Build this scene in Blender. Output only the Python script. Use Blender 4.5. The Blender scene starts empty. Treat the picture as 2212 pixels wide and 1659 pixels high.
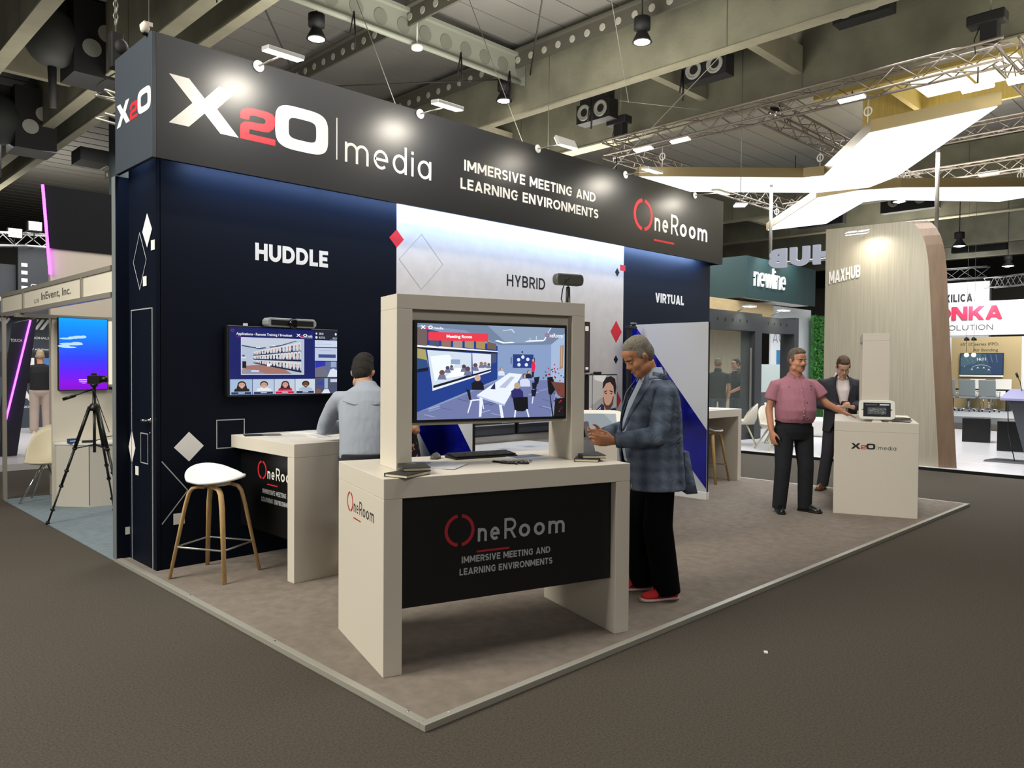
import bpy, bmesh, math, random
from mathutils import Vector, Matrix, Euler
C = bpy.context.scene.collection
sc = bpy.context.scene
rnd = random.Random(7)
PI = math.pi
def R(d): return math.radians(d)

# ------------------------------------------------------------ camera
cam = bpy.data.cameras.new('camera'); co = bpy.data.objects.new('camera', cam); C.objects.link(co)
cam.sensor_fit = 'HORIZONTAL'; cam.sensor_width = 36.0; cam.lens = 36.0 * 1665.4 / 2212.0
cam.clip_start = 0.05; cam.clip_end = 200
_a, _p, _r = 0.7914, -0.0225, 0.0074
_fw = Vector((math.cos(_a)*math.cos(_p), math.sin(_a)*math.cos(_p), math.sin(_p)))
_rt = Vector((math.sin(_a), -math.cos(_a), 0)); _up = _rt.cross(_fw)
_r2 = _rt*math.cos(_r) + _up*math.sin(_r); _u2 = _up*math.cos(_r) - _rt*math.sin(_r)
co.matrix_world = Matrix(((_r2.x, _u2.x, -_fw.x, 0), (_r2.y, _u2.y, -_fw.y, 0), (_r2.z, _u2.z, -_fw.z, 1.6), (0, 0, 0, 1)))
sc.camera = co
sc.view_settings.view_transform = 'Standard'; sc.view_settings.look = 'None'
sc.view_settings.gamma = 1.0; sc.view_settings.use_curve_mapping = False
sc.view_settings.exposure = 0.0
# ------------------------------------------------------------ world + hall light
w = bpy.data.worlds.new('world'); sc.world = w; w.use_nodes = True
w.node_tree.nodes['Background'].inputs[0].default_value = (0.80, 0.84, 0.80, 1)
w.node_tree.nodes['Background'].inputs[1].default_value = 0.17
def area(name, loc, aim, sx, sy, power, col=(1, .95, .86), spread=180):
    l = bpy.data.lights.new(name, 'AREA'); l.shape = 'RECTANGLE'; l.size = sx; l.size_y = sy
    l.energy = power; l.color = col; l.spread = R(spread)
    o = bpy.data.objects.new(name, l); C.objects.link(o); o.location = loc
    o.rotation_euler = (Vector(aim) - Vector(loc)).to_track_quat('-Z', 'Y').to_euler()
    return o
def spot(name, loc, aim, power, ang, col=(1, .93, .82), blend=.6, r=.08):
    l = bpy.data.lights.new(name, 'SPOT'); l.energy = power; l.spot_size = R(ang); l.spot_blend = blend
    l.color = col; l.shadow_soft_size = r
    o = bpy.data.objects.new(name, l); C.objects.link(o); o.location = loc
    o.rotation_euler = (Vector(aim) - Vector(loc)).to_track_quat('-Z', 'Y').to_euler()
    return o
# banks of hall lamps over the aisles (left aisle is the bright one)
area('aisle_lamps', (-2.8, 5.5, 5.6), (2.4, 3.8, .5), 3.0, 4.0, 700, (1, .95, .83))
area('front_fill', (-.5, -4.5, 4.6), (3.6, 4.2, 1.0), 3.0, 2.0, 52, (1, .94, .86), 110)  # added fill behind the camera, brightens the counter fronts
area('hall_lamps_stand', (6.0, 1.9, 6.6), (5.0, 5.4, .8), 5.0, 1.6, 240, (1, .95, .88))
area('hall_lamps_right', (11.2, 3.4, 5.9), (12.6, 4.2, .6), 2.5, 3.0, 140, (.97, .98, 1), 100)
area('hall_lamps_far', (18.0, 9.0, 6.3), (18.0, 8.0, 0), 5.0, 6.0, 700, (.97, .98, 1))
area('hall_lamps_far_right', (27.0, 4.5, 5.5), (30.0, 5.2, .8), 4.0, 4.0, 600, (1, .98, .96))
area('hall_lamps_left_far', (3.0, 17.5, 5.6), (3.5, 19.5, 0), 6.0, 4.0, 500, (1, .98, .96))
area('hall_lamps_neighbour', (4.0, 8.2, 5.5), (3.0, 9.2, .6), 2.0, 1.5, 110, (1, .94, .86))

# added upward fill lights without fixtures, to brighten the ceiling
for x, y, z, p in ((6.5, 8.5, 4.3, 260), (4.0, 14.5, 4.4, 80), (13.5, 11.5, 4.9, 260), (12.5, .5, 4.4, 330), (9.0, 7.6, 4.4, 170), (19.0, 5.0, 5.9, 200), (27.0, 9.0, 5.0, 320), (6.0, 26, 4.5, 200), (6.5, 3.5, 4.5, 60)):
    area('ceiling_fill', (x, y, z), (x+.01, y, 9), 2.5, 2.5, p, (1, .95, .84))
area('yellow_uplight', (15.5, 1.5, 5.2), (13.0, 2.0, 8.5), 1.0, 1.0, 60, (1, .78, .36))

# ------------------------------------------------------------ materials
def lin(c):
    if isinstance(c, str): c = tuple(int(c[i:i+2], 16)/255 for i in (0, 2, 4))
    return tuple((x/12.92 if x <= .04045 else ((x+.055)/1.055)**2.4) for x in c[:3]) + (1,)
MATS = {}
def mat(name, col, rough=.5, metal=0, noise=0, nscale=20, bump=0, bscale=60, emit=0, spec=.5, stretch=None, col2=None, alpha=1, coat=0):
    if name in MATS: return MATS[name]
    m = bpy.data.materials.new(name); m.use_nodes = True; MATS[name] = m
    nt = m.node_tree; b = nt.nodes['Principled BSDF']; c = lin(col)
    b.inputs['Base Color'].default_value = c; b.inputs['Roughness'].default_value = rough
    b.inputs['Metallic'].default_value = metal; b.inputs['Specular IOR Level'].default_value = spec
    b.inputs['Coat Weight'].default_value = coat
    if emit: b.inputs['Emission Color'].default_value = c; b.inputs['Emission Strength'].default_value = emit
    if alpha < 1: b.inputs['Alpha'].default_value = alpha
    if noise or bump or col2:
        tc = nt.nodes.new('ShaderNodeTexCoord'); mp = nt.nodes.new('ShaderNodeMapping')
        nt.links.new(tc.outputs['Object'], mp.inputs[0])
        if stretch: mp.inputs['Scale'].default_value = stretch
    if noise or col2:
        n = nt.nodes.new('ShaderNodeTexNoise'); n.inputs['Scale'].default_value = nscale; n.inputs['Detail'].default_value = 6
        nt.links.new(mp.outputs[0], n.inputs['Vector'])
        mx = nt.nodes.new('ShaderNodeMix'); mx.data_type = 'RGBA'
        rp = nt.nodes.new('ShaderNodeValToRGB'); rp.color_ramp.elements[0].position = .32; rp.color_ramp.elements[1].position = .68
        nt.links.new(n.outputs['Fac'], rp.inputs[0]); nt.links.new(rp.outputs[0], mx.inputs['Factor'])
        if col2: a, d = c, lin(col2)
        else: a = tuple(x*(1-noise) for x in c[:3])+(1,); d = tuple(min(1, x*(1+noise)) for x in c[:3])+(1,)
        mx.inputs['A'].default_value = a; mx.inputs['B'].default_value = d
        nt.links.new(mx.outputs['Result'], b.inputs['Base Color'])
    if bump:
        n2 = nt.nodes.new('ShaderNodeTexNoise'); n2.inputs['Scale'].default_value = bscale; n2.inputs['Detail'].default_value = 4
        nt.links.new(mp.outputs[0], n2.inputs['Vector'])
        bp = nt.nodes.new('ShaderNodeBump'); bp.inputs['Strength'].default_value = bump; bp.inputs['Distance'].default_value = .02
        nt.links.new(n2.outputs['Fac'], bp.inputs['Height']); nt.links.new(bp.outputs[0], b.inputs['Normal'])
    return m
def emis(name, col, s):
    if name in MATS: return MATS[name]
    m = bpy.data.materials.new(name); m.use_nodes = True; MATS[name] = m
    nt = m.node_tree; b = nt.nodes['Principled BSDF']; b.inputs['Base Color'].default_value = (.02, .02, .02, 1)
    b.inputs['Emission Color'].default_value = lin(col); b.inputs['Emission Strength'].default_value = s
    return m
def picmat(name, s):                      # lit display: shows the image held in the colour attribute
    if name in MATS: return MATS[name]
    m = bpy.data.materials.new(name); m.use_nodes = True; MATS[name] = m
    nt = m.node_tree; b = nt.nodes['Principled BSDF']; b.inputs['Base Color'].default_value = (.01, .01, .01, 1)
    b.inputs['Roughness'].default_value = .25
    at = nt.nodes.new('ShaderNodeVertexColor'); at.layer_name = 'Col'
    nt.links.new(at.outputs[0], b.inputs['Emission Color']); b.inputs['Emission Strength'].default_value = s
    return m
def printmat(name, rough=.5):             # printed image: colour attribute as ink colour
    if name in MATS: return MATS[name]
    m = bpy.data.materials.new(name); m.use_nodes = True; MATS[name] = m
    nt = m.node_tree; b = nt.nodes['Principled BSDF']; b.inputs['Roughness'].default_value = rough
    at = nt.nodes.new('ShaderNodeVertexColor'); at.layer_name = 'Col'; nt.links.new(at.outputs[0], b.inputs['Base Color'])
    return m

# ------------------------------------------------------------ objects
def tag(o, label=None, cat=None, group=None, kind=None):
    if label: o['label'] = label
    if cat: o['category'] = cat
    if group: o['group'] = group
    if kind: o['kind'] = kind
    return o
def thing(name, label, cat, loc=(0, 0, 0), rz=0, group=None):
    o = bpy.data.objects.new(name, None); C.objects.link(o); o.empty_display_size = .1
    o.location = loc; o.rotation_euler = (0, 0, rz)
    return tag(o, label, cat, group)
def copy_tree(o, parent=None):
    c = o.copy(); C.objects.link(c); c.parent = parent
    for ch in list(o.children): copy_tree(ch, c)
    return c
def dup(o, loc, rz=0, label=None, group=None):
    c = copy_tree(o); c.location = loc; c.rotation_euler = (0, 0, rz)
    if label: c['label'] = label
    if group: c['group'] = group
    return c
class MB:
    def __init__(s): s.v = []; s.f = []; s.mi = []; s.sm = []; s.col = []
    def add(s, vs, fs, mi=0, sm=False, col=None):
        k = len(s.v); s.v += [tuple(v) for v in vs]
        for f in fs: s.f.append(tuple(i+k for i in f)); s.mi.append(mi); s.sm.append(sm); s.col.append(col)
        return s
    def bx(s, x0, x1, y0, y1, z0, z1, mi=0, M=None):
        v = [Vector((x, y, z)) for z in (z0, z1) for y in (y0, y1) for x in (x0, x1)]
        if M is not None: v = [M @ q for q in v]
        return s.add(v, [(0, 2, 3, 1), (4, 5, 7, 6), (0, 1, 5, 4), (2, 6, 7, 3), (0, 4, 6, 2), (1, 3, 7, 5)], mi)
    def box(s, c, d, M=None, mi=0, rot=None):
        T = Matrix.Translation(Vector(c))
        if rot is not None: T = T @ Euler(rot).to_matrix().to_4x4()
        if M is not None: T = M @ T
        return s.bx(-d[0]/2, d[0]/2, -d[1]/2, d[1]/2, -d[2]/2, d[2]/2, mi, T)
    def loft(s, rings, mi=0, caps=True, sm=True, closed=True):
        n = len(rings[0]); vs = [p for r in rings for p in r]; fs = []
        for i in range(len(rings)-1):
            for j in range(n if closed else n-1):
                a = i*n+j; b = i*n+(j+1) % n; fs.append((a, b, b+n, a+n))
        k = len(s.v); s.add(vs, fs, mi, sm)
        if caps:
            s.f.append(tuple(k+j for j in reversed(range(n)))); s.mi.append(mi); s.sm.append(False); s.col.append(None)
            s.f.append(tuple(k+(len(rings)-1)*n+j for j in range(n))); s.mi.append(mi); s.sm.append(False); s.col.append(None)
        return s
    def path(s, pts, rad, n=10, mi=0, caps=True, flat=1.0, upv=None, closed=False):
        pts = [Vector(p) for p in pts]; N = len(pts)
        if not hasattr(rad, '__len__'): rad = [rad]*N
        rings = []; pu = Vector(upv) if upv else None
        for i, p in enumerate(pts):
            if closed: t = (pts[(i+1) % N]-pts[i-1])
            else: t = (pts[min(i+1, N-1)]-pts[max(i-1, 0)])
            t = t.normalized() if t.length > 1e-9 else Vector((0, 0, 1))
            if pu is None: pu = Vector((0, 0, 1)) if abs(t.z) < .9 else Vector((0, 1, 0))
            u = (pu - t*pu.dot(t)); u = u.normalized() if u.length > 1e-6 else t.orthogonal().normalized(); pu = u
            vv = t.cross(u)
            r = rad[i]
            ra, rb = (r if hasattr(r, '__len__') else (r, r*flat))
            rings.append([p + u*(ra*math.cos(2*PI*j/n)) + vv*(rb*math.sin(2*PI*j/n)) for j in range(n)])
        if closed: rings.append(rings[0]); caps = False
        return s.loft(rings, mi, caps)
    def tube(s, a, b, r, r2=None, n=10, mi=0): return s.path([a, b], [r, r if r2 is None else r2], n, mi)
    def lathe(s, prof, n=24, c=(0, 0, 0), mi=0, M=None):
        c = Vector(c); rings = []
        for r, z in prof:
            q = [Vector((r*math.cos(2*PI*j/n), r*math.sin(2*PI*j/n), z)) for j in range(n)]
            rings.append([(M @ p if M is not None else p)+c for p in q])
        return s.loft(rings, mi)
    def ell(s, c, r, rot=None, n=16, mi=0, M=None):
        T = Matrix.Translation(Vector(c))
        if rot: T = T @ Euler(rot).to_matrix().to_4x4()
        if M is not None: T = M @ T
        rings = []
        h = n//2
        for i in range(h+1):
            th = PI*(i+.02*(i == 0)-.02*(i == h))/h
            rings.append([T @ Vector((r[0]*math.sin(th)*math.cos(2*PI*j/n), r[1]*math.sin(th)*math.sin(2*PI*j/n), -r[2]*math.cos(th))) for j in range(n)])
        return s.loft(rings, mi)
    def prism(s, poly, F, d0, d1, mi=0, col=None):   # F = frame (origin, ux, uy, un): polygon in ux/uy, thickness d0..d1 along un
        o, ux, uy, un = F; n = len(poly)
        a = [o+ux*p[0]+uy*p[1]+un*d0 for p in poly]; b = [o+ux*p[0]+uy*p[1]+un*d1 for p in poly]
        fs = [tuple(range(n-1, -1, -1)), tuple(range(n, 2*n))] + [(i, (i+1) % n, n+(i+1) % n, n+i) for i in range(n)]
        return s.add(a+b, fs, mi, False, col)
    def ringp(s, outer, inner, F, d0, d1, mi=0):     # band between two loops with the same count
        o, ux, uy, un = F; n = len(outer)
        P = lambda p, d: o+ux*p[0]+uy*p[1]+un*d
        vs = [P(p, d1) for p in outer]+[P(p, d1) for p in inner]+[P(p, d0) for p in outer]+[P(p, d0) for p in inner]
        fs = []
        for i in range(n):
            j = (i+1) % n
            fs += [(i, j, n+j, n+i), (2*n+i, i, n+i, 3*n+i)[:0] or (2*n+i, 2*n+j, j, i), (n+i, n+j, 3*n+j, 3*n+i), (2*n+j, 2*n+i, 3*n+i, 3*n+j)]
        return s.add(vs, fs, mi)
    def stroke(s, pts, w, F, d0, d1, mi=0, closed=False):   # flat pen stroke with mitred corners
        n = len(pts); pts = [Vector((p[0], p[1])) for p in pts]; L = []; Rr = []
        for i, p in enumerate(pts):
            a = pts[i-1] if (i or closed) else None; b = pts[(i+1) % n] if (i < n-1 or closed) else None
            d1_ = (p-a).normalized() if a is not None else None; d2_ = (b-p).normalized() if b is not None else None
            if d1_ is None: d1_ = d2_
            if d2_ is None: d2_ = d1_
            n1 = Vector((-d1_.y, d1_.x)); n2 = Vector((-d2_.y, d2_.x)); m = n1+n2
            m = m/max(.35, m.length_squared)*2 if m.length > 1e-6 else n1
            L.append(p+m*w/2); Rr.append(p-m*w/2)
        if closed: return s.ringp(L, Rr, F, d0, d1, mi)
        o, ux, uy, un = F; P = lambda p, d: o+ux*p.x+uy*p.y+un*d
        vs = [P(p, d1) for p in L]+[P(p, d1) for p in Rr]+[P(p, d0) for p in L]+[P(p, d0) for p in Rr]; fs = []
        for i in range(n-1):
            fs += [(i, n+i, n+i+1, i+1), (2*n+i, i, i+1, 2*n+i+1), (n+i, 3*n+i, 3*n+i+1, n+i+1)]
        fs += [(0, 2*n, 3*n, n), (n-1, 2*n-1, 4*n-1, 3*n-1)]
        return s.add(vs, fs, mi)
    def mesh(s, name, mats):
        me = bpy.data.meshes.new(name); me.from_pydata(s.v, [], s.f)
        if not isinstance(mats, (list, tuple)): mats = [mats]
        for m in mats: me.materials.append(m)
        me.polygons.foreach_set('material_index', s.mi); me.polygons.foreach_set('use_smooth', s.sm)
        if any(c is not None for c in s.col):
            ca = me.color_attributes.new('Col', 'FLOAT_COLOR', 'CORNER'); buf = []
            for p, c in zip(me.polygons, s.col): buf += list(lin(c if c is not None else '000000'))*p.loop_total
            ca.data.foreach_set('color', buf)
        me.update(); return me
    def build(s, name, mats, parent=None, bevel=0, seg=2, fixn=False):
        me = s.mesh(name, mats); o = bpy.data.objects.new(name, me); C.objects.link(o); o.parent = parent
        if fixn:
            bm = bmesh.new(); bm.from_mesh(me); bmesh.ops.recalc_face_normals(bm, faces=bm.faces); bm.to_mesh(me); bm.free()
        if bevel:
            b = o.modifiers.new('bevel', 'BEVEL'); b.width = bevel; b.segments = seg; b.limit_method = 'ANGLE'; b.angle_limit = R(40)
        return o
def bake(o, mods):                          # run modifiers on o's mesh and keep the result
    for t, kw in mods:
        m = o.modifiers.new(t.lower(), t)
        for k, v in kw.items(): setattr(m, k, v)
    bpy.context.view_layer.update()
    dg = bpy.context.evaluated_depsgraph_get(); ev = o.evaluated_get(dg); me = bpy.data.meshes.new_from_object(ev)
    old = o.data; o.modifiers.clear(); o.data = me; bpy.data.meshes.remove(old); return o
def blob(mb, name, m, parent, vox, it=4, smooth=.5):   # fuse overlapping solids into one skin
    o = mb.build(name, m, None, fixn=False)
    bake(o, [('REMESH', dict(mode='VOXEL', voxel_size=vox, use_smooth_shade=True)), ('SMOOTH', dict(iterations=it, factor=smooth))])
    o.parent = parent
    if not o.data.materials: o.data.materials.append(m)
    return o
def frame(o, ux, un):                       # plane frame: origin, x dir, normal (towards the viewer); y = n x ux
    ux = Vector(ux).normalized(); un = Vector(un).normalized(); return (Vector(o), ux, un.cross(ux), un)
def sub(F, x, y, d=0): return (F[0]+F[1]*x+F[2]*y+F[3]*d, F[1], F[2], F[3])
# ------------------------------------------------------------ lettering
_tc = {}
def glyphs(txt, off=0.0, sp=1.0):
    k = (txt, off, sp)
    if k in _tc: return _tc[k]
    cu = bpy.data.curves.new('t', 'FONT'); cu.body = txt; cu.size = 1; cu.offset = off; cu.resolution_u = 4; cu.space_character = sp; cu.fill_mode = 'FRONT'
    o = bpy.data.objects.new('t', cu); C.objects.link(o); bpy.context.view_layer.update()
    me = bpy.data.meshes.new_from_object(o.evaluated_get(bpy.context.evaluated_depsgraph_get()))
    vs = [(v.co.x, v.co.y) for v in me.vertices]; fs = [tuple(p.vertices) for p in me.polygons]
    bpy.data.objects.remove(o); bpy.data.curves.remove(cu); bpy.data.meshes.remove(me)
    x0 = min(v[0] for v in vs); x1 = max(v[0] for v in vs); y0 = min(v[1] for v in vs); y1 = max(v[1] for v in vs)
    _tc[k] = ([((x-x0)/(x1-x0), (y-y0)/(y1-y0)) for x, y in vs], fs, (x1-x0)/(y1-y0)); return _tc[k]
def text(mb, txt, F, x, y, w, h=None, d=.003, off=0.0, sp=1.0, mi=0, col=None, shear=0):
    vs, fs, asp = glyphs(txt, off, sp)
    if w is None: w = h*asp
    if h is None: h = w/asp
    o, ux, uy, un = F
    mb.add([o+ux*(x+v[0]*w+shear*v[1]*h)+uy*(y+v[1]*h)+un*d for v in vs], fs, mi, False, col); return mb
def arc(cx, cy, rx, ry, a0, a1, n=16):
    return [(cx+rx*math.cos(R(a0+(a1-a0)*i/n)), cy+ry*math.sin(R(a0+(a1-a0)*i/n))) for i in range(n+1)]
def sup(cx, cy, rx, ry, e, n=48, sx=0):
    q = []
    for i in range(n):
        a = 2*PI*i/n; c, s = math.cos(a), math.sin(a)
        y = ry*math.copysign(abs(s)**e, s); q.append((cx+rx*math.copysign(abs(c)**e, c)+sx*y, cy+y))
    return q
# ------------------------------------------------------------ pen-stroke alphabet for the signs
def glyph(ch, w):
    h = w/2; L = lambda *p: ('L', list(p)); D = lambda x0, y0, x1, y1: ('D', x0, y0, x1, y1)
    xh = .72
    dw = w*1.18
    if ch == 'H': W = .80; return W, [L((h, 0), (h, 1)), L((W-h, 0), (W-h, 1)), L((h, .5), (W-h, .5))]
    if ch == 'U': W = .80; return W, [L((h, 1), *arc(W/2, .40, W/2-h, .40-h, 180, 360, 14), (W-h, 1))]
    if ch == 'D': W = .84; return W, [('C', [(h, h), *arc(W*.42, .5, W*.58-h, .5-h, -90, 90, 16), (h, 1-h)])]
    if ch == 'L': W = .60; return W, [L((h, 1), (h, h), (W, h))]
    if ch in 'EF':
        W = .64
        return W, [L((W, 1-h), (h, 1-h), (h, h), (W, h)) if ch == 'E' else L((W, 1-h), (h, 1-h), (h, 0)), L((h, .5), (W-.05, .5))]
    if ch == 'I': return w, [L((h, 0), (h, 1))]
    if ch == 'M': W = .98; return W, [L((h, 0), (h, 1)), L((W-h, 0), (W-h, 1)), D(h*1.1, 1, W/2, .22), D(W-h*1.1, 1, W/2, .22)]
    if ch == 'N': W = .82; return W, [L((h, 0), (h, 1)), L((W-h, 0), (W-h, 1)), D(h*1.2, 1, W-h*1.2, 0)]
    if ch in 'PRB':
        W = .74; y = .40 if ch != 'B' else .52; s = [L((h, 0), (h, 1)), L((h, 1-h), (W*.5, 1-h), *arc(W*.5, (1+y)/2-h/2+h/4, W*.5-h, (1-h-y-h/2)/2, 90, -90, 12)[1:], (h, y+h/2))]
        if ch == 'R': s.append(D(W*.52, y+h/2, W-h*.9, 0))
        if ch == 'B': s = [L((h, 0), (h, 1)), L((h, 1-h), (W*.5, 1-h), *arc(W*.5, .75-h/2, W*.46-h, .25-h/2, 90, -90, 12)[1:], (h, .5)), L((h, h), (W*.55, h), *arc(W*.55, .25+h/2, W*.45-h, .25-h/2, -90, 90, 12)[1:], (h, .5))]
        return W, s
    if ch in 'Ss':
        H = 1 if ch == 'S' else xh; W = .66*(1 if H == 1 else .8); ry = (H-2*h)/4; c = W/2; rx = c-h
        return W, [L(*arc(c, H-h-ry, rx, ry, 25, 270, 16), *arc(c, h+ry, rx, ry, 90, -155, 16)[1:])]
    if ch == 'V': W = .84; return W, [D(dw/2, 1, W/2, 0), D(W-dw/2, 1, W/2, 0)]
    if ch == 'A': W = .88; return W, [D(dw/2, 0, W/2, 1), D(W-dw/2, 0, W/2, 1), L((.2, .26), (W-.2, .26))]
    if ch == 'T': W = .68; return W, [L((0, 1-h), (W, 1-h)), L((W/2, 0), (W/2, 1-h))]
    if ch == 'Y': W = .80; return W, [D(dw/2, 1, W/2, .38), D(W-dw/2, 1, W/2, .38), L((W/2, 0), (W/2, .42))]
    if ch == 'X': W = .82; return W, [D(dw/2, 1, W-dw/2, 0), D(W-dw/2, 1, dw/2, 0)]
    if ch == 'K': W = .80; return W, [L((h, 0), (h, 1)), D(h*1.5, .36, W-dw/2, 1), D(W*.42, .55, W-dw/2, 0)]
    if ch == 'Z': W = .70; return W, [L((0, 1-h), (W-h, 1-h)), D(dw/2, h, W-dw/2, 1-h), L((h, h), (W, h))]
    if ch in 'O0': W = .94 if ch == 'O' else .66; return W, [('C', arc(W/2, .5, W/2-h, .5-h, 0, 360, 32)[:-1])]
    if ch in 'CG':
        W = .84; a = arc(W/2+.03, .5, W/2+.03-h, .5-h, 42, 318, 26)
        return W, [L(*a)] if ch == 'C' else [L(*arc(W/2+.03, .5, W/2+.03-h, .5-h, 42, 325, 26), (W-h, .18), (W-h, .5), (W*.58, .5))]
    if ch == '1': W = .36; return W, [L((0, .86), (W-h, 1-h), (W-h, 0))]
    if ch == '2': W = .60; return W, [L(*arc(W/2, .72, W/2-h, .28-h, 160, -20, 12), (h, h), (W, h))]
    if ch == '3': W = .60; return W, [L(*arc(W/2, .745, W/2-h, .25-h, 150, -90, 12)), L(*arc(W/2, .27, W/2-h, .25-h, 90, -150, 12))]
    if ch == '5': W = .60; return W, [L((W, 1-h), (h*1.5, 1-h), (h, .56), *arc(W/2, .31, W/2-h, .31-h, 110, -150, 14))]
    if ch == '6': W = .64; return W, [('C', arc(W/2, .32, W/2-h, .32-h, 0, 360, 20)[:-1]), D(h*2.2, .42, W*.62, 1)]
    if ch in 'oO': W = .66; return W, [('C', arc(W/2, xh/2, W/2-h, xh/2-h, 0, 360, 26)[:-1])]
    if ch == 'n': W = .60; return W, [L((h, 0), (h, xh)), L((h, .38), *arc(W/2, xh-h-(W/2-h)*.9, W/2-h, (W/2-h)*.9, 180, 0, 14), (W-h, 0))]
    if ch == 'm':
        W = 1.0; q = (W-w)/4; r = q; s = [L((h, 0), (h, xh))]
        for x in (h+q, h+3*q): s.append(L((x-q, .38), *arc(x, xh-h-r, q, r, 180, 0, 12), (x+q, 0)))
        return W, s
    if ch == 'e': W = .64; return W, [L((h, xh/2), (W-h, xh/2), *arc(W/2, xh/2, W/2-h, xh/2-h, 0, 312, 24)[1:])]
    if ch == 'c': W = .58; return W, [L(*arc(W/2, xh/2, W/2-h, xh/2-h, 48, 312, 22))]
    if ch in 'ad':
        W = .64; return W, [('C', arc(W/2-.01, xh/2, W/2-h, xh/2-h, 0, 360, 24)[:-1]), L((W-h, 0), (W-h, xh if ch == 'a' else 1.04))]
    if ch == 'A2': pass
    if ch == 'i': return w, [L((h, 0), (h, xh)), L((h, xh+.12), (h, xh+.12+w*1.1))]
    if ch == 'l': return w, [L((h, 0), (h, 1.04))]
    if ch == 'v': W = .60; return W, [D(dw/2, xh, W/2, 0), D(W-dw/2, xh, W/2, 0)]
    if ch == 'w': W = .95; return W, [D(dw/2, xh, W*.28, 0), D(W*.5, xh, W*.28, 0), D(W*.5, xh, W*.72, 0), D(W-dw/2, xh, W*.72, 0)]
    if ch == 't': W = .42; return W, [L((W*.4, 1), (W*.4, .2), (W*.55, h), (W, h)), L((0, xh-h), (W, xh-h))]
    if ch == 'r': W = .42; return W, [L((h, 0), (h, xh)), L((h, .42), (h+.08, xh-h*1.3), (W, xh-h))]
    if ch == '.': return w, [L((h, 0), (h, w*1.1))]
    if ch == ',': return w, [D(h*.4, -.14, h*1.2, w)]
    if ch == ':': return w, [L((h, .1), (h, .1+w)), L((h, .55), (h, .55+w))]
    if ch == '-': return .36, [L((0, .4), (.36, .4))]
    if ch == '/': return .4, [D(w/2, 0, .4-w/2, 1)]
    return .30, []
def sign(mb, txt, F, x, y, W, H, wt=.19, gap=.12, d=.0005, mi=0):    # cap height H, fitted to width W
    gs = []; t = 0
    for ch in txt:
        gw, pr = glyph(ch, wt); gs.append((t, pr)); t += gw+gap
    t -= gap; k = W/t; o, ux, uy, un = F; G = (o+ux*x+uy*y, ux*k, uy*H, un); e = 0
    for t0, pr in gs:
        for p in pr:
            e += 1; dd = d+.0004*(e % 3)
            if p[0] == 'D':
                _, x0, y0, x1, y1 = p; hw = wt/2*math.hypot(x1-x0, y1-y0)/max(.2, abs(y1-y0))
                mb.prism([(t0+x0-hw, y0), (t0+x0+hw, y0), (t0+x1+hw, y1), (t0+x1-hw, y1)], G, 0, dd, mi)
            else:
                mb.stroke([(t0+q[0], q[1]) for q in p[1]], wt, G, 0, dd, mi, closed=p[0] == 'C')
    return mb
def oneroom(parent, F, x, y, W, m_ink, m_red, wt=.022):
    """the ring-and-word mark: ring, word, underline; W = whole width, y = baseline"""
    G = sub(F, x, y); mb = MB()
    for a0, a1 in ((99, 261), (-81, 81)):
        mb.stroke([(p[0]*W, p[1]*W) for p in arc(.117, .096, .105, .105, a0, a1, 28)], W*.024, G, 0, .0012)
    mb.build('logo_ring', m_red, parent)
    mb = MB(); hR = .152; xs = hR*.64/.72
    sign(mb, 'ne', G, .261*W, 0, .178*W, xs*W, wt/xs, .24)
    sign(mb, 'R', G, .478*W, 0, .098*W, hR*W, wt/hR*.95, 0)
    sign(mb, 'oom', G, .600*W, 0, .400*W, xs*W, wt/xs, .22)
    mb.build('lettering', m_ink, parent)
    mb = MB(); mb.stroke([(.253*W, -.070*W), (.521*W, -.070*W)], W*.014, G, 0, .001); mb.build('underline', m_red, parent)
X_ = [(.0, 1.), (.145, 1.), (.262, .664), (.372, 1.), (.513, 1.), (.358, .505), (.530, 0.), (.384, 0.), (.262, .352), (.143, 0.), (-.003, 0.), (.170, .51)]
def x2o(parent, F, x, y, H, m_ink, m_red, kx=1.0, media=True):
    """the three-sign mark; H = height, baseline y; then a hairline bar and the word"""
    o, ux, uy, un = sub(F, x, y); G = (o, ux*kx*H/.357, uy*H, un); s = .357
    mb = MB(); P = [(-.003+.003, 0)]
    mb.prism([(px*1.0, py) for px, py in X_], G, 0, .001)
    mb.ringp(sup(1.082, .5, .243, .5, .52), sup(1.084, .5, .128, .245, .45), (o, ux*kx*H/.357, uy*H, un), 0, .0012)
    mb.build('logo_letters', m_ink, parent)
    mb = MB(); t = .095
    # numeral: top bar, bowl, middle bar, stem, foot
    two = [(.541, .44), (.541, .56), (.56, .64), (.60, .70), (.66, .716), (.765, .716), (.81, .695), (.832, .64), (.838, .56), (.836, .45), (.82, .36), (.785, .275), (.735, .25), (.625, .245), (.618, .225), (.614, .135), (.838, .135), (.838, 0), (.541, 0), (.541, .235), (.548, .32), (.575, .38), (.62, .405), (.70, .415), (.742, .43), (.756, .48), (.752, .535), (.73, .56), (.65, .565), (.622, .54), (.615, .44)]
    mb.prism(two, G, 0, .0014); mb.build('logo_numeral', m_red, parent)
    if media:
        mb = MB(); mb.stroke([(1.411, 0), (1.411, 1)], .010, G, 0, .001)
        sign(mb, 'media', (o, ux, uy, un), 1.492*kx*H/.357, 0, .955*kx*H/.357, H*.675, .10, .22)
        mb.build('lettering', m_ink, parent)
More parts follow.
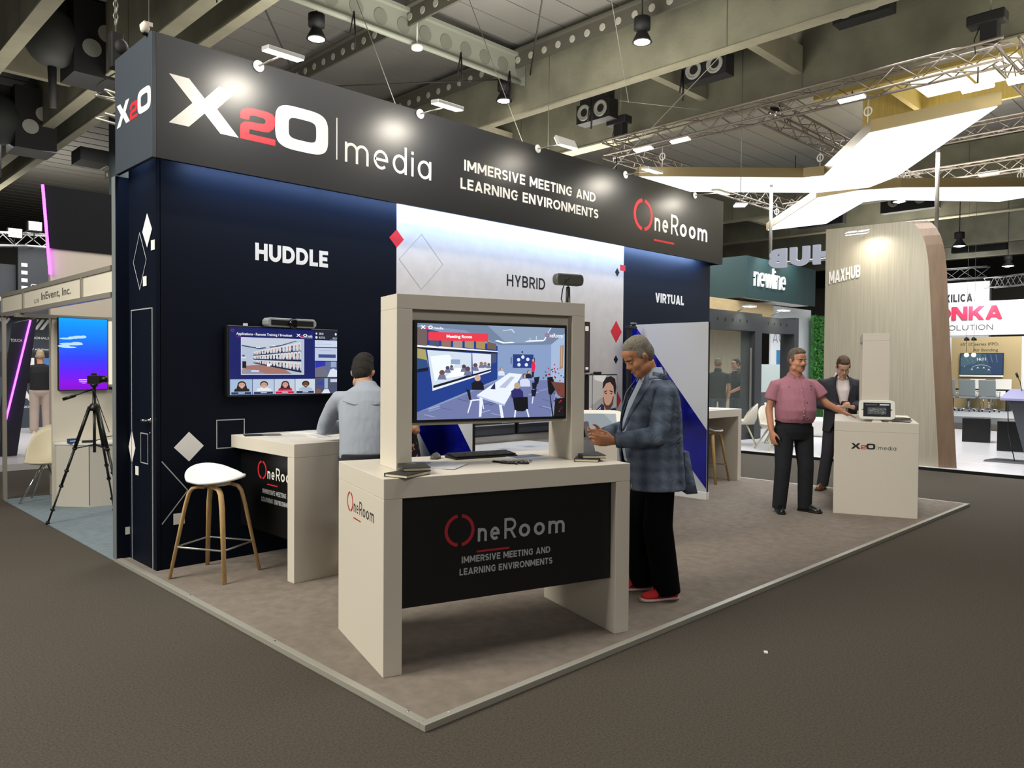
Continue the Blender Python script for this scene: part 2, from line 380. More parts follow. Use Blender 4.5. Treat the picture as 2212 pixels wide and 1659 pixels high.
# ------------------------------------------------------------ shared materials
M_white = mat('white_laminate', 'd6cfc2', .42, spec=.35)
M_whitelac = mat('white_lacquer', 'e8e6e0', .3)
M_navy = mat('navy_print', '070e1c', .55, spec=.12)
M_black = mat('black_plastic', '0c0d0f', .4)
M_blackm = mat('black_matt', '0b0b0d', .7)
M_alu = mat('aluminium', 'b9b8b2', .35, metal=.85)
M_chrome = mat('chrome', 'd8d8d8', .12, metal=1)
M_inkw = mat('white_vinyl', 'e9e8e4', .5)
M_inkg = mat('grey_vinyl', 'a9adb0', .5)
M_inkk = mat('black_vinyl', '14161c', .5)
M_red = mat('red_vinyl', 'd02633', .5)
M_conc = mat('concrete', '6b6a5a', .9, noise=.22, nscale=1.4, bump=.15, bscale=18)
M_concL = mat('concrete_pale', '7f7b68', .9, noise=.1, nscale=3)
M_steel = mat('painted_steel', '7d8177', .6)
M_oak = mat('oak_veneer', 'c3a26e', .5, noise=.15, nscale=9, stretch=(6, 6, .6))
M_skin = mat('skin', 'c08c6d', .55, noise=.06, nscale=30)
M_skin2 = mat('skin_tan', 'b27a58', .55, noise=.06, nscale=30)
M_paper = mat('paper', 'dcdcda', .6)
M_wire = mat('steel_wire', '8a897f', .5, metal=.6)
LAMPW = emis('lamp_warm', 'fff3dc', 14); LAMPH = emis('lamp_hot', 'ffe9d8', 16); LAMPC = emis('lamp_cool', 'f6f4ff', 12)
# ============================================================ HALL
T = .031
M_hall = mat('hall_carpet', '4f4a43', .97, noise=.22, nscale=90, bump=.12, bscale=420, spec=.08)
M_stand = mat('stand_carpet', '80776e', .97, noise=.12, nscale=14, bump=.12, bscale=420, spec=.08)
M_bluec = mat('blue_grey_carpet', '76838a', .95, noise=.1, nscale=12, bump=.2, bscale=200, spec=.15)
M_deck = mat('roof_deck', '716f6a', .75)
mb = MB(); mb.bx(-14, 60, -14, 48, -.2, 0); o = mb.build('floor', M_hall); tag(o, kind='structure')
mb = MB()                                                       # ribbed steel roof deck
for i in range(103):
    y = -14+i*.6; mb.bx(-14, 60, y, y+.52, 7.74, 7.80); mb.bx(-14, 60, y+.52, y+.6, 7.756, 7.80)
o = mb.build('ceiling', M_deck); tag(o, kind='structure')
M_hw = mat('hall_wall', '8c8a80', .9, noise=.08, nscale=.6)
mb = MB(); mb.bx(-14, 60, 46, 46.3, 0, 7.8); o = mb.build('wall_back', M_hw); tag(o, kind='structure')
mb = MB(); mb.bx(58, 58.3, -14, 48, 0, 7.8); o = mb.build('wall_right', M_hw); tag(o, kind='structure')
# precast concrete roof beams, paired, with cross ribs between each pair
def beam(x0, wd, zt=7.72, zb=6.5, y0=-12, y1=44):
    mb = MB(); mb.bx(x0, x0+wd, y0, y1, zb+.02, zt); mb.bx(x0-.012, x0+wd+.012, y0, y1, zb, zb+.03, 1)  # paler underside strip: its lit look is put into the colour
    for y in range(-8, 44, 7): mb.bx(x0-.004, x0+wd+.004, y+.2, y+.22, zb+.03, zt, 2)
    o = mb.build('concrete_beam', [M_conc, M_concL, mat('joint_grey', '55544a', .9)]); tag(o, kind='structure'); return o
for x, wd, lb in ((2.86, .2, 0), (4.36, .2, 0), (4.95, .15, 0), (10.72, .17, 0), (13.3, .34, 0), (23.3, .3, 0), (27.4, .3, 0), (34, .3, 0), (38, .3, 0)): beam(x, wd)
for x0, x1 in ((10.9, 13.29), (3.07, 4.35), (23.6, 27.4)):
    for y in (6.2, 8.1, 13.5, 19, 25) if x0 > 10 else (16.2, 21.5, 27):
        mb = MB(); mb.bx(x0, x1, y, y+.16, 6.82, 7.3); tag(mb.build('cross_rib', M_concL), kind='structure')
# steel roof girder across the middle bay and the perforated purlins it carries
mb = MB(); y = 10.55
mb.bx(5.12, 10.7, y-.02, y+.02, 7.02, 7.52); mb.tube((5.12, y-.06, 7.02), (10.5, y-.06, 7.02), .05); mb.bx(5.12, 10.7, y-.1, y+.1, 7.5, 7.56)
for k in range(12): mb.lathe([(.13, -.004), (.13, .004)], 14, (5.5+k*.46, y-.026, 7.27), 1, Matrix.Rotation(PI/2, 4, 'X'))
o = mb.build('steel_girder', [mat('girder_grey', '84877c', .6), mat('web_hole', '6f7066', .8)]); tag(o, 'grey steel roof girder with round web holes above the middle bay', 'girder')
M_purl = mat('purlin_grey', '4a483f', .7); M_hole = mat('purlin_hole', '9a988e', .6)
for n, (x, lb) in enumerate(((7.9, 'perforated steel purlin crossing the roof above the central stand lamps'), (10.45, 'perforated steel purlin beside the long pale concrete beam'), (5.3, 'perforated steel purlin nearest the left concrete beam'))):
    mb = MB(); mb.bx(x-.02, x+.02, 2, 26, 7.28, 7.56); mb.bx(x-.1, x+.1, 2, 26, 7.56, 7.6)
    for k in range(70): mb.lathe([(.06, -.004), (.07, .004)], 10, (x-.026, 2.3+k*.34, 7.42), 1, Matrix.Rotation(PI/2, 4, 'Y'))
    tag(mb.build('purlin', [M_purl, M_hole]), lb, 'purlin', 'perforated roof purlins')
M_brace = mat('brace_rod', '2b2a26', .6)
for (a, b, lb) in (((5.2, 10.5, 7.2), (10.6, 4.2, 7.25), 'thin dark brace rod running from the girder to the right'), ((10.7, 10.4, 7.2), (5.4, 4.6, 7.25), 'thin dark brace rod crossing the girder to the left'),
                   ((5.2, 10.7, 7.2), (10.6, 17.6, 7.25), 'thin dark brace rod behind the girder on the left'), ((10.7, 10.7, 7.2), (5.3, 17.8, 7.25), 'thin dark brace rod behind the girder on the right')):
    mb = MB(); mb.tube(a, b, .014, n=6); tag(mb.build('brace_rod', M_brace), lb, 'rod', 'diagonal roof brace rods')
# air nozzle boxes between the beams
def nozzle(x, y, z, lb, rx=0, wd=.85, ht=.38):
    t = thing('air_nozzle_box', lb, 'air vent', (x, y, z), 0, 'air jet boxes between the roof beams')
    mb = MB(); mb.bx(0, .28, -wd/2, wd/2, 0, ht); mb.bx(.05, .23, -wd/2+.05, wd/2-.05, ht, 7.739-z); mb.build('housing', M_blackm, t)
    for s in (-1, 1):
        Mx = Matrix.Rotation(-PI/2, 4, 'Y') @ Matrix.Rotation(0, 4, 'X')
        mb = MB(); mb.lathe([(.15, -.01), (.165, 0), (.155, .03), (.10, -.02), (.075, -.10), (.072, -.11)], 20, (-.012, s*wd*.25, ht*.52), 0, Mx); nz = mb.build('nozzle', mat('nozzle_grey', '8f9089', .5), t)
        mb = MB(); mb.lathe([(.078, 0), (.078, .01)], 16, (-.014, s*wd*.25, ht*.52), 0, Mx); mb.build('nozzle_throat', M_blackm, nz)
nozzle(12.1, 7.45, 6.74, 'black twin air jet box between the big beams above the stand header')
nozzle(12.1, 10.0, 6.56, 'black twin air jet box at the far left end of the big beams')
nozzle(12.1, 4.75, 6.98, 'black air jet box cut by the top edge above the skylight')
nozzle(24.6, 8.2, 6.35, 'small black air jet box above the rounded wooden wall', wd=1.5, ht=.6)
nozzle(25.0, 11.0, 6.3, 'black air jet box left of the back of the hanging letters', wd=1.5, ht=.6)
nozzle(24.6, 5.2, 6.6, 'far black air jet box by the right edge under the white sign arm', wd=1.5, ht=.6)
nozzle(36, 9.2, 6.5, 'distant air jet box just right of the rounded wooden wall', wd=2.0, ht=.75)
nozzle(36, 11.6, 5.4, 'most distant air jet box above the white truss header', wd=1.9, ht=.7)
# big round ducts and boxes in the left bay
M_duct = mat('duct_mesh', '232522', .7, noise=.2, nscale=90)
for (p, r, lb) in (((3.62, 14.6, 7.0), .42, 'big round dark duct mouth hanging in the upper left roof bay'), ((3.62, 18.6, 6.55), .45, 'second round duct mouth behind the first in the left roof bay')):
    t = thing('round_duct', lb, 'duct', p, 0, 'round ducts in the left roof bay')
    mb = MB(); mb.ell((0, 0, 0), (r, r, r*1.15), n=24); mb.bx(-.3, .3, .1, .7, 0, .75); mb.build('duct_body', M_duct, t)
    mb = MB(); mb.bx(.25, 1.0, -.3, .5, -.55, .7); mb.build('housing', M_blackm, t)
    for q in (.0, .3):
        mb = MB(); mb.lathe([(.15, 0), (.10, -.05), (.05, -.02)], 16, (.52+q*.8, -.32, -.1+q), 0, Matrix.Rotation(PI/2, 4, 'X')); mb.build('nozzle', mat('nozzle_grey', '8f9089', .5), t)
    mb = MB(); mb.tube((0, 0, -r), (.04, .1, -r-.7), .07, .05); mb.build('drop_pipe', M_blackm, t)
for (x, y, z, lb) in ((5.4, 19.5, 6.55, 'small square black box under the far left beam'), (4.95, 14.4, 6.6, 'square black box tucked behind the truss stub on the left')):
    mb = MB(); mb.bx(x, x+.6, y, y+.7, z-.3, z); tag(mb.build('roof_box', M_blackm), lb, 'box', 'black boxes under the left beams')
mb = MB(); mb.bx(6.0, 7.74, 17.8, 19.5, 4.9, 7.739); tag(mb.build('hung_drape', mat('drape_grey', '2b3336', .9)), 'dark grey drape block hung behind the left edge of the navy header', 'drape')
# hall high-bay lamps
def highbay(x, y, z, lb, hot=True, r=.15, top=7.739):
    t = thing('high_bay_lamp', lb, 'lamp', (x, y, z), 0, 'round high bay lamps on the roof')
    mb = MB(); mb.lathe([(.05, .40), (.13, .38), (.13, .2), (.07, .19), (.09, .14), (r, .02), (r+.01, 0), (r-.01, .0)], 20); mb.build('housing', M_blackm, t)
    mb = MB(); mb.lathe([(r-.01, .004), (.01, -.035)], 20); mb.build('lens', LAMPH if hot else LAMPC, t)
    if top > z+.4:
        mb = MB(); mb.tube((0, 0, .38), (0, 0, top-z), .012, n=6); mb.build('stem', M_blackm, t)
highbay(6.42, 10.95, 6.75, 'bright round hall lamp above the first letter of the header', top=7.739)
highbay(10.4, 10.8, 6.72, 'bright round hall lamp hanging at the right end of the steel girder', top=7.739)
highbay(10.1, 7.35, 6.75, 'bright round hall lamp at the top edge against the middle bay', top=7.739)
highbay(13.85, 6.98, 6.42, 'small lit round lamp below the big right beam', False, .13)
highbay(21.5, 10.2, 5.75, 'violet-white round lamp just left of the hanging sign letters', False, .17)
highbay(21.5, 7.35, 6.0, 'violet-white round lamp above the rounded wooden wall', False, .17)
highbay(24.0, 6.6, 5.05, 'small violet-white lamp touching the curved shoulder of the wooden wall', False, .17)
highbay(31.0, 7.0, 5.2, 'far violet-white lamp over the white header with black letters', False, .2)
# skylight of white pyramids in yellow light
sk = thing('skylight', 'bright pyramid skylight with yellow lit well at upper right', 'skylight', (15.1, 4.0, 6.85))
mb = MB()
for i in range(2):
    for j in range(2):
        x, y = i*1.05, j*.95-.5
        mb.add([(x, y, .3), (x+1, y, .3), (x+1, y+.9, .3), (x, y+.9, .3), (x+.5, y+.45, .75)], [(0, 1, 4), (1, 2, 4), (2, 3, 4), (3, 0, 4)])
mb.build('pyramid_panes', emis('skylight_pane', 'fff6cf', 1.6), sk)
mb = MB(); mb.bx(-.25, -.15, -.7, 2.7, .0, .9); mb.bx(2.2, 2.3, -.7, 2.7, 0, .9); mb.bx(-.2, 2.2, 1.5, 1.6, .1, .9)
mb.build('well', mat('skylight_well', 'b59f5a', .8, noise=.1, nscale=4, stretch=(8, 8, .3)), sk)
# ============================================================ THE CORNER STAND
X0, X1, Y0, Y1, YW, YF = 2.077, 10.157, 2.6255, 6.68, 6.017, 5.815
st = thing('stand_platform', 'low carpeted stand platform with pale aluminium edge strip', 'platform', (X0, Y0, 0))
mb = MB(); mb.bx(.035, X1-X0-.035, .035, Y1-Y0, .001, T); mb.build('carpet_deck', M_stand, st)
M_trim = mat('edge_strip', 'a8a69c', .45, metal=.25)
LX, LY = X1-X0, Y1-Y0
for a in ((0, LX, 0, .042), (LX-.042, LX, 0.042, LY), (0, .042, .042, LY), (0.042, LX-.042, 3.02, 3.035) if False else (LX-.042, LX-.04, .05, .06)):
    mb = MB(); mb.bx(a[0], a[1], a[2], a[3], 0.0005, T+.003); mb.build('edge_strip', M_trim, st, .003)
mb = MB()
for x, y in ((.03, .16), (.16, .03), (.03, 2.6), (.025, 1.4), (3.1, .022), (6.3, .02)): mb.lathe([(.008, 0), (.006, .002)], 8, (x, y, T+.0032))
mb.build('screw_heads', M_chrome, st)
# --- walls of the stand
M_hybrid = mat('pale_concrete_print', 'c9c6c4', .6, noise=.05, nscale=7)
M_virt = mat('blue_navy_print', '17202f', .5, spec=.2)
hw = thing('huddle_wall', 'near-black navy stand wall lettered HUDDLE with small white squares', 'wall', (2.21, YW, 0))
mb = MB(); mb.bx(0, 2.177, 0, .58, T, 3.9); mb.build('wall_panel', M_navy, hw)
Fh = frame((2.21, YW, 0), (1, 0, 0), (0, -1, 0)); Lh = lambda d=0: (Fh[0]-hw.location, *Fh[1:])
F = Lh()
mb = MB(); sign(mb, 'HUDDLE', F, .755, 2.463, .68, .142, .235, .10); mb.build('lettering', M_inkw, hw)
def deco(parent, F, items, m, line=None):
    for k in items:
        mb = MB(); mb.prism(k, F, 0, .0015); mb.build('printed_square', m, parent)
    for k in line or []:
        mb = MB(); mb.stroke(k, .008, F, 0, .0012, closed=len(k) > 3); mb.build('printed_outline', M_inkg, parent)
def dia(x, y, r, ry=None): ry = ry or r; return [(x-r, y), (x, y-ry), (x+r, y), (x, y+ry)]
def sq(x, y, s): return [(x, y), (x+s, y), (x+s, y+s), (x, y+s)]
deco(hw, F, [dia(.21, .96, .115), sq(.09, .365, .085)], M_inkw, [[(.43, .93), (.66, .93), (.66, 1.155), (.43, 1.155)], [(.004, .86), (.2, .62), (.004, .38)]])
deco(hw, F, [dia(2.177, 2.81, .085)[:3]+[(2.177, 2.895)] if False else [(2.092, 2.81), (2.176, 2.725), (2.176, 2.895)], sq(2.07, 2.19, .075)], mat('red_print', 'd8232f', .5))
# closet side with its door
cs = thing('closet_side_wall', 'dark closet side wall with a flush door outline and printed diamonds', 'wall', (2.205, YW, 0))
mb = MB(); mb.bx(-.03, 0, 0, .58, T, 3.9); mb.build('wall_panel', M_navy, cs)
Fs = (Vector((-.03, .58, 0)), Vector((0, -1, 0)), Vector((0, 0, 1)), Vector((-1, 0, 0)))
mb = MB(); mb.bx(-.034, -.0305, .07, .51, T+.01, 2.02); dr = mb.build('door', M_navy, cs)
mb = MB(); mb.stroke([(.07, T), (.07, 2.025), (.515, 2.025), (.515, T)], .008, sub(Fs, 0, 0, .0005), 0, .006); mb.build('door_gap_line', M_inkg, cs)
mb = MB(); mb.path([(-.035, .105, 1.17), (-.085, .105, 1.17), (-.09, .12, 1.172), (-.088, .205, 1.168)], .009, 8); mb.lathe([(.022, 0), (.022, .006)], 14, (-.036, .105, 1.17), 0, Matrix.Rotation(-PI/2, 4, 'Y')); mb.build('door_handle', M_chrome, dr)
mb = MB(); mb.lathe([(.01, 0), (.01, .006)], 10, (-.036, .105, 1.07), 0, Matrix.Rotation(-PI/2, 4, 'Y')); mb.build('lock', M_chrome, dr)
deco(cs, sub(Fs, 0, 0, .005), [dia(.42, 2.62, .10, .13), sq(.50, 2.46, .075), sq(.33, 2.2, .075), [(-.0, .93), (.07, .80), (.15, .93), (.07, 1.07)], sq(.15, .72, .07)], M_inkw,
     [dia(.26, 2.40, .14, .22), [(.27, .83), (.42, .83), (.42, 1.06), (.27, 1.06)]])
ep = thing('end_post_wall', 'narrow grey-edged end wall closing the left back corner of the stand', 'wall', (X0, 6.6, 0))
mb = MB(); mb.bx(0.0015, .14, 0, .08, T, 3.09); mb.build('wall_panel', M_navy, ep)
mb = MB(); mb.bx(-.003, .001, 0, .082, T, 3.09); mb.build('edge_cap', mat('edge_cap_grey', '6f7678', .5), ep)
deco(ep, (Vector((.07, 0, 0)), Vector((1, 0, 0)), Vector((0, 0, 1)), Vector((0, -1, 0))), [sq(-.005, .22, .06)], M_inkw)
hy = thing('hybrid_wall', 'pale concrete-look stand wall lettered HYBRID behind the front counter', 'wall', (4.387, YW, 0))
mb = MB(); mb.bx(0, 3.543, 0, .58, T, 3.9); mb.build('wall_panel', M_hybrid, hy)
F = (Vector((0, 0, 0)), Vector((1, 0, 0)), Vector((0, 0, 1)), Vector((0, -1, 0)))
mb = MB(); sign(mb, 'HYBRID', F, 1.467, 2.477, .61, .128, .165, .16); mb.build('lettering', M_inkk, hy)
deco(hy, F, [[(0.001, 2.725), (.085, 2.81), (0.001, 2.895)]], mat('red_print', 'd8232f', .5))
deco(hy, F, [dia(3.41, 2.80, .045, .055), dia(3.40, 1.70, .045, .055)], M_inkk, [dia(.30, 2.62, .27)])
deco(hy, F, [dia(3.40, 2.05, .115, .14), [(3.30, 1.18), (3.41, 1.04), (3.52, 1.18), (3.41, 1.32)], sq(3.47, 2.83, .072)], M_red)
vi = thing('virtual_wall', 'dark blue stand wall section lettered VIRTUAL at the right end', 'wall', (7.93, YW, 0))
mb = MB(); mb.bx(0, 2.07, 0, .58, T, 3.9); mb.build('wall_panel', M_virt, vi)
mb = MB(); sign(mb, 'VIRTUAL', F, .70, 2.476, .69, .128, .235, .10); mb.build('lettering', M_inkw, vi)
deco(vi, F, [[(0, 2.83), (.035, 2.83), (.035, 2.902), (0, 2.902)]], M_red)
# header ring
hd = thing('header_fascia', 'long black header board with white and red logo, slogan and ring logo', 'header', (X0, YF, 3.096))
W_, H_ = 7.923, .902
mb = MB(); mb.bx(.03, W_, 0, .03, 0, H_); mb.build('front_board', mat('header_print', '111419', .42, spec=.6), hd, .002)
mb = MB(); mb.bx(0, .03, 0, .783, 0, H_); mb.build('side_board', mat('side_board_lit', '39414a', .5), hd, .002)  # side paler than the front board: light on it put into the colour
mb = MB(); mb.bx(W_-.03, W_, .0301, .783, 0, H_); mb.build('end_board', M_navy, hd)
mb = MB(); mb.bx(.03, W_-.03, .0301, .78, .86, .88); mb.build('top_cover', M_navy, hd)
Ff = (Vector((0, 0, -3.096)), Vector((1, 0, 0)), Vector((0, 0, 1)), Vector((0, -1, 0)))
x2o(hd, Ff, 2.2-X0, 3.369, .356, M_inkw, M_red)
mb = MB(); sign(mb, 'IMMERSIVE MEETING AND', Ff, 5.057-X0, 3.543, 2.05, .106, .19, .13); sign(mb, 'LEARNING ENVIRONMENTS', Ff, 5.01-X0, 3.358, 2.15, .106, .19, .13); mb.build('slogan_lettering', M_inkw, hd)
oneroom(hd, Ff, 7.858-X0, 3.368, 1.718, M_inkw, M_red)
Fl = (Vector((0, 0, -3.096)), Vector((0, -1, 0)), Vector((0, 0, 1)), Vector((-1, 0, 0)))
x2o(hd, Fl, -.74, 3.45, .175, M_inkw, M_red, kx=1.0*(.68/.61), media=False)
# led strip behind the header
led = thing('led_strip', 'cool white LED strip hidden behind the lower edge of the header', 'light strip', (X0+.05, YF+.05, 3.15))
mb = MB(); mb.bx(.1, 7.7, 0, .015, 0, .012); mb.build('strip', emis('led_strip', 'dfe9ff', 6), led)
for i in range(6): area('led_wash', (3.0+i*1.22, 5.885, 3.16), (3.0+i*1.22, 6.03, 2.95), 1.2, .03, 14.0, (.40, .60, 1))
area('led_wash_left', (2.143, 6.3, 3.3), (2.143, 6.32, 2.4), .04, .4, 3.0, (.45, .66, 1), 100)
# arm floodlights along the header
for x, lb in ((2.89, 'first lit arm floodlight, at the left above the big letter X'), (4.5, 'second lit arm floodlight, above the word media'), (6.105, 'arm floodlight seen edge-on above the slogan'), (7.668, 'arm floodlight in front of the white sign, right of the slogan'), (9.233, 'last arm floodlight, above the ring logo at the right end')):
    t = thing('arm_floodlight', lb, 'lamp', (x, YF-.005, 3.965), 0, 'arm floodlights along the header')
    mb = MB(); mb.lathe([(.045, 0), (.045, .008), (.03, .012), (.012, .012)], 20, (0, 0, 0), 0, Matrix.Rotation(PI/2, 4, 'X')); mb.build('mount_disc', mat('clear_acrylic', 'cfd2d0', .1, spec=.8), t)
    mb = MB(); mb.tube((0, -.012, 0), (0, -.36, -.02), .008, n=8); mb.build('arm', M_alu, t)
    Rx = Matrix.Translation((0, -.40, -.025)) @ Matrix.Rotation(R(62 if abs(x-6.105) < .1 else 8), 4, 'X')
    mb = MB(); mb.bx(-.15, .15, -.055, .055, 0, .03, 0, Rx); mb.build('housing', mat('lamp_housing', 'c8c8c4', .4, metal=.4), t, .004)
    mb = MB(); mb.bx(-.145, .145, -.05, .05, -.006, -.0005, 0, Rx); mb.build('lens', LAMPW, t)
    area('flood_beam', (x, YF-.44, 3.92), (x+.02, YF+.02, 3.42), .28, .10, 13, (1, .93, .80), 150)
# partitions with the blue stripe
M_gpan = mat('panel_white', 'b9bbc0', .35)
M_blue = mat('blue_gloss', '070b58', .10, spec=.7, nscale=1.6, col2='0c16a4')  # two blues in broad noise: reflections painted into the colour
def partition(x, y0, y1, lb, h=2.15, strip=((.0, 2.12), (0.0, 1.25), (1.2, .02), (1.2, 1.02))):
    t = thing('partition_panel', lb, 'panel', (x, y0, 0)); d = y1-y0
    mb = MB(); mb.bx(0, .03, 0, d, T+.09, h); mb.build('board', M_gpan, t)
    mb = MB(); mb.bx(-.025, .05, -.01, d, T, T+.09); mb.build('plinth', M_whitelac, t, .003)
    mb = MB(); mb.bx(.001, .029, -.004, -.0005, T+.09, h); mb.build('edge', M_blackm, t)
    Fp = (Vector((0, d, 0)), Vector((0, -1, 0)), Vector((0, 0, 1)), Vector((-1, 0, 0)))
    mb = MB(); mb.prism([(0, 2.1), (.07, 2.14), (d-.004, .86), (d-.004, .16), (0, 1.38)], Fp, 0, .002); mb.build('blue_stripe', M_blue, t)
    return t
partition(8.084, 4.875, YW-.004, 'white partition panel with a glossy blue diagonal stripe behind the man in the checked jacket')
partition(4.39, 4.92, YW-.004, 'white and blue partition panel glimpsed through the gap under the counter screen')
# web camera and dark post at the inner end of the right partition
t = thing('thin_totem', 'thin dark upright totem seen edge-on beside the right partition', 'totem', (7.76, 5.80, 0))
mb = MB(); mb.bx(-.02, .05, -.02, .02, T, 2.08); mb.bx(-.1, .12, -.12, .12, T, T+.01); mb.build('post', M_blackm, t)
mb = MB(); mb.bx(.052, .058, -.01, .01, .9, 2.05); mb.build('edge_light', M_inkw, t)  # plain white strip along the upright
t = thing('webcam', 'black webcam perched on top of the thin dark totem', 'camera', (7.775, 5.8, 2.0815))
mb = MB(); mb.bx(-.05, .12, -.03, .03, 0, .035); mb.bx(.06, .11, -.02, .02, .036, .06); mb.build('body', M_black, t, .006)
mb = MB(); mb.bx(.05, .12, -.026, .022, .065, .08); mb.build('clip', M_alu, t)
# ============================================================ SCREENS
class Pic:
    def __init__(s, F, w, h, d=.002): s.F, s.w, s.h, s.d, s.k, s.mb = F, w, h, d, 0, MB()
    def P(s, pts, col):
        s.k += 1; o, ux, uy, un = s.F
        s.mb.add([o+ux*(p[0]*s.w)+uy*((1-p[1])*s.h)+un*(s.d+s.k*.00004) for p in pts], [tuple(range(len(pts)))], 0, False, col); return s
    def r(s, x0, y0, x1, y1, col): return s.P([(x0, y1), (x1, y1), (x1, y0), (x0, y0)], col)
    def e(s, cx, cy, rx, ry, col, n=18): return s.P([(cx+rx*math.cos(2*PI*i/n), cy-ry*math.sin(2*PI*i/n)) for i in range(n)], col)
    def t(s, txt, x, y, w, h, col, off=.01):
        s.k += 1; o, ux, uy, un = s.F
        text(s.mb, txt, s.F, x*s.w, (1-y-h)*s.h, w*s.w, h*s.h, s.d+s.k*.00004, off, 1, 0, col); return s
    def head(s, cx, cy, r, skin, hair, shirt, long=False):
        s.P([(cx-r*2.1, cy+r*3.2), (cx-r*1.9, cy+r*2.0), (cx-r*.6, cy+r*1.4), (cx+r*.6, cy+r*1.4), (cx+r*1.9, cy+r*2.0), (cx+r*2.1, cy+r*3.2)], shirt)
        s.e(cx, cy-r*.15, r*1.12, r*1.45*1.0, hair)
        if long: s.P([(cx-r*1.15, cy), (cx-r*1.5, cy+r*2.2), (cx+r*1.5, cy+r*2.2), (cx+r*1.15, cy)], hair)
        s.e(cx, cy+r*.2, r*.85, r*1.2, skin); s.P([(cx-r*.3, cy+r*1.0), (cx-r*.35, cy+r*1.7), (cx+r*.35, cy+r*1.7), (cx+r*.3, cy+r*1.0)], skin)
        for q in (-1, 1): s.e(cx+q*r*.35, cy, r*.12, r*.08, '2a1c18', 8)
        s.P([(cx-r*.35, cy+r*.72), (cx+r*.35, cy+r*.72), (cx+r*.2, cy+r*.88), (cx-r*.2, cy+r*.88)], 'e8d8d4'); return s
    def build(s, m, parent, name='picture'): return s.mb.build(name, m, parent)
def tv(name, lb, cat, loc, rz, w, h, th=.05, bez=.012, group=None, rim=M_black):
    """display with its lower left corner at loc, facing local -Y"""
    t = thing(name, lb, cat, loc, rz, group)
    mb = MB(); mb.bx(0, w, 0, th, 0, h); mb.build('housing', rim, t, .006)
    F = (Vector((bez, -.0005, bez)), Vector((1, 0, 0)), Vector((0, 0, 1)), Vector((0, -1, 0)))
    return t, Pic(F, w-2*bez, h-2*bez, .0003)
LIT = picmat('display_light', .95); LITB = picmat('display_bright', 1.15)
# huddle TV
t, p = tv('wall_television', 'wall television under HUDDLE showing a remote training slide and four faces', 'television', (2.70, 5.955, 1.34), 0, 1.01, .575, .055, .014)
p.r(0, 0, 1, 1, '101c66').r(0, .84, 0, 1, '101c66')
p.e(.03, .05, .014, .022, 'a02060').e(.03, .05, .008, .013, '101c66')
p.t('Applications - Remote Training / Broadcast', .06, .075, .50, .05, 'f0f2fa', .02).r(.06, .14, .19, .146, '8a2a6a')
p.t('X  O', .60, .065, .105, .045, 'ffffff', .04).r(.645, .085, .665, .11, 'd02040').t('media', .71, .075, .045, .035, 'ffffff').r(.64, .118, .755, .126, 'c8d0f0')
p.r(.10, .145, .675, .70, 'd6def0').r(.105, .15, .67, .69, 'b6c3d8')
p.P([(.105, .25), (.26, .29), (.45, .24), (.67, .155), (.67, .15), (.105, .15)], 'c7d0df').P([(.105, .26), (.26, .30), (.45, .25), (.60, .17), (.60, .18), (.45, .265), (.26, .315), (.105, .275)], '2a3550')
for q in ((.23, .285), (.315, .28), (.37, .255)): p.r(q[0], q[1], q[0]+.035, q[1]+.012, 'f4f8ff')
p.P([(.105, .69), (.14, .565), (.30, .545), (.45, .58), (.56, .69)], 'a5766e').P([(.105, .69), (.105, .62), (.22, .62), (.32, .69)], '8f95ae')
for row, (y0, y1, h0, h1) in enumerate(((.36, .19, .045, .135), (.42, .335, .045, .13), (.475, .51, .04, .13))):
    n = 17
    for i in range(n):
        a, b = (i/n)**1.35, ((i+.86)/n)**1.35
        X = lambda u: .205+u*.44
        Yt = lambda u: y0+(y1-y0)*u
        Hh = lambda u: h0+(h1-h0)*u
        p.P([(X(a), Yt(a)+Hh(a)), (X(b), Yt(b)+Hh(b)), (X(b), Yt(b)), (X(a), Yt(a))], 'dfe3ec')
        c = (a+b)/2; p.e(X(c), Yt(c)+Hh(c)*.42, (X(b)-X(a))*.26, Hh(c)*.24, rnd.choice(['c9947a', 'b07c62', '7a5240', 'd8a890', '3c2a28']), 8)
        p.P([(X(a)+.002, Yt(a)+Hh(a)), (X(b)-.002, Yt(b)+Hh(b)), (X(c)+.004, Yt(c)+Hh(c)*.62), (X(c)-.004, Yt(c)+Hh(c)*.62)], rnd.choice(['2c3a60', '8c96b0', '5a4a5a', '39405a', 'a8a0a8']))
    p.P([(.205, y0+h0+.012), (.645, y1+h1+.03), (.645, y1+h1), (.205, y0+h0)], '1a2036')
p.r(.325, .53, .355, .575, 'f2f4fa').head(.118, .42, .010, '8c6a5a', '2a2024', 'e2e6ee').r(.108, .50, .142, .60, '1a1a22').r(.112, .6, .135, .68, 'b09080').r(.185, .635, .255, .655, 'e2e8f4')
for i, (sk, ha, sh, bar, lg) in enumerate((('d2a590', '251a1c', '1c1d28', '26355e', True), ('d0a088', '3a2a24', 'e8eaf0', '26355e', False), ('cf9a86', '2e2024', 'd81440', 'd8103c', True), ('6d4632', '1c1614', 'a8bcd4', '26355e', False))):
    x = .004+i*.194; p.r(x, .765, x+.19, .995, ['a8bfdc', 'bccce2', 'c6d2e4', 'cfdbe8'][i]); p.head(x+.10, .845, .032, sk, ha, sh, lg); p.r(x+.01, .955, x+.18, .99, bar).r(x+.07, .962, x+.125, .976, 'cfd6ea')
    p.r(x+.19, .765, x+.194, .995, '101c66')
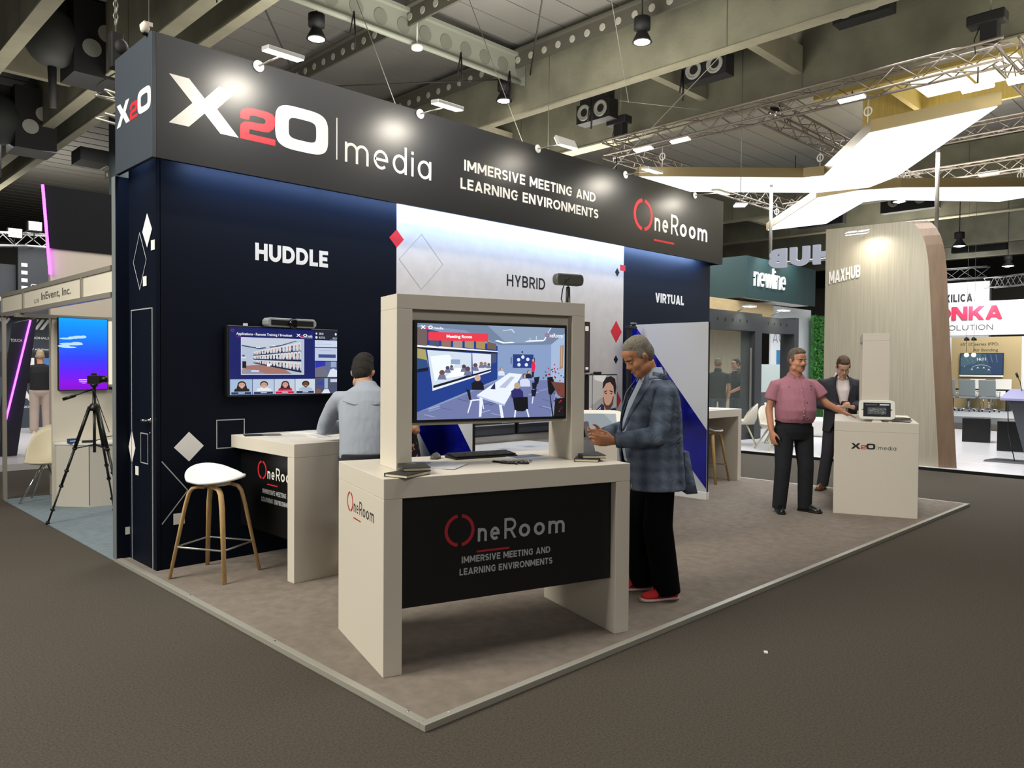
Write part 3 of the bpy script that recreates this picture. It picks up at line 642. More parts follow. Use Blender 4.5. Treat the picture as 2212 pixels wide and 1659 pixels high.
p.r(.775, 0, 1, .145, '141a30').t('28/32', .815, .035, .045, .032, 'e8ecf6').t('0:37:12', .815, .095, .06, .032, 'e8ecf6').e(.79, .05, .009, .016, 'e8ecf6', 10).e(.79, .11, .012, .02, 'e8ecf6', 12).e(.985, .05, .01, .02, 'e8ecf6', 10).t('10:11', .955, .10, .04, .03, 'e8ecf6').t('Tuesday', .925, .135, .07, .02, 'c8ccd8')
p.r(.775, .155, .998, .26, 'd2dcf0').r(.775, .275, .998, .48, 'c3cfe8').r(.81, .375, .985, .43, '3b4a86').r(.82, .31, .95, .315, '9aa8cc').r(.79, .18, .85, .184, '9aa8cc').r(.79, .215, .94, .219, '9aa8cc').r(.79, .445, .97, .449, '9aa8cc')
p.r(.775, .49, .998, .735, '5d6a94').P([(.775, .735), (.775, .6), (.87, .56), (.92, .735)], '6d6f80').P([(.78, .49), (.88, .49), (.88, .56), (.78, .59)], '2a2fb0').r(.935, .49, .99, .58, '93a8cc').P([(.90, .735), (.93, .62), (.96, .60), (.998, .63), (.998, .735)], 'dfe6f4')
p.r(.775, .745, .998, .998, '49516c').P([(.80, .82), (.86, .80), (.86, .87), (.80, .86)], '3040b0').r(.87, .76, .905, .92, '9fb4d0').P([(.84, .998), (.87, .93), (.91, .93), (.93, .998)], 'dfe6f4').P([(.775, .998), (.79, .92), (.83, .93), (.84, .998)], '7a5a5c').r(.93, .77, .998, .82, 'c8d4e8')
p.build(LIT, t)
# conference bar on the TV
t = thing('conference_bar', 'grey rounded conference camera bar with a black lens on the wall television', 'camera', (3.02, 5.985, 1.915))
bar = [(0, .02), (.02, 0), (.43, 0), (.45, .02), (.45, .055), (.43, .075), (.02, .075), (0, .055)]
Fb = (Vector((0, 0, 0)), Vector((1, 0, 0)), Vector((0, 0, 1)), Vector((0, -1, 0)))
mb = MB(); mb.prism(bar, Fb, -.025, .075); mb.build('housing', mat('camera_grey', '8f9492', .45), t, .006)
mb = MB(); mb.bx(.03, .42, -.078, -.0755, .012, .058); mb.build('grille', M_black, t, .001)
mb = MB(); mb.lathe([(.042, 0), (.042, .02), (.03, .035), (.015, .03)], 20, (.225, -.078, .033), 0, Matrix.Rotation(PI/2, 4, 'X')); mb.build('lens', mat('lens_black', '050607', .1), t)
t = thing('tv_sensor', 'tiny white sensor cube on the top edge of the wall television', 'sensor', (2.86, 5.975, 1.9155)); mb = MB(); mb.bx(-.015, .015, -.01, .01, 0, .02); mb.build('body', M_whitelac, t)
# hybrid wall displays
t, p = tv('upper_display', 'dark display edge showing just right of the counter tower, upper row', 'television', (6.13, 5.95, 1.535), 0, 1.065, .61, .06, .02, 'displays on the pale wall')
p.r(0, 0, 1, 1, '2b1b1c').r(.93, .06, .99, .16, 'd8d0cc').r(.94, .92, .99, .97, 'd8d0cc'); p.build(LIT, t)
for x, lb in ((5.03, 'lower display seen under the counter screen, left of the pair'), (5.96, 'lower display seen under the counter screen, right of the pair')):
    t, p = tv('lower_display', lb, 'television', (x, 5.94, .86), 0, .90, .56, .06, .02, 'displays on the pale wall')
    p.r(0, 0, 1, 1, '23262c').r(0, .55, 1, .9, '16181c').r(0, .80, 1, .82, '8a93a0')
    p.t('Barcelona' if x < 5.5 else 'London', .40 if x > 5.5 else .62, .68, .22 if x < 5.5 else .16, .06, 'c8ccd2').r(.78, .74, .95, .78, 'aab2be'); p.build(LIT, t)
t, p = tv('portrait_display', 'lower display with a smiling man in a striped top and his name strip', 'television', (7.16, 5.94, .93), 0, .565, .585, .055, .012, 'displays on the pale wall')
p.r(0, 0, 1, 1, '8d8a84').P([(0, 0), (.3, 0), (.75, .35), (.2, .6), (0, .7)], 'a29e98').P([(.15, 0), (.62, 0), (.5, .16), (.2, .1)], 'c9c4bd')
p.P([(.18, .80), (.45, .62), (.70, .75), (.98, .72), (1, 1), (.12, 1)], '24264e')
for k in range(5): p.P([(.2, .80+k*.04), (.42, .70+k*.045), (.42, .715+k*.045), (.2, .815+k*.04)], 'e4e2ea')
p.P([(.53, .62), (.55, .8), (.74, .85), (.80, .68)], 'a37a66').e(.68, .42, .20, .30, 'b78d77', 24).P([(.47, .30), (.49, .15), (.60, .05), (.78, .02), (.93, .08), (.98, .26), (.95, .44), (.90, .40), (.87, .24), (.74, .15), (.60, .18), (.52, .27)], '231b1a').P([(.49, .48), (.53, .66), (.62, .76), (.76, .76), (.86, .64), (.89, .46), (.85, .48), (.80, .60), (.72, .66), (.62, .66), (.55, .60), (.52, .48)], '4a3830')
p.P([(.53, .36), (.63, .33), (.64, .35), (.54, .385)], '2a1e1a').P([(.73, .33), (.85, .36), (.85, .385), (.73, .355)], '2a1e1a').e(.60, .40, .03, .014, '2a1e1a', 10).e(.79, .405, .03, .014, '2a1e1a', 10)
p.P([(.66, .4), (.63, .52), (.70, .53), (.71, .4)], '9a6f5c').P([(.56, .56), (.78, .56), (.84, .64), (.76, .73), (.60, .72), (.54, .62)], '3b2c27').P([(.60, .60), (.76, .60), (.72, .65), (.63, .65)], 'e8dcd4').P([(.68, .32), (.9, .30), (.9, .66), (.80, .66)], '5d443b') if False else p
p.r(.12, .87, 1, 1, '14142a').t('Manuel Lopez Garcia', .30, .90, .58, .055, 'e8e8ee').r(0, .7, .12, .92, 'd8a8b8').r(.1, 0, .12, 1, '14142a'); p.build(LIT, t)
t = thing('webcam', 'small black webcam clipped over the portrait display', 'camera', (7.36, 5.965, 1.5155)); mb = MB(); mb.bx(-.06, .06, -.02, .02, 0, .03); mb.build('body', M_black, t, .008); mb = MB(); mb.path([(-.06, 0, .01), (-.1, .01, .005), (-.12, .015, .0)], .004, 6); mb.build('cable', M_black, t)
# ============================================================ COUNTERS
M_panel = mat('counter_print', '08090b', .4, spec=.5)
CT = 1.034
def counter(name, lb, loc, rz, L=1.52, D=.82, tower=True, side=None, front=True, th=.10):
    t = thing(name, lb, 'counter', loc, rz)
    mb = MB(); mb.bx(0, L, 0, D, CT-.105, CT); mb.build('worktop', M_white, t, .003)
    for x in (0, L-th):
        mb = MB(); mb.bx(x, x+th, 0, D, T, CT-.1055); mb.build('leg', M_white, t, .003)
    if front:
        mb = MB(); mb.bx(th+.0005, L-th-.0005, .05, .075, .352, CT-.106); mb.build('front_panel', M_panel, t)
        F = (Vector((0, .05, 0)), Vector((1, 0, 0)), Vector((0, 0, 1)), Vector((0, -1, 0)))
        if front is True:
            oneroom(t, F, .352, .655, .745, M_inkg, mat('red_vinyl_dark', 'b01f30', .5))
            mb = MB(); sign(mb, 'IMMERSIVE MEETING AND', F, .452, .548, .551, .036, .20, .13); sign(mb, 'LEARNING ENVIRONMENTS', F, .440, .484, .577, .036, .20, .13); mb.build('slogan_lettering', M_inkg, t)
    Fs = (Vector((0, D, 0)), Vector((0, -1, 0)), Vector((0, 0, 1)), Vector((-1, 0, 0)))
    if side == 'ring': oneroom(t, Fs, .185, .785, .485, mat('dark_ink', '3a3634', .5), mat('red_vinyl_dark', 'b01f30', .5), .018)
    if side == 'mark': x2o(t, Fs, .17, .742, .062, M_inkk, M_red, kx=1.03)
    if tower:
        x0, x1, y0, y1 = .165, 1.375, .28, .55
        for x in (x0, x1-.09):
            mb = MB(); mb.bx(x, x+.09, y0, y1, CT+.0005, 1.91); mb.build('tower_post', M_white, t, .002)
        mb = MB(); mb.bx(x0, x1, y0, y1, 1.9105, 1.99); mb.build('tower_top', M_white, t, .002)
        mb = MB(); mb.bx(x0+.0905, x1-.0905, y0+.05, y1-.03, 1.27, 1.91); mb.build('back_panel', M_white, t)
    return t
c1 = counter('demo_counter', 'white counter with screen tower, black front panel and red ring logo, nearest the corner', (2.242, 3.175, 0), R(-16.5), side='ring')
c2 = counter('demo_counter', 'white counter seen end-on with the small three-sign logo, beside the man in the pink shirt', (8.696, 2.733, 0), R(22.3), side='mark', front='plain')
# huddle table against the wall (runs along Y)
t = thing('huddle_counter', 'white high table against the HUDDLE wall with a black ring-logo panel under it', 'table', (2.757, 5.0, 0)); hcT = t
mb = MB(); mb.bx(0, .82, 0, 1.014, CT-.10, CT); mb.build('worktop', M_white, t, .003)
mb = MB(); mb.bx(0, .82, 0, .095, T, CT-.1005); mb.build('leg', M_white, t, .003)
mb = MB(); mb.bx(.08, .10, .0955, 1.013, .30, CT-.1005); mb.build('modesty_panel', M_panel, t)
F = (Vector((.08, 1.014, 0)), Vector((0, -1, 0)), Vector((0, 0, 1)), Vector((-1, 0, 0)))
oneroom(t, F, .30, .72, .62, M_inkw, M_red)
mb = MB(); sign(mb, 'IMMERSIVE MEETING AND', F, .38, .60, .47, .036, .20, .13); sign(mb, 'LEARNING ENVIRONMENTS', F, .36, .535, .50, .036, .20, .13); mb.build('slogan_lettering', M_inkg, t)
# hybrid table (low) and virtual table
t = thing('hybrid_table', 'low white table along the pale HYBRID wall, glimpsed under the counter screen', 'table', (4.62, 4.95, 0))
mb = MB(); mb.bx(0, 1.55, 0, 1.05, .70, .78); mb.build('worktop', M_whitelac, t, .003)
for x in (0, 1.47): mb = MB(); mb.bx(x, x+.08, 0, 1.05, T, .6995); mb.build('leg', M_whitelac, t, .003)
t = thing('virtual_table', 'white high table at the right end of the stand, behind the blue-striped partition', 'table', (8.75, 5.42, 0))
mb = MB(); mb.bx(0, 1.14, 0, .585, .93, CT); mb.build('worktop', M_white, t, .003)
mb = MB(); mb.bx(1.05, 1.14, 0, .585, T, .9295); mb.build('leg', M_white, t, .003)
mb = MB(); mb.bx(0, .08, 0, .585, T, .9295); mb.build('leg', M_white, t, .003)
# screen in the front counter's tower
def clocal(x, y, z, base=(2.242, 3.175), a=R(-16.5)): return (base[0]+x*math.cos(a)-y*math.sin(a), base[1]+x*math.sin(a)+y*math.cos(a), z)
t, p = tv('tower_screen', 'large counter screen showing a meeting room with a long white table', 'television', clocal(.268, .288, 1.285), R(-16.5), .985, .568, .040, .018)
p.r(0, 0, 1, 1, '7f92b4')
p.P([(0, 0), (1, 0), (1, .10), (.88, .20), (.55, .215), (.3, .06), (0, .02)], '6c7e98').P([(.45, 0), (.90, 0), (.86, .15), (.72, .18), (.58, .185)], '8496b0')
p.P([(.50, .165), (.56, .19), (.64, .18), (.62, .17), (.57, .178), (.52, .155)], 'e6f2ff').P([(.72, .165), (.84, .155), (.90, .0), (.895, .0), (.855, .14), (.74, .15), (.71, .16)], 'e6f2ff').P([(.55, .05), (.62, .03), (.64, .07), (.63, .07), (.615, .04), (.56, .055)], 'c3cfe0').r(.745, .12, .748, .15, 'e6f2ff').r(.79, .10, .793, .14, 'e6f2ff')
p.P([(0, .05), (.03, .05), (.52, .22), (.52, .58), (0, .92)], '1d3a86').P([(.52, .21), (.90, .19), (.90, .60), (.52, .60)], '8196bc').P([(.90, .19), (1, .06), (1, .62), (.90, .60)], '9db0ce')
p.P([(0, .92), (.12, .86), (.52, .60), (.90, .59), (.94, .70), (.90, 1), (0, 1)], '6b74a0')
for k in range(26):
    x = rnd.uniform(.02, .85); y = rnd.uniform(.66, .98)
    if y > .92-.55*x: p.P([(x, y), (x+.07, y-.03+.06*(k % 2)), (x+.075, y-.022+.06*(k % 2)), (x+.005, y+.01)], rnd.choice(['55608c', '8890b8', '4c567e', '9aa0c4']))
p.P([(.0, .22), (.0, .245), (.52, .285), (.52, .275)], 'e8eef8').P([(0, .245), (.0, .27), (.52, .30), (.52, .286)], '14182c')
for i in range(7):
    a = i*.075; p.P([(a, .04+a*.3), (a+.06, .06+a*.3), (a+.06, .235+a*.06), (a, .225+a*.06)], ['6a5a58', '4a5068', '8a6a60', '9a8a84', '9c8a6a', 'a08858', '6d5a50'][i])
p.P([(0, .26), (.05, .27), (.07, .45), (0, .47)], 'a49a62').P([(0, .36), (.06, .38), (.07, .47), (0, .48)], '2a4a7c').P([(0, .475), (.065, .455), (.067, .49), (0, .51)], '10142a')
p.P([(.06, .275), (.345, .30), (.345, .52), (.095, .67)], 'c8d4e4').P([(.35, .30), (.475, .31), (.475, .475), (.355, .525)], 'd5dbe8').P([(.095, .66), (.475, .475), (.475, .50), (.095, .70)], 'dfe6f2').P([(.10, .645), (.475, .47), (.475, .487), (.10, .672)], '0e1222')
p.P([(.08, .34), (.20, .32), (.24, .42), (.16, .55), (.11, .6)], 'e6eef6').P([(.17, .57), (.24, .46), (.29, .46), (.33, .53)], 'f4f8fc').r(.21, .37, .27, .42, '8aa0b8')
for (x, y, r_, c) in ((.155, .51, .018, '6a4a44'), (.19, .46, .013, '4a4050'), (.215, .445, .01, '5a4a50'), (.295, .445, .014, '4a3a40'), (.32, .47, .017, '5a4048'), (.37, .43, .015, '5a4240'), (.41, .41, .012, '8a6a60'), (.435, .41, .011, '9a7a70'), (.46, .42, .01, '6a5048')): p.e(x, y, r_, r_*1.6, c, 10).P([(x-r_*1.6, y+r_*4), (x-r_, y+r_*1.2), (x+r_, y+r_*1.2), (x+r_*1.6, y+r_*4)], '6c7090')
p.P([(.475, .30), (.51, .305), (.51, .40), (.475, .41)], '44506c')
p.r(.625, .305, .77, .455, '1c2c60').r(.628, .31, .767, .45, '25387c')
for x, y in ((.665, .365), (.695, .335), (.73, .36), (.668, .42), (.72, .42)): p.e(x, y, .012, .02, 'cfdcf4', 10)
p.r(.61, .34, .615, .41, '14182c').r(.775, .34, .78, .41, '14182c').e(.69, .28, .006, .01, '14182c', 8)
p.P([(.755, .43), (.762, .385), (.778, .385), (.785, .44), (.778, .50), (.758, .50)], 'd82050').e(.768, .37, .008, .014, 'c09a88', 10).P([(.758, .50), (.776, .50), (.772, .56), (.76, .56)], '1c2034')
p.P([(.38, .75), (.60, .51), (.69, .525), (.57, .855)], 'dfe6f4').P([(.38, .75), (.57, .855), (.57, .875), (.38, .77)], 'a4aed0').P([(.53, .67), (.61, .55), (.64, .553), (.575, .675)], 'b0b8d0')
p.P([(.40, .77), (.42, .78), (.412, .98), (.395, .985)], 'dfe6f4').P([(.53, .855), (.55, .86), (.565, 1), (.545, 1)], 'dfe6f4').P([(.47, .685), (.50, .62), (.503, .62), (.505, .69)], '20264a')
def seat_fig(x, y, s, body, hairc, skin='c8a088'): p.P([(x-s*.9, y+s*3.2), (x-s*1.0, y+s*1.4), (x-s*.4, y+s*.8), (x+s*.5, y+s*.8), (x+s*1.0, y+s*1.6), (x+s*1.1, y+s*3.2)], body).e(x, y, s*.5, s*.85, hairc, 12).e(x+s*.12, y+s*.12, s*.38, s*.7, skin, 12)
seat_fig(.385, .565, .04, '12141f', 'c8a890'); p.P([(.31, .68), (.335, .70), (.345, .80), (.33, .80)], '12141f').P([(.34, .80), (.40, .79), (.40, .805), (.335, .815)], 'dfe6f4').P([(.34, .81), (.35, .81), (.325, .94), (.318, .94)], 'dfe6f4').P([(.41, .80), (.42, .80), (.43, .90), (.424, .90)], 'dfe6f4')
seat_fig(.545, .47, .022, 'cfd8ec', '8a6a5a'); seat_fig(.655, .65, .042, '2c2a66', 'b89a7a', 'b89a7a'); seat_fig(.71, .545, .036, 'c8d0e8', '5a4a48'); seat_fig(.735, .50, .022, '1c2034', '4a3a38')
p.P([(.625, .78), (.73, .775), (.735, .91), (.70, .935), (.64, .93)], '0a0c14').P([(.64, .92), (.65, .92), (.645, 1), (.635, 1)], 'dfe6f4').P([(.72, .91), (.73, .91), (.745, 1), (.735, 1)], 'dfe6f4')
for x, y in ((.775, .56), (.76, .62), (.755, .70)): p.P([(x, y), (x+.04, y-.01), (x+.03, y+.07), (x+.005, y+.08)], '10142a').P([(x+.01, y+.07), (x+.018, y+.07), (x+.012, y+.15), (x+.004, y+.15)], 'cfd8ec')
p.P([(.87, .56), (.91, .55), (.93, .70), (.90, .76), (.88, .74)], '0a0c14').P([(.90, .61), (1, .62), (1, .80), (.95, .76)], '6a3f36').P([(.885, .72), (.89, .72), (.92, 1), (.91, 1)], '0a0c14').P([(.93, .8), (1, .79), (1, 1), (.92, 1)], '140f14')
p.P([(.965, .2), (.99, .19), (.985, .45), (.96, .47)], '9a7a5c').P([(.97, .2), (.98, .2), (.98, .43), (.968, .44)], 'b8987a')
for k in range(46):
    x, y = rnd.gauss(.905, .028), rnd.gauss(.52, .06)
    if k > 24: x, y = rnd.gauss(.962, .022), rnd.gauss(.60+.006*k, .08)
    if x < .993: p.e(x, y, .006, .008, rnd.choice(['5a2030', 'a82030', '7a1a2c', 'c03040', '3a1a24']), 7)
p.t('X  O', .018, .022, .075, .038, 'ffffff', .04).r(.05, .04, .066, .06, 'd83050').t('media', .10, .033, .06, .026, 'f4f6fa').r(.066, .088, .452, .175, 'e0384a').t('Meeting Room', .18, .112, .165, .042, 'ffffff', .03)
p.t('neRoom', .885, .065, .095, .045, 'f4f6fa').e(.863, .085, .014, .026, 'c03050', 16).e(.863, .085, .011, .021, '7686a2', 16).r(.885, .125, .91, .129, 'd03050')
p.build(LITB, t)
# camera on top of the tower
t = thing('tower_camera', 'dark rounded camera on a short black stand on top of the screen tower', 'camera', clocal(1.34, .42, 1.9905), R(-16.5))
mb = MB(); mb.lathe([(.05, 0), (.045, .006), (.016, .012), (.013, .10), (.012, .11)], 20); mb.build('stand', M_black, t)
mb = MB(); mb.prism([(-.10+.02*math.cos(R(a))+(.16 if c else 0)+.02-.0, .155+.035*math.sin(R(a))) for c, aa in ((1, range(-90, 91, 15)), (0, range(90, 271, 15))) for a in aa], (Vector((0, 0, 0)), Vector((1, 0, 0)), Vector((0, 0, 1)), Vector((0, -1, 0))), -.03, .03); mb.build('camera_body', mat('camera_dark', '53544f', .45), t, .008)
mb = MB(); mb.tube((0, 0, .108), (0, 0, .124), .006); mb.build('joint', M_chrome, t)
mb = MB(); mb.path([(-.01, -.032, .165), (-.045, -.05, .15), (-.068, -.045, .09), (-.068, -.03, .03), (-.05, -.02, .003)], .004, 6); mb.build('cable', M_black, t)
# ---- things on the front counter (counter-local coordinates)
CB = R(-16.5)
def oncounter(name, lb, cat, x, y, dz, rz, group=None): return thing(name, lb, cat, clocal(x, y, CT+dz), CB+R(rz), group)
M_cover = mat('notebook_cover', '23211f', .55); M_page = mat('page_edges', 'd9d0b4', .7)
def notebook(lb, x, y, dz, rz, w=.145, h=.21, group='black notebooks on the counter'):
    t = oncounter('notebook', lb, 'notebook', x, y, dz, rz, group)
    mb = MB(); mb.bx(-w/2, w/2, -h/2, h/2, 0, .003); mb.bx(-w/2, w/2, -h/2, h/2, .016, .019); mb.bx(-w/2, -w/2+.003, -h/2, h/2, .003, .016); mb.build('cover', M_cover, t)
    mb = MB(); mb.bx(-w/2+.0035, w/2-.004, -h/2+.004, h/2-.004, .0032, .0158); mb.build('pages', M_page, t)
    mb = MB(); mb.bx(-.035, .02, h/2-.05, h/2-.043, .0190, .0194); mb.build('title_print', M_inkg, t)
notebook('lower black notebook of the pair overhanging the left front corner of the counter', .155, .075, 0, -58, .145, .205)
notebook('upper black notebook of the pair at the left front corner, askew on the lower one', .225, .17, .0195, -12)
notebook('lower black notebook of the pair at the right end of the counter', 1.375, .235, 0, -38, .145, .21)
notebook('upper black notebook of the pair at the right end of the counter', 1.40, .245, .0195, -20, .145, .205)
# keyboard
t = oncounter('keyboard', 'black computer keyboard behind the row of pens on the counter', 'keyboard', .86, .655, 0, 3)
mb = MB(); mb.prism([(-.075, 0), (.075, 0), (.075, .022), (-.075, .010)], (Vector((-.22, 0, 0)), Vector((0, 1, 0)), Vector((0, 0, 1)), Vector((1, 0, 0))), 0, .44); mb.build('case', M_black, t, .003)
for r_ in range(5):
    mb = MB()
    for k in range(17): mb.box((-.202+k*.0252, -.055+r_*.027, .0165+r_*.0022), (.021, .022, .008))
    mb.build('key_row', mat('keycap', '141517', .5), t, .001, 1)
t = oncounter('computer_mouse', 'grey and black computer mouse left of the keyboard', 'mouse', .565, .69, 0, -35)
mb = MB(); rings = []
for i in range(9):
    u = i/8; yy = -.055+.11*u; wdt = .032*(math.sin(PI*(.12+.76*u)))**.6; hh = .036*math.sin(PI*(.10+.72*u))**.8
    rings.append([Vector((wdt*math.cos(a), yy, max(0, hh*math.sin(a)))) for a in [PI*j/10 for j in range(11)]])
mb.loft(rings); mb.build('shell', mat('mouse_grey', '4b4a45', .35), t)
mb = MB(); mb.tube((-.004, .03, .031), (.004, .03, .031), .008); mb.build('wheel', M_black, t)
# printed sheets
def sheet(lb, pos, rz, w=.21, h=.297, top='dfe3ea', img=None, n=1, group=None, base=None, name='brochure', cat='brochure', curl=0):
    t = thing(name, lb, cat, pos, rz, group)
    mb = MB(); mb.bx(-w/2, w/2, -h/2, h/2, 0, .0012*n); mb.build('sheet', M_paper, t)
    pc = Pic((Vector((-w/2+.004, -h/2+.004, .0012*n)), Vector((1, 0, 0)), Vector((0, 1, 0)), Vector((0, 0, 1))), w-.008, h-.008, .0003)
    pc.r(0, 0, 1, 1, top)
    for q in (img or []): pc.r(*q)
    pc.build(printmat('brochure_ink', .35), t, 'print'); return t
SK = [(0, 0, 1, .42, '9fb0cc'), (.1, .08, .55, .3, '5a6c90'), (0, .42, 1, .46, '22305c')]
sheet('glossy brochure with a blue city picture beside the left notebooks', clocal(.40, .40, CT), CB+R(-24), .23, .32, 'd5d9e2', SK+[(.2, .12, .5, .2, '2f3a55')], 3, 'brochures on the front counter')
sheet('pale glossy folder lying at the front edge beside the left notebooks', clocal(.47, .335, CT+.004), CB+R(-42), .21, .26, 'cdd0d8', [(0, 0, 1, .1, 'bcc6da')], 1, 'brochures on the front counter')
sheet('brochure with a dark blue picture on the right half of the counter', clocal(1.13, .47, CT), CB+R(8), .23, .31, 'dde0e2', [(0, 0, 1, .42, '3c4a78'), (.0, .05, .7, .35, '6a7898')], 2, 'brochures on the front counter')
sheet('small white card left of the pens', clocal(.79, .34, CT), CB+R(4), .09, .055, 'd3ccba', [], 1, None, None, 'card', 'card')
for k, (x, y, a) in enumerate(((.815, .325, 48), (.830, .30, 44), (.848, .298, 40), (.862, .285, 46), (.876, .262, 30), (.905, .268, 38), (.92, .262, 34), (.936, .258, 30), (.95, .256, 26), (.968, .262, -30))):
    t = oncounter('pen', 'short black and white pen in the row of pens on the counter', 'pen', x, y, .006, a+60, 'pens on the counter')
    mb = MB(); mb.path([(-.05, 0, 0), (-.045, 0, 0), (.0, 0, 0)], [.003, .006, .006], 8); mb.build('barrel', M_black, t)
    mb = MB(); mb.path([(.0005, 0, 0), (.012, 0, 0), (.05, 0, 0), (.058, 0, 0)], [.006, .0062, .0055, .002], 8); mb.build('cap', M_chrome if k % 2 else M_black, t)
    mb = MB(); mb.box((.03, 0, .007), (.036, .003, .002)); mb.build('clip', M_chrome, t)
# things on the huddle table
sheet('dark printed leaflet at the left end of the high table under HUDDLE', (2.93, 5.82, CT), R(70), .21, .297, '6b6c70', [(0, 0, 1, .5, '2a2c30')], 1, 'leaflets on the huddle table')
sheet('pale leaflet beside the dark one on the high table under HUDDLE', (3.02, 5.62, CT), R(78), .21, .297, 'd0cdc4', [], 1, 'leaflets on the huddle table')
sheet('booklet with a dark border on the high table beside the elbow', (3.36, 5.78, CT), R(15), .23, .32, 'e1e0da', [(0, 0, 1, .05, '3a3c40'), (0, .9, 1, 1, '4a4c50')], 5, 'leaflets on the huddle table')
sheet('open laptop-sized booklet under the elbow on the high table', (3.32, 5.42, CT), R(80), .25, .33, 'd4d3ce', [(0, .3, 1, .36, '54565a')], 4, 'leaflets on the huddle table')
for k, (x, y, r_, lb) in enumerate(((4.95, 5.45, 20, 'printed sheet on the low white table, left of the gap under the screen'), (5.35, 5.42, 10, 'printed sheet with a grey picture on the low white table'), (5.75, 5.5, 75, 'folded sheet at the right end of the low white table'))):
    sheet(lb, (x, y, .78), R(r_), .21, .297, 'd5d5d6', [(.1, .1, .6, .45, '9ea2a8')], 1, 'sheets on the low table')
# things on the virtual table
sheet('open booklet on the high table behind the striped partition', (9.35, 5.6, CT), R(5), .2, .28, 'cfc9b0', [(0, 0, .5, 1, 'b8b08c')], 3, 'papers on the virtual table')
sheet('white sheet near the end of the high table behind the striped partition', (9.62, 5.62, CT), R(30), .2, .28, 'e4e4e0', [], 1, 'papers on the virtual table')
t, p = tv('virtual_monitor', 'dark monitor with a white top edge on the high table behind the partition', 'monitor', (9.02, 5.72, 1.12), 0, .40, .50, .05, .012); p.r(0, 0, 1, 1, '23252c'); p.build(LIT, t)
mb = MB(); mb.bx(0, .40, 0, .05, .5005, .515); mb.build('top_edge', M_whitelac, t); mb = MB(); mb.bx(.15, .25, .02, .05, -.08, -.0005); mb.bx(.08, .32, -.05, .10, -.0855, -.08); mb.build('foot', M_black, t)
# ============================================================ TABLET KIOSKS
M_frame = mat('tablet_frame', 'e3e2da', .35)
def tablet(lb, loc, rz, tilt, w=.30, h=.20, scr=None, dark=True):
    t = thing('tablet_kiosk', lb, 'tablet', loc, rz)
    Mx = Matrix.Translation((0, 0, .13)) @ Matrix.Rotation(R(-tilt), 4, 'X')
    pts = sup(0, 0, w/2, h/2, .28, 40); F = (Mx @ Vector((0, 0, 0)), (Mx.to_3x3() @ Vector((1, 0, 0))), (Mx.to_3x3() @ Vector((0, 0, 1))), (Mx.to_3x3() @ Vector((0, -1, 0))))
    mb = MB(); mb.prism(pts, F, -.02, .006); mb.build('frame', M_frame, t, .006)
    mb = MB(); mb.bx(-.05, .05, -.06, .045, .0, .008); mb.bx(-.04, .04, .0, .04, .008, .10); mb.build('bracket', M_frame, t)
    pc = Pic((F[0]-F[1]*w*.37-F[2]*h*.36, F[1], F[2], F[3]), w*.74, h*.72, .0065); scr(pc); pc.build(LIT, t)
    return t
def scr1(p):
    p.r(0, 0, 1, 1, '101216').P([(-.08, .5), (0, .45), (0, .55)], '14161a').P([(1.08, .5), (1, .45), (1, .55)], '14161a').r(.60, .10, .95, .17, 'd8dadc').r(.06, .12, .5, .15, '6a6e74').r(.1, .22, .85, .24, '5a5e64').r(.16, .34, .84, .82, '4e524e')
    for k in range(26): x = rnd.uniform(.18, .80); y = rnd.uniform(.4, .78); p.r(x, y, x+.05, y+.05, rnd.choice(['7c807a', '2c302c', '9a9c94', '5e625c']))
def scr2(p): p.r(0, 0, 1, 1, '8f989f').P([(.72, 0), (1, 0), (1, .7)], 'a4adb4')
b2 = (8.696, 2.733); a2 = R(22.3)
tablet('white-framed tablet with a dark screen on the end-on counter by the pink shirt', clocal(.095, .40, CT, b2, a2), R(22.3-90), 12, .36, .21, scr1)
for (x, y, z0, r_, lb) in ((.30, .16, 0, 20, 'lower black notebook on the end-on counter'), (.33, .17, .0195, 40, 'upper black notebook on the end-on counter')):
    t = thing('notebook', lb, 'notebook', clocal(x, y, CT+z0, b2, a2), a2+R(r_), 'black notebooks on the end-on counter'); mb = MB(); mb.bx(-.07, .07, -.1, .1, 0, .003); mb.bx(-.07, .07, -.1, .1, .016, .019); mb.build('cover', M_cover, t); mb = MB(); mb.bx(-.066, .066, -.096, .096, .0032, .0158); mb.build('pages', M_page, t)
for k in range(5):
    t = thing('pen', 'small dark pen lying on the right side of the end-on counter', 'pen', clocal(.12+.01*k, .10+.028*k, CT+.006, b2, a2), a2+R(20+30*k), 'pens on the end-on counter'); mb = MB(); mb.path([(-.06, 0, 0), (0, 0, 0), (.06, 0, 0)], [.004, .006, .003], 8); mb.build('barrel', M_black, t)
sheet('white leaflet at the right edge of the end-on counter', clocal(.26, .10, CT, b2, a2)[:2]+(CT,), a2+R(4), .2, .17, 'dcdad4', [], 1)
t = thing('kiosk_pedestal', 'slim white pedestal carrying the big tilted tablet beside the checked jacket', 'pedestal', (5.16, 4.20, 0), R(-45))
mb = MB(); mb.bx(-.17, .17, -.17, .17, T, .98); mb.build('body', M_white, t, .003)
tablet('large white-framed tilted tablet held on the slim pedestal, in front of the checked jacket', (5.16, 4.20, .98), R(-45), 48, .50, .34, scr2)
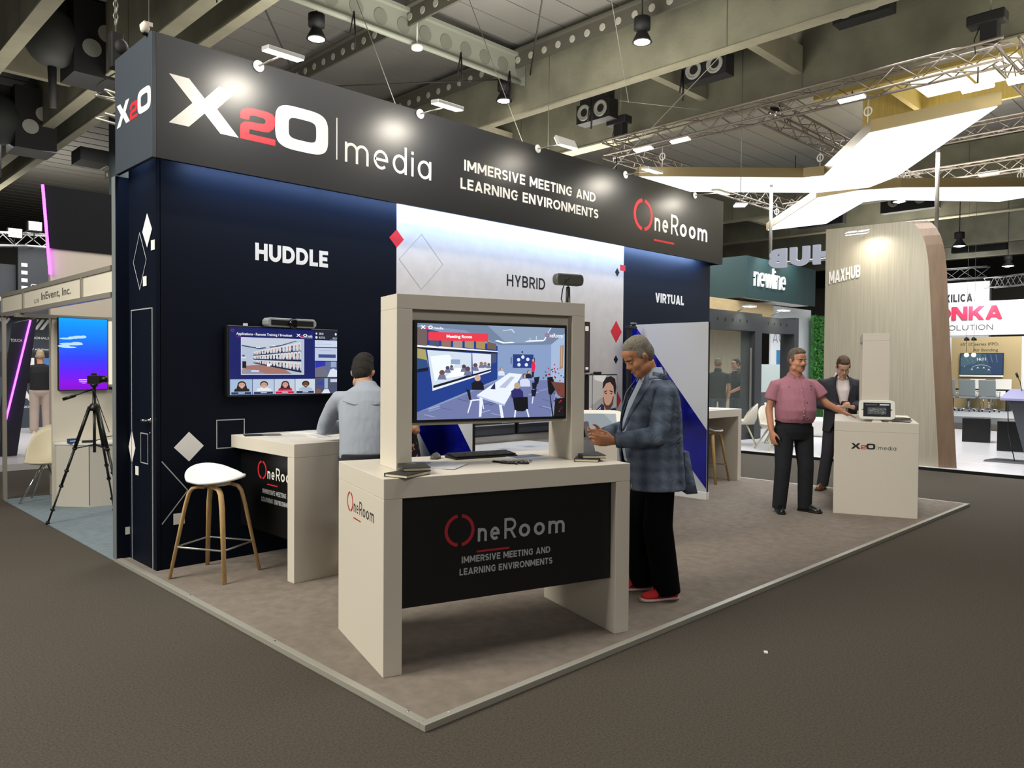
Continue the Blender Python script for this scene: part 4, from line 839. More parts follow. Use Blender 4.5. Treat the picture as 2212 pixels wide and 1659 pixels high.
# ============================================================ BAR STOOLS
def stool():
    t = thing('bar_stool', 'white shell bar stool with oak legs in front of the dark HUDDLE wall', 'stool', (0, 0, 0), 0, 'oak legged bar stools')
    n, mth = 40, 7; rings = []; prof = []
    def surf(u, a, dz):
        r = u; x = .215*r*math.cos(a); y = .185*r*math.sin(a)
        lip = .10*max(0, math.cos(a-PI*.80))**1.2*r**3+.030*max(0, math.cos(a))*r**3+.012*r**2-.02*max(0, math.cos(a+PI*.3))**2*r**3
        return Vector((x*(1+.04*r), y*(1+.04*r), .715+lip*.9+dz))
    mb = MB(); us = [.02, .2, .4, .6, .75, .88, .96, 1.0]
    rr = [[surf(u, 2*PI*j/n, 0) for j in range(n)] for u in us] + [[surf(u, 2*PI*j/n, -.016) + Vector((0, 0, -.0)) for j in range(n)] for u in reversed(us)]
    mb.loft(rr); mb.build('seat', mat('stool_shell', 'e2e2e2', .45), t)
    mb = MB(); mb.lathe([(.10, .672), (.11, .69), (.09, .698)], 20); mb.build('seat_mount', M_white, t)
    def leg(sx, sy):
        mb = MB(); pts = [(sx*.02, sy*.10, .668), (sx*.07, sy*.105, .668), (sx*.115, sy*.112, .655), (sx*.138, sy*.120, .62), (sx*.16, sy*.135, .52), (sx*.235, sy*.21, 0)]
        mb.path(pts, [(.013, .024)]*5+[(.011, .019)], 8, upv=(0, 0, 1)); mb.build('leg', M_oak, t)
    for sx in (-1, 1):
        for sy in (-1, 1): leg(sx, sy)
    k = .62; q = [(-.205, -.182, .23), (.205, -.182, .23), (.205, .182, .23), (-.205, .182, .23)]
    mb = MB(); mb.path(q, .007, 8, closed=True); mb.build('foot_ring', M_alu, t)
    return t
s1 = stool(); s1.location = (2.46, 5.63, T); s1.rotation_euler = (0, 0, R(-61))
dup(s1, (9.42, 5.66, T), R(8), 'white shell bar stool tucked under the high table behind the striped partition')
dup(s1, (4.95, 4.72, T), R(0), 'grey-white bar stool seen only in the gap under the counter screen')
dup(s1, (6.60, 4.72, T), R(20), 'bar stool whose oak leg shows behind the legs of the man in the checked jacket')
# ============================================================ PEOPLE
# local axes of a person: faces +Y, right hand at +X, z up, origin on the floor between the feet
V = Vector
def ring(c, rx, ry, n=28, yaw=0, e=.9, pit=0, rol=0):
    q = []
    Mx = Matrix.Rotation(yaw, 3, 'Z') @ Matrix.Rotation(pit, 3, 'X') @ Matrix.Rotation(rol, 3, 'Y')
    for x, y in sup(0, 0, rx, ry, e, n): q.append(V(c) + Mx @ V((x, y, 0)))
    return q
def head_solids(mb, Mh, fat=1.0, s=1.0):
    E_ = lambda c, r, rot=None: mb.ell(V(c)*s, V(r)*s, rot, 18, 0, Mh)
    E_((0, -.012, .038), (.076, .096, .086)); E_((0, .022, -.035), (.066*fat, .072, .085)); E_((0, .050, -.082), (.046*fat, .042, .040))
    E_((0, .072, -.100), (.024, .022, .018)); E_((0, .074, .026), (.054, .020, .013)); E_((0, .062, .052), (.055, .030, .04))
    for q in (-1, 1):
        E_((q*.040, .060, -.030), (.025*fat, .026, .026)); E_((q*.050*fat, .02, -.072), (.022, .04, .032)); E_((q*.080, -.008, -.008), (.009, .020, .032), (R(-14), R(q*16), 0)); E_((q*.012, .096, -.032), (.009, .011, .009))
    mb.path([Mh @ (V(p)*s) for p in ((0, .080, .020), (0, .093, -.002), (0, .108, -.024), (0, .098, -.038))], [.008*s, .0095*s, .0125*s, .007*s], 10)
    E_((0, .086, -.058), (.022, .010, .006)); E_((0, .084, -.069), (.020, .011, .007))
def face(t, Mh, s=1.0, brow='4a3a2c', lip='8a5248', lids=False, stubble=None):
    Mt = Mh @ Matrix.Scale(s, 4)
    for q in (-1, 1):
        mb = MB(); mb.ell((q*.031, .0835, .006), (.0125, .0075, .0050 if not lids else .003), None, 12, 0, Mt); ey = mb.build('eye', mat('eye_white', 'c9c0b4', .3), t)
        mb = MB(); mb.ell((q*.031, .0885, .0055), (.0052, .0035, .0048 if not lids else .002), None, 10, 0, Mt); mb.build('iris', mat('iris_dark', '1e1712', .2), ey)
        mb = MB(); mb.path([Mt @ V(p) for p in ((q*.012, .098, .020), (q*.030, .0975, .026), (q*.050, .085, .020))], [.003*s, .0045*s, .002*s], 6); mb.build('eyebrow', mat('brow_'+brow, brow, .9), t)
    mb = MB(); mb.path([Mt @ V(p) for p in ((-.022, .0915, -.0655), (-.008, .0975, -.0635), (.008, .0975, -.0635), (.022, .0915, -.0655))], [.002*s, .0042*s, .0042*s, .002*s], 6); mb.build('mouth', mat('lip_'+lip, lip, .5), t)
def hair(t, Mh, col, s=1.0, vox=.007, style='short', col2=None):
    mb = MB(); E_ = lambda c, r, rot=None: mb.ell(V(c)*s, V(r)*s, rot, 18, 0, Mh)
    E_((0, -.024, .058), (.079, .094, .080)); E_((0, -.048, .010), (.077, .072, .086)); E_((0, -.005, .085), (.066, .078, .052))
    for q in (-1, 1): E_((q*.070, .002, .022), (.012, .03, .042))
    if style == 'full': E_((0, .03, .098), (.062, .055, .036)); E_((.01, -.02, .108), (.066, .08, .040)); E_((0, -.062, -.03), (.066, .05, .055))
    if style == 'quiff': E_((.0, .045, .095), (.058, .040, .032)); E_((0, .0, .108), (.060, .07, .032))
    if style == 'long':
        E_((0, -.03, .09), (.075, .09, .055)); E_((0, -.07, -.07), (.085, .055, .13))
        for q in (-1, 1): E_((q*.075, -.02, -.05), (.026, .05, .13))
    blob(mb, 'hair', mat('hair_'+col, col, .8, noise=.35, nscale=90, bump=.6, bscale=120, col2=col2), t, vox, 2)
def hand_solids(mb, wr, d, pn, side, curl=.35, spread=.06, s=1.0, thumb=.6, curls=None):
    """wr wrist point, d finger direction, pn palm normal (out of the palm), side: +1 if thumb lies along pn x d"""
    d = V(d).normalized(); pn = V(pn); pn = (pn-d*pn.dot(d)).normalized(); t = d.cross(pn)*side
    P = lambda a, b, c: V(wr)+d*a*s+t*b*s+pn*c*s
    rings = []
    for a, wd, th in ((-.015, .026, .020), (.015, .033, .018), (.05, .041, .016), (.085, .042, .014), (.098, .036, .010)):
        rings.append([P(a, wd*math.cos(2*PI*j/16), th*math.sin(2*PI*j/16)) for j in range(16)])
    mb.loft(rings)
    for i, (b, L) in enumerate(((.031, .072), (.0105, .080), (-.0105, .075), (-.030, .060))):
        c = (curls or [curl*(1+.12*i)]*4)[i]; p = P(.090, b, 0); ang = 0; pts = [P(.06, b*.95, 0), p]; sp = spread*(1.5-i)
        for k, f in enumerate((.48, .30, .24)):
            ang += c*(.8 if k == 0 else 1.1)
            p = p+(d*math.cos(ang)+pn*math.sin(ang)+t*sp*math.cos(ang)).normalized()*L*f*s; pts.append(p)
        mb.path(pts, [.0092*s, .0092*s, .0084*s, .0078*s, .006*s], 8); mb.ell(pts[-1], (.0062*s,)*3, None, 8)
    b0 = P(.02, .026, .004); dirt = (d*.72+t*.62+pn*thumb*.6).normalized()
    p1 = b0+dirt*.042*s; p2 = p1+(d*.9+t*.25+pn*thumb*.7).normalized()*.032*s; p3 = p2+(d*.95+pn*thumb*.6-t*.05).normalized()*.026*s
    mb.path([P(.0, .012, 0), b0, p1, p2, p3], [.014*s, .0155*s, .0115*s, .010*s, .007*s], 8)
def limb(mb, pts, rad, n=14):
    # smooth the joints with an extra point either side
    P = [V(p) for p in pts]; out = [P[0]]; rr = [rad[0]]
    for i in range(1, len(P)-1):
        a, b, c = P[i-1], P[i], P[i+1]
        for f, (u, v_) in ((.18, (b, a)), (0, None) if False else (.0, (b, a)), (.18, (b, c))):
            q = u+(v_-u)*f
            if f == 0: q = b+((a-b).normalized()+(c-b).normalized())*.012
            out.append(q); rr.append(rad[i])
    out.append(P[-1]); rr.append(rad[-1]); mb.path(out, rr, n)
    for p, r in zip(P, rad):
        r0 = r if not hasattr(r, '__len__') else min(r); mb.ell(p, (r0*.96,)*3, None, 12)
def shoe(t, name, ank, yaw, m_up, m_sole, L=.29, lace=None, stripes=None, toe_down=0):
    Mz = Matrix.Translation((ank[0], ank[1], 0 if not toe_down else ank[2])) @ Matrix.Rotation(yaw, 4, 'Z') @ Matrix.Rotation(-toe_down, 4, 'X')
    o = None
    mb = MB(); rings = []
    prof = [(-.075, .030, .0), (-.070, .036, .0), (-.03, .038, 0), (.03, .036, 0), (.09, .046, 0), (.14, .048, 0), (.18, .040, 0), (.205, .018, .004)]
    for y, wd, z in prof: rings.append([Mz @ V((wd*math.cos(a), y, z+.0125+.012*math.copysign(abs(math.sin(a))**.35, math.sin(a)))) for a in [2*PI*j/14 for j in range(14)]])
    mb.loft(rings); sole = mb.build('sole', m_sole, None)
    mb = MB(); rings = []
    for y, wd, h in ((-.068, .026, .075), (-.055, .034, .088), (-.02, .036, .095), (.03, .036, .092), (.07, .040, .070), (.11, .043, .054), (.15, .040, .044), (.18, .030, .034), (.196, .012, .024)):
        rings.append([Mz @ V((wd*math.cos(a)*(1-.25*max(0, math.sin(a))), y, .020+max(0, h*math.copysign(abs(math.sin(a))**.8, math.sin(a))))) for a in [PI*j/12 for j in range(13)]])
    mb.loft(rings); up = mb.build(name, m_up, t); sole.parent = up
    if lace:
        mb = MB()
        for k in range(5): y = .035+k*.018; z = .020+.088-.0010*(k*18); mb.path([Mz @ V((-.022, y, z-.012-.002*k)), Mz @ V((0, y+.004, z+.004-.0025*k)), Mz @ V((.022, y+.008, z-.014-.002*k))], .004, 6)
        mb.build('laces', lace, up)
    if stripes:
        mb = MB()
        for q in (-1, 1):
            for k in range(3): y = .005+k*.028; mb.path([Mz @ V((q*.041, y+.028, .030)), Mz @ V((q*.040, y+.010, .060)), Mz @ V((q*.030, y-.008, .088))], .0065, 6)
        mb.build('stripes', stripes, up)
    return up
def person(lb, loc, rz, J, skin, hairc, style='short', hs=1.0, fat=1.0, girth=(.17, .115), vox=.0075, facekw=None, **kw):
    """J: joints dict (local metres). returns the root"""
    t = thing('person', lb, 'person', loc, rz); mb = MB()
    Mh = Matrix.Translation(J['head']) @ Matrix.Rotation(J.get('hyaw', 0), 4, 'Z') @ Matrix.Rotation(J.get('hroll', 0), 4, 'Y') @ Matrix.Rotation(J.get('hpit', 0), 4, 'X')
    head_solids(mb, Mh, fat, hs)
    nk = V(J['neck']); hd_ = Mh @ V((0, -.018, -.06))
    mb.path([nk-V((0, 0, .06)), nk, nk.lerp(hd_, .5), hd_], [.075, .062*fat, .057*fat, .058*fat], 16)
    pv = V(J['pelvis']); ch = V(J['chest'])
    mb.path([pv, pv.lerp(ch, .5), ch, nk-V((0, 0, .05))], [(girth[1]*.7, girth[0]*.7)]*3+[.06], 16, upv=(0, 1, 0))
    for s_, k in ((1, 'R'), (-1, 'L')):
        sh, el, wr = J['sh'+k], J['el'+k], J['wr'+k]
        sh = V(sh)-V((0, 0, .04)); limb(mb, [ch+(sh-ch)*.4, sh, el, V(el).lerp(V(wr), .55), wr], [.045, .042, .040, .036, .027])
        hd = J.get('hand'+k)
        if hd: hand_solids(mb, wr, side=hd.get('side', s_), **{a: b for a, b in hd.items() if a != 'side'})
        limb(mb, [J['hip'+k], J['kn'+k], J['an'+k]], [.075, .05, .036])
        a_ = V(J['an'+k]); mb.ell(a_-V((0, 0, .02)), (.033, .04, .05))
    if kw.get('sole_ext', True): pass
    body = blob(mb, 'body', skin, t, vox, 3)
    hair(t, Mh, hairc, hs, style=style, col2=kw.get('hair2'))
    face(t, Mh, hs, **(facekw or {}))
    t['_mh'] = 0; del t['_mh']
    return t, Mh
def trousers(t, J, m, waist, gr, thigh=.095, knee=.068, hem=.062, vox=.009, rise=.10, hemz=None):
    mb = MB(); pv = V(J['pelvis'])
    mb.loft([ring((pv.x, pv.y+dy, z), rx, ry) for z, rx, ry, dy in ((waist, gr[0], gr[1], .0), (waist-.08, gr[0]*1.03, gr[1]*1.05, -.005), (pv.z-.06, gr[0]*1.02, gr[1]*1.04, -.01), (pv.z-.14, gr[0]*.9, gr[1]*.8, -.005))])
    for k in 'RL':
        h, kn, an = V(J['hip'+k]), V(J['kn'+k]), V(J['an'+k]); b = an+V((0, 0, -.03)) if hemz is None else an.lerp(kn, 0)+V((0, 0, hemz))
        mb.path([h+V((0, 0, .03)), h.lerp(kn, .45), kn, kn.lerp(b, .45), b], [thigh*1.02, thigh*.92, knee*1.03, knee*.98, hem], 18)
    return blob(mb, 'trousers', m, t, vox, 4)
def sleeve(mb, J, k, r, cuff=1.0):
    sh, el, wr = V(J['sh'+k]), V(J['el'+k]), V(J['wr'+k]); ch = V(J['chest'])
    e = el.lerp(wr, cuff) if cuff <= 1 else wr
    mb.path([ch.lerp(sh, .45)-V((0, 0, .01)), ch.lerp(sh, .8)-V((0, 0, .008)), sh+V((0, 0, -.022)), sh.lerp(el, .35), sh.lerp(el, .82), el.lerp(e, .02)+(el-(sh+e)/2).normalized()*.008, el.lerp(e, .25), el.lerp(e, .6), e], [r*.92, r*1.0, r*1.02, r*1.0, r*.92, r*.88, r*.86, r*.78, r*.66], 18)
def short_sleeve(mb, J, k, r, f=.62):
    sh, el = V(J['sh'+k]), V(J['el'+k]); ch = V(J['chest'])
    mb.path([ch.lerp(sh, .45)-V((0, 0, .01)), ch.lerp(sh, .8)-V((0, 0, .012)), sh+V((0, 0, -.03)), sh.lerp(el, .4), sh.lerp(el, f)], [r*.9, r*.96, r*.98, r*1.0, r*1.04], 18)
def collar(t, J, m, r=.068, h=.035, open_=True, name='collar', tilt=0, h2=None):
    nk = V(J['neck']); mb = MB(); n = 26; gap = R(28) if open_ else R(4); inn = []; out = []
    A = [PI/2+gap+(2*PI-2*gap)*i/(n-1) for i in range(n)]
    lo = [nk+V((r*1.0*math.cos(a), r*1.05*math.sin(a)-.008, -.028-.012*max(0, math.sin(a)))) for a in A]
    up = [nk+V((r*.93*math.cos(a), r*.98*math.sin(a)-.012, h-.030*max(0, math.sin(a)))) for a in A]
    fo = [nk+V((r*1.22*math.cos(a), r*1.30*math.sin(a)-.006, -.012-.034*max(0, math.sin(a))**2)) for a in A]
    mb.loft([lo, up, [p+V((0, 0, .004)) for p in up], fo, [p-V((0, 0, .006)) for p in fo]], closed=False, caps=False)
    o = mb.build(name, m, t); s_ = o.modifiers.new('s', 'SOLIDIFY'); s_.thickness = .004; return o
def buttons(t, pts, m, r=.0055):
    for p in pts:
        mb = MB(); mb.ell(p, (r, r*.5, r), None, 8); mb.build('button', m, t)
M_shoeK = mat('black_leather', '0e0e10', .3, spec=.6); M_soleK = mat('black_rubber', '121212', .7)
def checked():
    m = bpy.data.materials.new('checked_wool'); m.use_nodes = True; nt = m.node_tree; b = nt.nodes['Principled BSDF']; b.inputs['Roughness'].default_value = .9; b.inputs['Specular IOR Level'].default_value = .2
    tc = nt.nodes.new('ShaderNodeTexCoord'); sp = nt.nodes.new('ShaderNodeSeparateXYZ'); nt.links.new(tc.outputs['Object'], sp.inputs[0])
    def wave(o, fr, ph):
        a = nt.nodes.new('ShaderNodeMath'); a.operation = 'MULTIPLY'; a.inputs[1].default_value = fr; nt.links.new(sp.outputs[o], a.inputs[0])
        s = nt.nodes.new('ShaderNodeMath'); s.operation = 'ADD'; s.inputs[1].default_value = ph; nt.links.new(a.outputs[0], s.inputs[0])
        c = nt.nodes.new('ShaderNodeMath'); c.operation = 'SINE'; nt.links.new(s.outputs[0], c.inputs[0]); return c
    s1, s2, s3 = wave('X', 75, 0), wave('Z', 75, .6), wave('Y', 75, 0)
    ad = nt.nodes.new('ShaderNodeMath'); ad.operation = 'ADD'; nt.links.new(s1.outputs[0], ad.inputs[0]); nt.links.new(s2.outputs[0], ad.inputs[1])
    a2 = nt.nodes.new('ShaderNodeMath'); a2.operation = 'ADD'; nt.links.new(ad.outputs[0], a2.inputs[0]); nt.links.new(s3.outputs[0], a2.inputs[1])
    n = nt.nodes.new('ShaderNodeTexNoise'); n.inputs['Scale'].default_value = 30; nt.links.new(tc.outputs['Object'], n.inputs['Vector'])
    a3 = nt.nodes.new('ShaderNodeMath'); a3.operation = 'MULTIPLY_ADD'; a3.inputs[1].default_value = 3; nt.links.new(n.outputs['Fac'], a3.inputs[0]); nt.links.new(a2.outputs[0], a3.inputs[2])
    mr = nt.nodes.new('ShaderNodeMapRange'); mr.inputs['From Min'].default_value = -1.2; mr.inputs['From Max'].default_value = 4.2; nt.links.new(a3.outputs[0], mr.inputs['Value'])
    r = nt.nodes.new('ShaderNodeValToRGB'); r.color_ramp.elements[0].color = lin('434d5f'); r.color_ramp.elements[1].color = lin('6c788b'); nt.links.new(mr.outputs[0], r.inputs[0]); nt.links.new(r.outputs[0], b.inputs['Base Color'])
    n2 = nt.nodes.new('ShaderNodeTexNoise'); n2.inputs['Scale'].default_value = 9; n2.inputs['Detail'].default_value = 3; n2.inputs['Distortion'].default_value = 1.2; nt.links.new(tc.outputs['Object'], n2.inputs['Vector'])
    bp = nt.nodes.new('ShaderNodeBump'); bp.inputs['Strength'].default_value = .7; bp.inputs['Distance'].default_value = .03; nt.links.new(n2.outputs['Fac'], bp.inputs['Height']); nt.links.new(bp.outputs[0], b.inputs['Normal'])
    return m
def jacket(t, J, m, rings, r_sl, opn=R(30), vox=.009, name='jacket', cuff=.97, lapel=None, th=.014):
    """rings: (z, cx, cy, rx, ry, opening half angle in degrees or None)"""
    mb = MB(); n = 36; L = []
    for z, cx, cy, rx, ry, op in rings:
        g = R(op); A = [PI/2+g+(2*PI-2*g)*i/(n-1) for i in range(n)]
        o_ = [V((cx+rx*math.copysign(abs(math.cos(a))**.9, math.cos(a)), cy+ry*math.copysign(abs(math.sin(a))**.9, math.sin(a)), z)) for a in A]
        i_ = [V((cx+(rx-th)*math.copysign(abs(math.cos(a))**.9, math.cos(a)), cy+(ry-th)*math.copysign(abs(math.sin(a))**.9, math.sin(a)), z)) for a in A]
        L.append(o_+i_[::-1])
    mb.loft(L)
    for k in 'RL': sleeve(mb, J, k, r_sl, cuff)
    return blob(mb, name, m, t, vox, 4, .6)
# ---------------- 1. man in the checked jacket (reads a leaflet, faces left)
p1 = dict(pelvis=(0, -.02, .94), chest=(0, .0, 1.33), neck=(0, .035, 1.515), head=(-.01, .125, 1.645), hpit=R(-34), hyaw=R(6),
          shR=(.195, .0, 1.42), shL=(-.195, .0, 1.42), elR=(.25, .10, 1.13), elL=(-.26, .085, 1.12), wrR=(.12, .33, 1.10), wrL=(-.155, .35, 1.085),
          hipR=(.10, -.02, .90), hipL=(-.10, -.02, .90), knR=(.115, .06, .50), knL=(-.105, .01, .50), anR=(.125, .02, .085), anL=(-.12, -.06, .085),
          handL=dict(d=(.10, 1, .02), pn=(.95, .0, .3), curl=.42, spread=.10, thumb=.8), handR=dict(d=(-.2, 1, .1), pn=(-.9, 0, .3), curl=.5))
t, Mh = person('man in blue-grey checked jacket and red trainers, reading a leaflet beside the counter', (4.42, 3.08, T), R(58), p1, M_skin2, '6d675c', 'short', 1.03, 1.12, (.19, .16), facekw=dict(brow='2c241e', lids=True, lip='94605a'), hair2='8a857a')
man1 = t
Mck = checked()
trousers(t, p1, mat('black_cotton', '08080a', .9, spec=.1), 1.0, (.185, .165), .104, .098, .090, hemz=-.045)
mb = MB(); mb.loft([ring((0, dy, z), rx, ry) for z, rx, ry, dy in ((.92, .18, .165, .03), (1.05, .185, .185, .04), (1.2, .185, .18, .035), (1.34, .175, .15, .02), (1.44, .14, .11, .01), (1.50, .085, .085, .015), (1.535, .068, .070, .02))]); blob(mb, 'shirt', mat('pale_blue_shirt', '98a3b3', .8, bump=.3, bscale=12), t, .009)
jacket(t, p1, Mck, [(.745, 0, .0, .240, .222, 24), (.85, 0, .005, .226, .216, 18), (1.0, 0, .02, .212, .215, 10), (1.12, 0, .025, .212, .212, 8), (1.25, 0, .02, .212, .20, 20), (1.36, 0, .01, .205, .172, 32), (1.44, 0, .0, .18, .14, 46), (1.49, 0, .005, .115, .105, 58)], .077, cuff=.96)
collar(t, p1, mat('pale_blue_shirt', '98a3b3', .8), .072, .05)
for q in (-1, 1):
    mb = MB(); L_ = [V((q*.055, .085, 1.525)), V((q*.085, .115, 1.47)), V((q*.105, .165, 1.39)), V((q*.075, .205, 1.28)), V((q*.028, .238, 1.14))]; W_2 = [V((q*.015, -.01, 0)), V((q*.045, -.02, .0)), V((q*.055, -.03, .015)), V((q*.04, -.02, .02)), V((q*.01, -.004, 0))]
    mb.loft([[a, a+V((0, .006, 0)), a+b+V((0, .007, 0)), a+b] for a, b in zip(L_, W_2)]); mb.build('lapel', Mck, t)
mb = MB(); mb.path([(0.09, -.045, 1.50), (.0, -.078, 1.53), (-.09, -.045, 1.50), (-.075, .05, 1.515)], [(.028, .010)]*4, 10, upv=(0, 0, 1)); mb.build('jacket_collar', Mck, t)
mb = MB(); mb.loft([[V((x, -.165, z)), V((x+.02, -.205-.016*k, z)), V((x+.10, -.215-.018*k, z)), V((x+.13, -.19, z))] for k, (x, z) in enumerate(((-.14, 1.0), (-.15, .9), (-.17, .80), (-.18, .72)))]); mb.build('jacket_vent', Mck, t)
mb = MB(); mb.path([(-.212, .10, 1.29), (-.195, .125, 1.305)], [(.012, .004)]*2, 8); mb.build('breast_pocket', Mck, t)
Mr = mat('red_suede', 'c0101c', .7); Mws = mat('white_rubber', 'c9bcb6', .6); Mwl = mat('white_lace', 'e2d6d0', .8); Mst = mat('dark_stripe', '2a0a10', .7)
shoe(t, 'shoe', p1['anL'], R(4), Mr, Mws, lace=Mwl, stripes=Mst); shoe(t, 'shoe', p1['anR'], R(-8), Mr, Mws, lace=Mwl, stripes=Mst)
# leaflet held in his hand
F0 = man1.matrix_basis if False else None
t = thing('leaflet', 'dark and silver leaflet held in the hand of the man in the checked jacket', 'leaflet', (0, 0, 0)); LF = t
mb = MB(); mb.loft([[V((-.07, y, z)), V((.07, y+.01, z-.03)), V((.07, y+.0115, z-.03)), V((-.07, y+.0015, z))] for y, z in ((0, 0), (.03, .08), (.045, .15), (.05, .21))], sm=False); mb.build('sheet', mat('leaflet_silver', '8a8d90', .25), t)
mb = MB(); mb.loft([[V((-.05, y-.001, z)), V((.03, y+.0045, z-.018)), V((.03, y+.005, z-.018)), V((-.05, y-.0005, z))] for y, z in ((.035, .10), (.046, .16))], sm=False); mb.build('print', M_blackm, t)
t.location = (4.045, 3.375, 1.03); t.rotation_euler = (R(12), R(-14), R(-35))
# ---------------- 2. man in the grey-blue shirt, seen from behind, leaning on the huddle table
p2 = dict(pelvis=(0, -.08, .93), chest=(0, .06, 1.26), neck=(-.01, .13, 1.415), head=(-.035, .22, 1.515), hpit=R(-26), hyaw=R(-10),
          shR=(.19, .09, 1.345), shL=(-.19, .09, 1.345), elR=(.27, .26, 1.10), elL=(-.32, .22, 1.105), wrR=(.10, .42, 1.10), wrL=(-.10, .42, 1.10),
          hipR=(.095, -.08, .89), hipL=(-.095, -.08, .89), knR=(.10, .02, .50), knL=(-.10, .16, .48), anR=(.11, .0, .085), anL=(-.07, .12, .20),
          handL=dict(d=(.6, .8, -.05), pn=(0, 0, -1), curl=.2), handR=dict(d=(-.6, .8, -.05), pn=(0, 0, -1), curl=.2))
t, Mh = person('man seen from behind in a grey-blue shirt with dark hair, leaning on the high table', (3.15, 4.69, T), R(-38), p2, M_skin, '1d1814', 'full', 1.0, 1.0, (.17, .13), facekw=dict(brow='1d1814'))
Msh = mat('grey_blue_shirt', '9aa2b0', .85, bump=1.0, bscale=7, noise=.05, nscale=5, stretch=(1, 1, .5))
mb = MB(); mb.loft([ring((0, dy, z), rx, ry, pit=-.2) for z, rx, ry, dy in ((.86, .172, .13, -.07), (.93, .178, .138, -.06), (1.05, .180, .142, -.02), (1.18, .192, .142, .03), (1.29, .198, .132, .075), (1.37, .155, .105, .10), (1.42, .082, .078, .125), (1.45, .064, .064, .135))])
for k in 'RL': sleeve(mb, p2, k, .066, .95)
blob(mb, 'shirt', Msh, t, .0085, 3); collar(t, p2, Msh, .066, .035, False)
mb = MB(); mb.path([(-.155, -.045, 1.315), (-.08, -.062, 1.29), (.08, -.062, 1.29), (.155, -.045, 1.315)], .003, 6); mb.build('yoke_seam', mat('seam_grey', '7d828c', .9), t)
trousers(t, p2, mat('dark_trousers', '1c1e24', .9), .95, (.165, .13), .09, .066, .06)
Mtan = mat('tan_suede', '8a6a48', .8); Mcr = mat('cream_rubber', 'cdbf8c', .7)
shoe(t, 'shoe', p2['anR'], R(-6), Mtan, Mcr); shoe(t, 'shoe', (-.07, .14, .20), R(4), Mtan, Mcr, toe_down=R(72))
# ---------------- 3. woman across the high table
p3 = dict(pelvis=(0, 0, .90), chest=(0, .02, 1.20), neck=(0, .04, 1.36), head=(0, .07, 1.485), hpit=R(-12),
          shR=(.16, .02, 1.28), shL=(-.16, .02, 1.28), elR=(.22, .08, 1.05), elL=(-.22, .06, 1.02), wrR=(.12, .28, 1.10), wrL=(-.07, .26, 1.14),
          hipR=(.09, 0, .85), hipL=(-.09, 0, .85), knR=(.09, .02, .47), knL=(-.09, .02, .47), anR=(.09, -.02, .08), anL=(-.09, -.02, .08),
          handL=dict(d=(.3, .8, .4), pn=(1, 0, -.2), curl=.4), handR=dict(d=(-.3, .9, .1), pn=(-1, 0, 0), curl=.4))
t, Mh = person('woman with fair hair in a dark flowered dress, half hidden by the screen tower', (4.02, 5.47, T), R(108), p3, M_skin, 'b89c72', 'long', .95, .92, (.14, .10), facekw=dict(brow='7a6248', lip='a04a4a'))
Mfl = mat('flower_dress', '17110f', .8, nscale=22, col2='17110f'); nt = Mfl.node_tree
for nd in nt.nodes:
    if nd.type == 'VALTORGB': nd.color_ramp.elements[0].position = .60; nd.color_ramp.elements[1].position = .64
    if nd.type == 'MIX': nd.inputs['B'].default_value = lin('c98a86')
mb = MB(); mb.loft([ring((0, dy, z), rx, ry) for z, rx, ry, dy in ((.50, .24, .22, 0), (.75, .20, .175, 0), (.92, .172, .145, 0), (1.06, .142, .115, .005), (1.2, .158, .125, .02), (1.29, .14, .10, .02), (1.33, .08, .07, .03))])
for k in 'RL': short_sleeve(mb, p3, k, .056, .45)
blob(mb, 'dress', Mfl, t, .009)
for k in 'RL': shoe(t, 'shoe', p3['an'+k], 0, M_shoeK, M_soleK)
# ---------------- 4. man in the pink shirt with his hand on the counter
p4 = dict(pelvis=(0, 0, .94), chest=(0, .0, 1.34), neck=(0, .025, 1.505), head=(.0, .06, 1.655), hyaw=R(14), hpit=R(-5),
          shR=(.20, -.005, 1.415), shL=(-.20, .0, 1.415), elR=(.275, -.03, 1.13), elL=(-.335, .06, 1.19), wrR=(.275, .05, .885), wrL=(-.50, .10, 1.105),
          hipR=(.105, 0, .90), hipL=(-.105, 0, .90), knR=(.13, .03, .49), knL=(-.13, .03, .49), anR=(.15, -.01, .085), anL=(-.15, -.02, .085),
          handR=dict(d=(-.08, .2, -1), pn=(-.75, -.25, -.1), curl=.32, spread=.05), handL=dict(d=(-.92, .10, -.36), pn=(-.3, .0, -1), curl=.06, spread=.10, side=1, thumb=.2))
t, Mh = person('man with moustache in pink short-sleeved shirt and dark jeans, hand on a counter', (8.13, 3.83, T), R(141), p4, mat('skin_ruddy', 'c48a6c', .55, noise=.06, nscale=30), '4a3d33', 'quiff', 1.03, 1.12, (.19, .17), facekw=dict(brow='5a4636', lip='8a4a40'), hair2='7a6e64')
Mpk = mat('pink_print_shirt', 'a8707f', .8, noise=.06, nscale=8, bump=.9, bscale=8, stretch=(1, 1, .6)); nt = Mpk.node_tree
vo = nt.nodes.new('ShaderNodeTexVoronoi'); vo.inputs['Scale'].default_value = 11; tc = nt.nodes.new('ShaderNodeTexCoord'); nt.links.new(tc.outputs['Object'], vo.inputs['Vector'])
lt = nt.nodes.new('ShaderNodeMath'); lt.operation = 'LESS_THAN'; lt.inputs[1].default_value = .10; nt.links.new(vo.outputs['Distance'], lt.inputs[0])
mx = nt.nodes.new('ShaderNodeMix'); mx.data_type = 'RGBA'; mx.inputs['B'].default_value = lin('4a2c40'); nt.links.new(lt.outputs[0], mx.inputs['Factor'])
b = nt.nodes['Principled BSDF']; src = b.inputs['Base Color'].links[0].from_socket; nt.links.new(src, mx.inputs['A']); nt.links.new(mx.outputs['Result'], b.inputs['Base Color'])
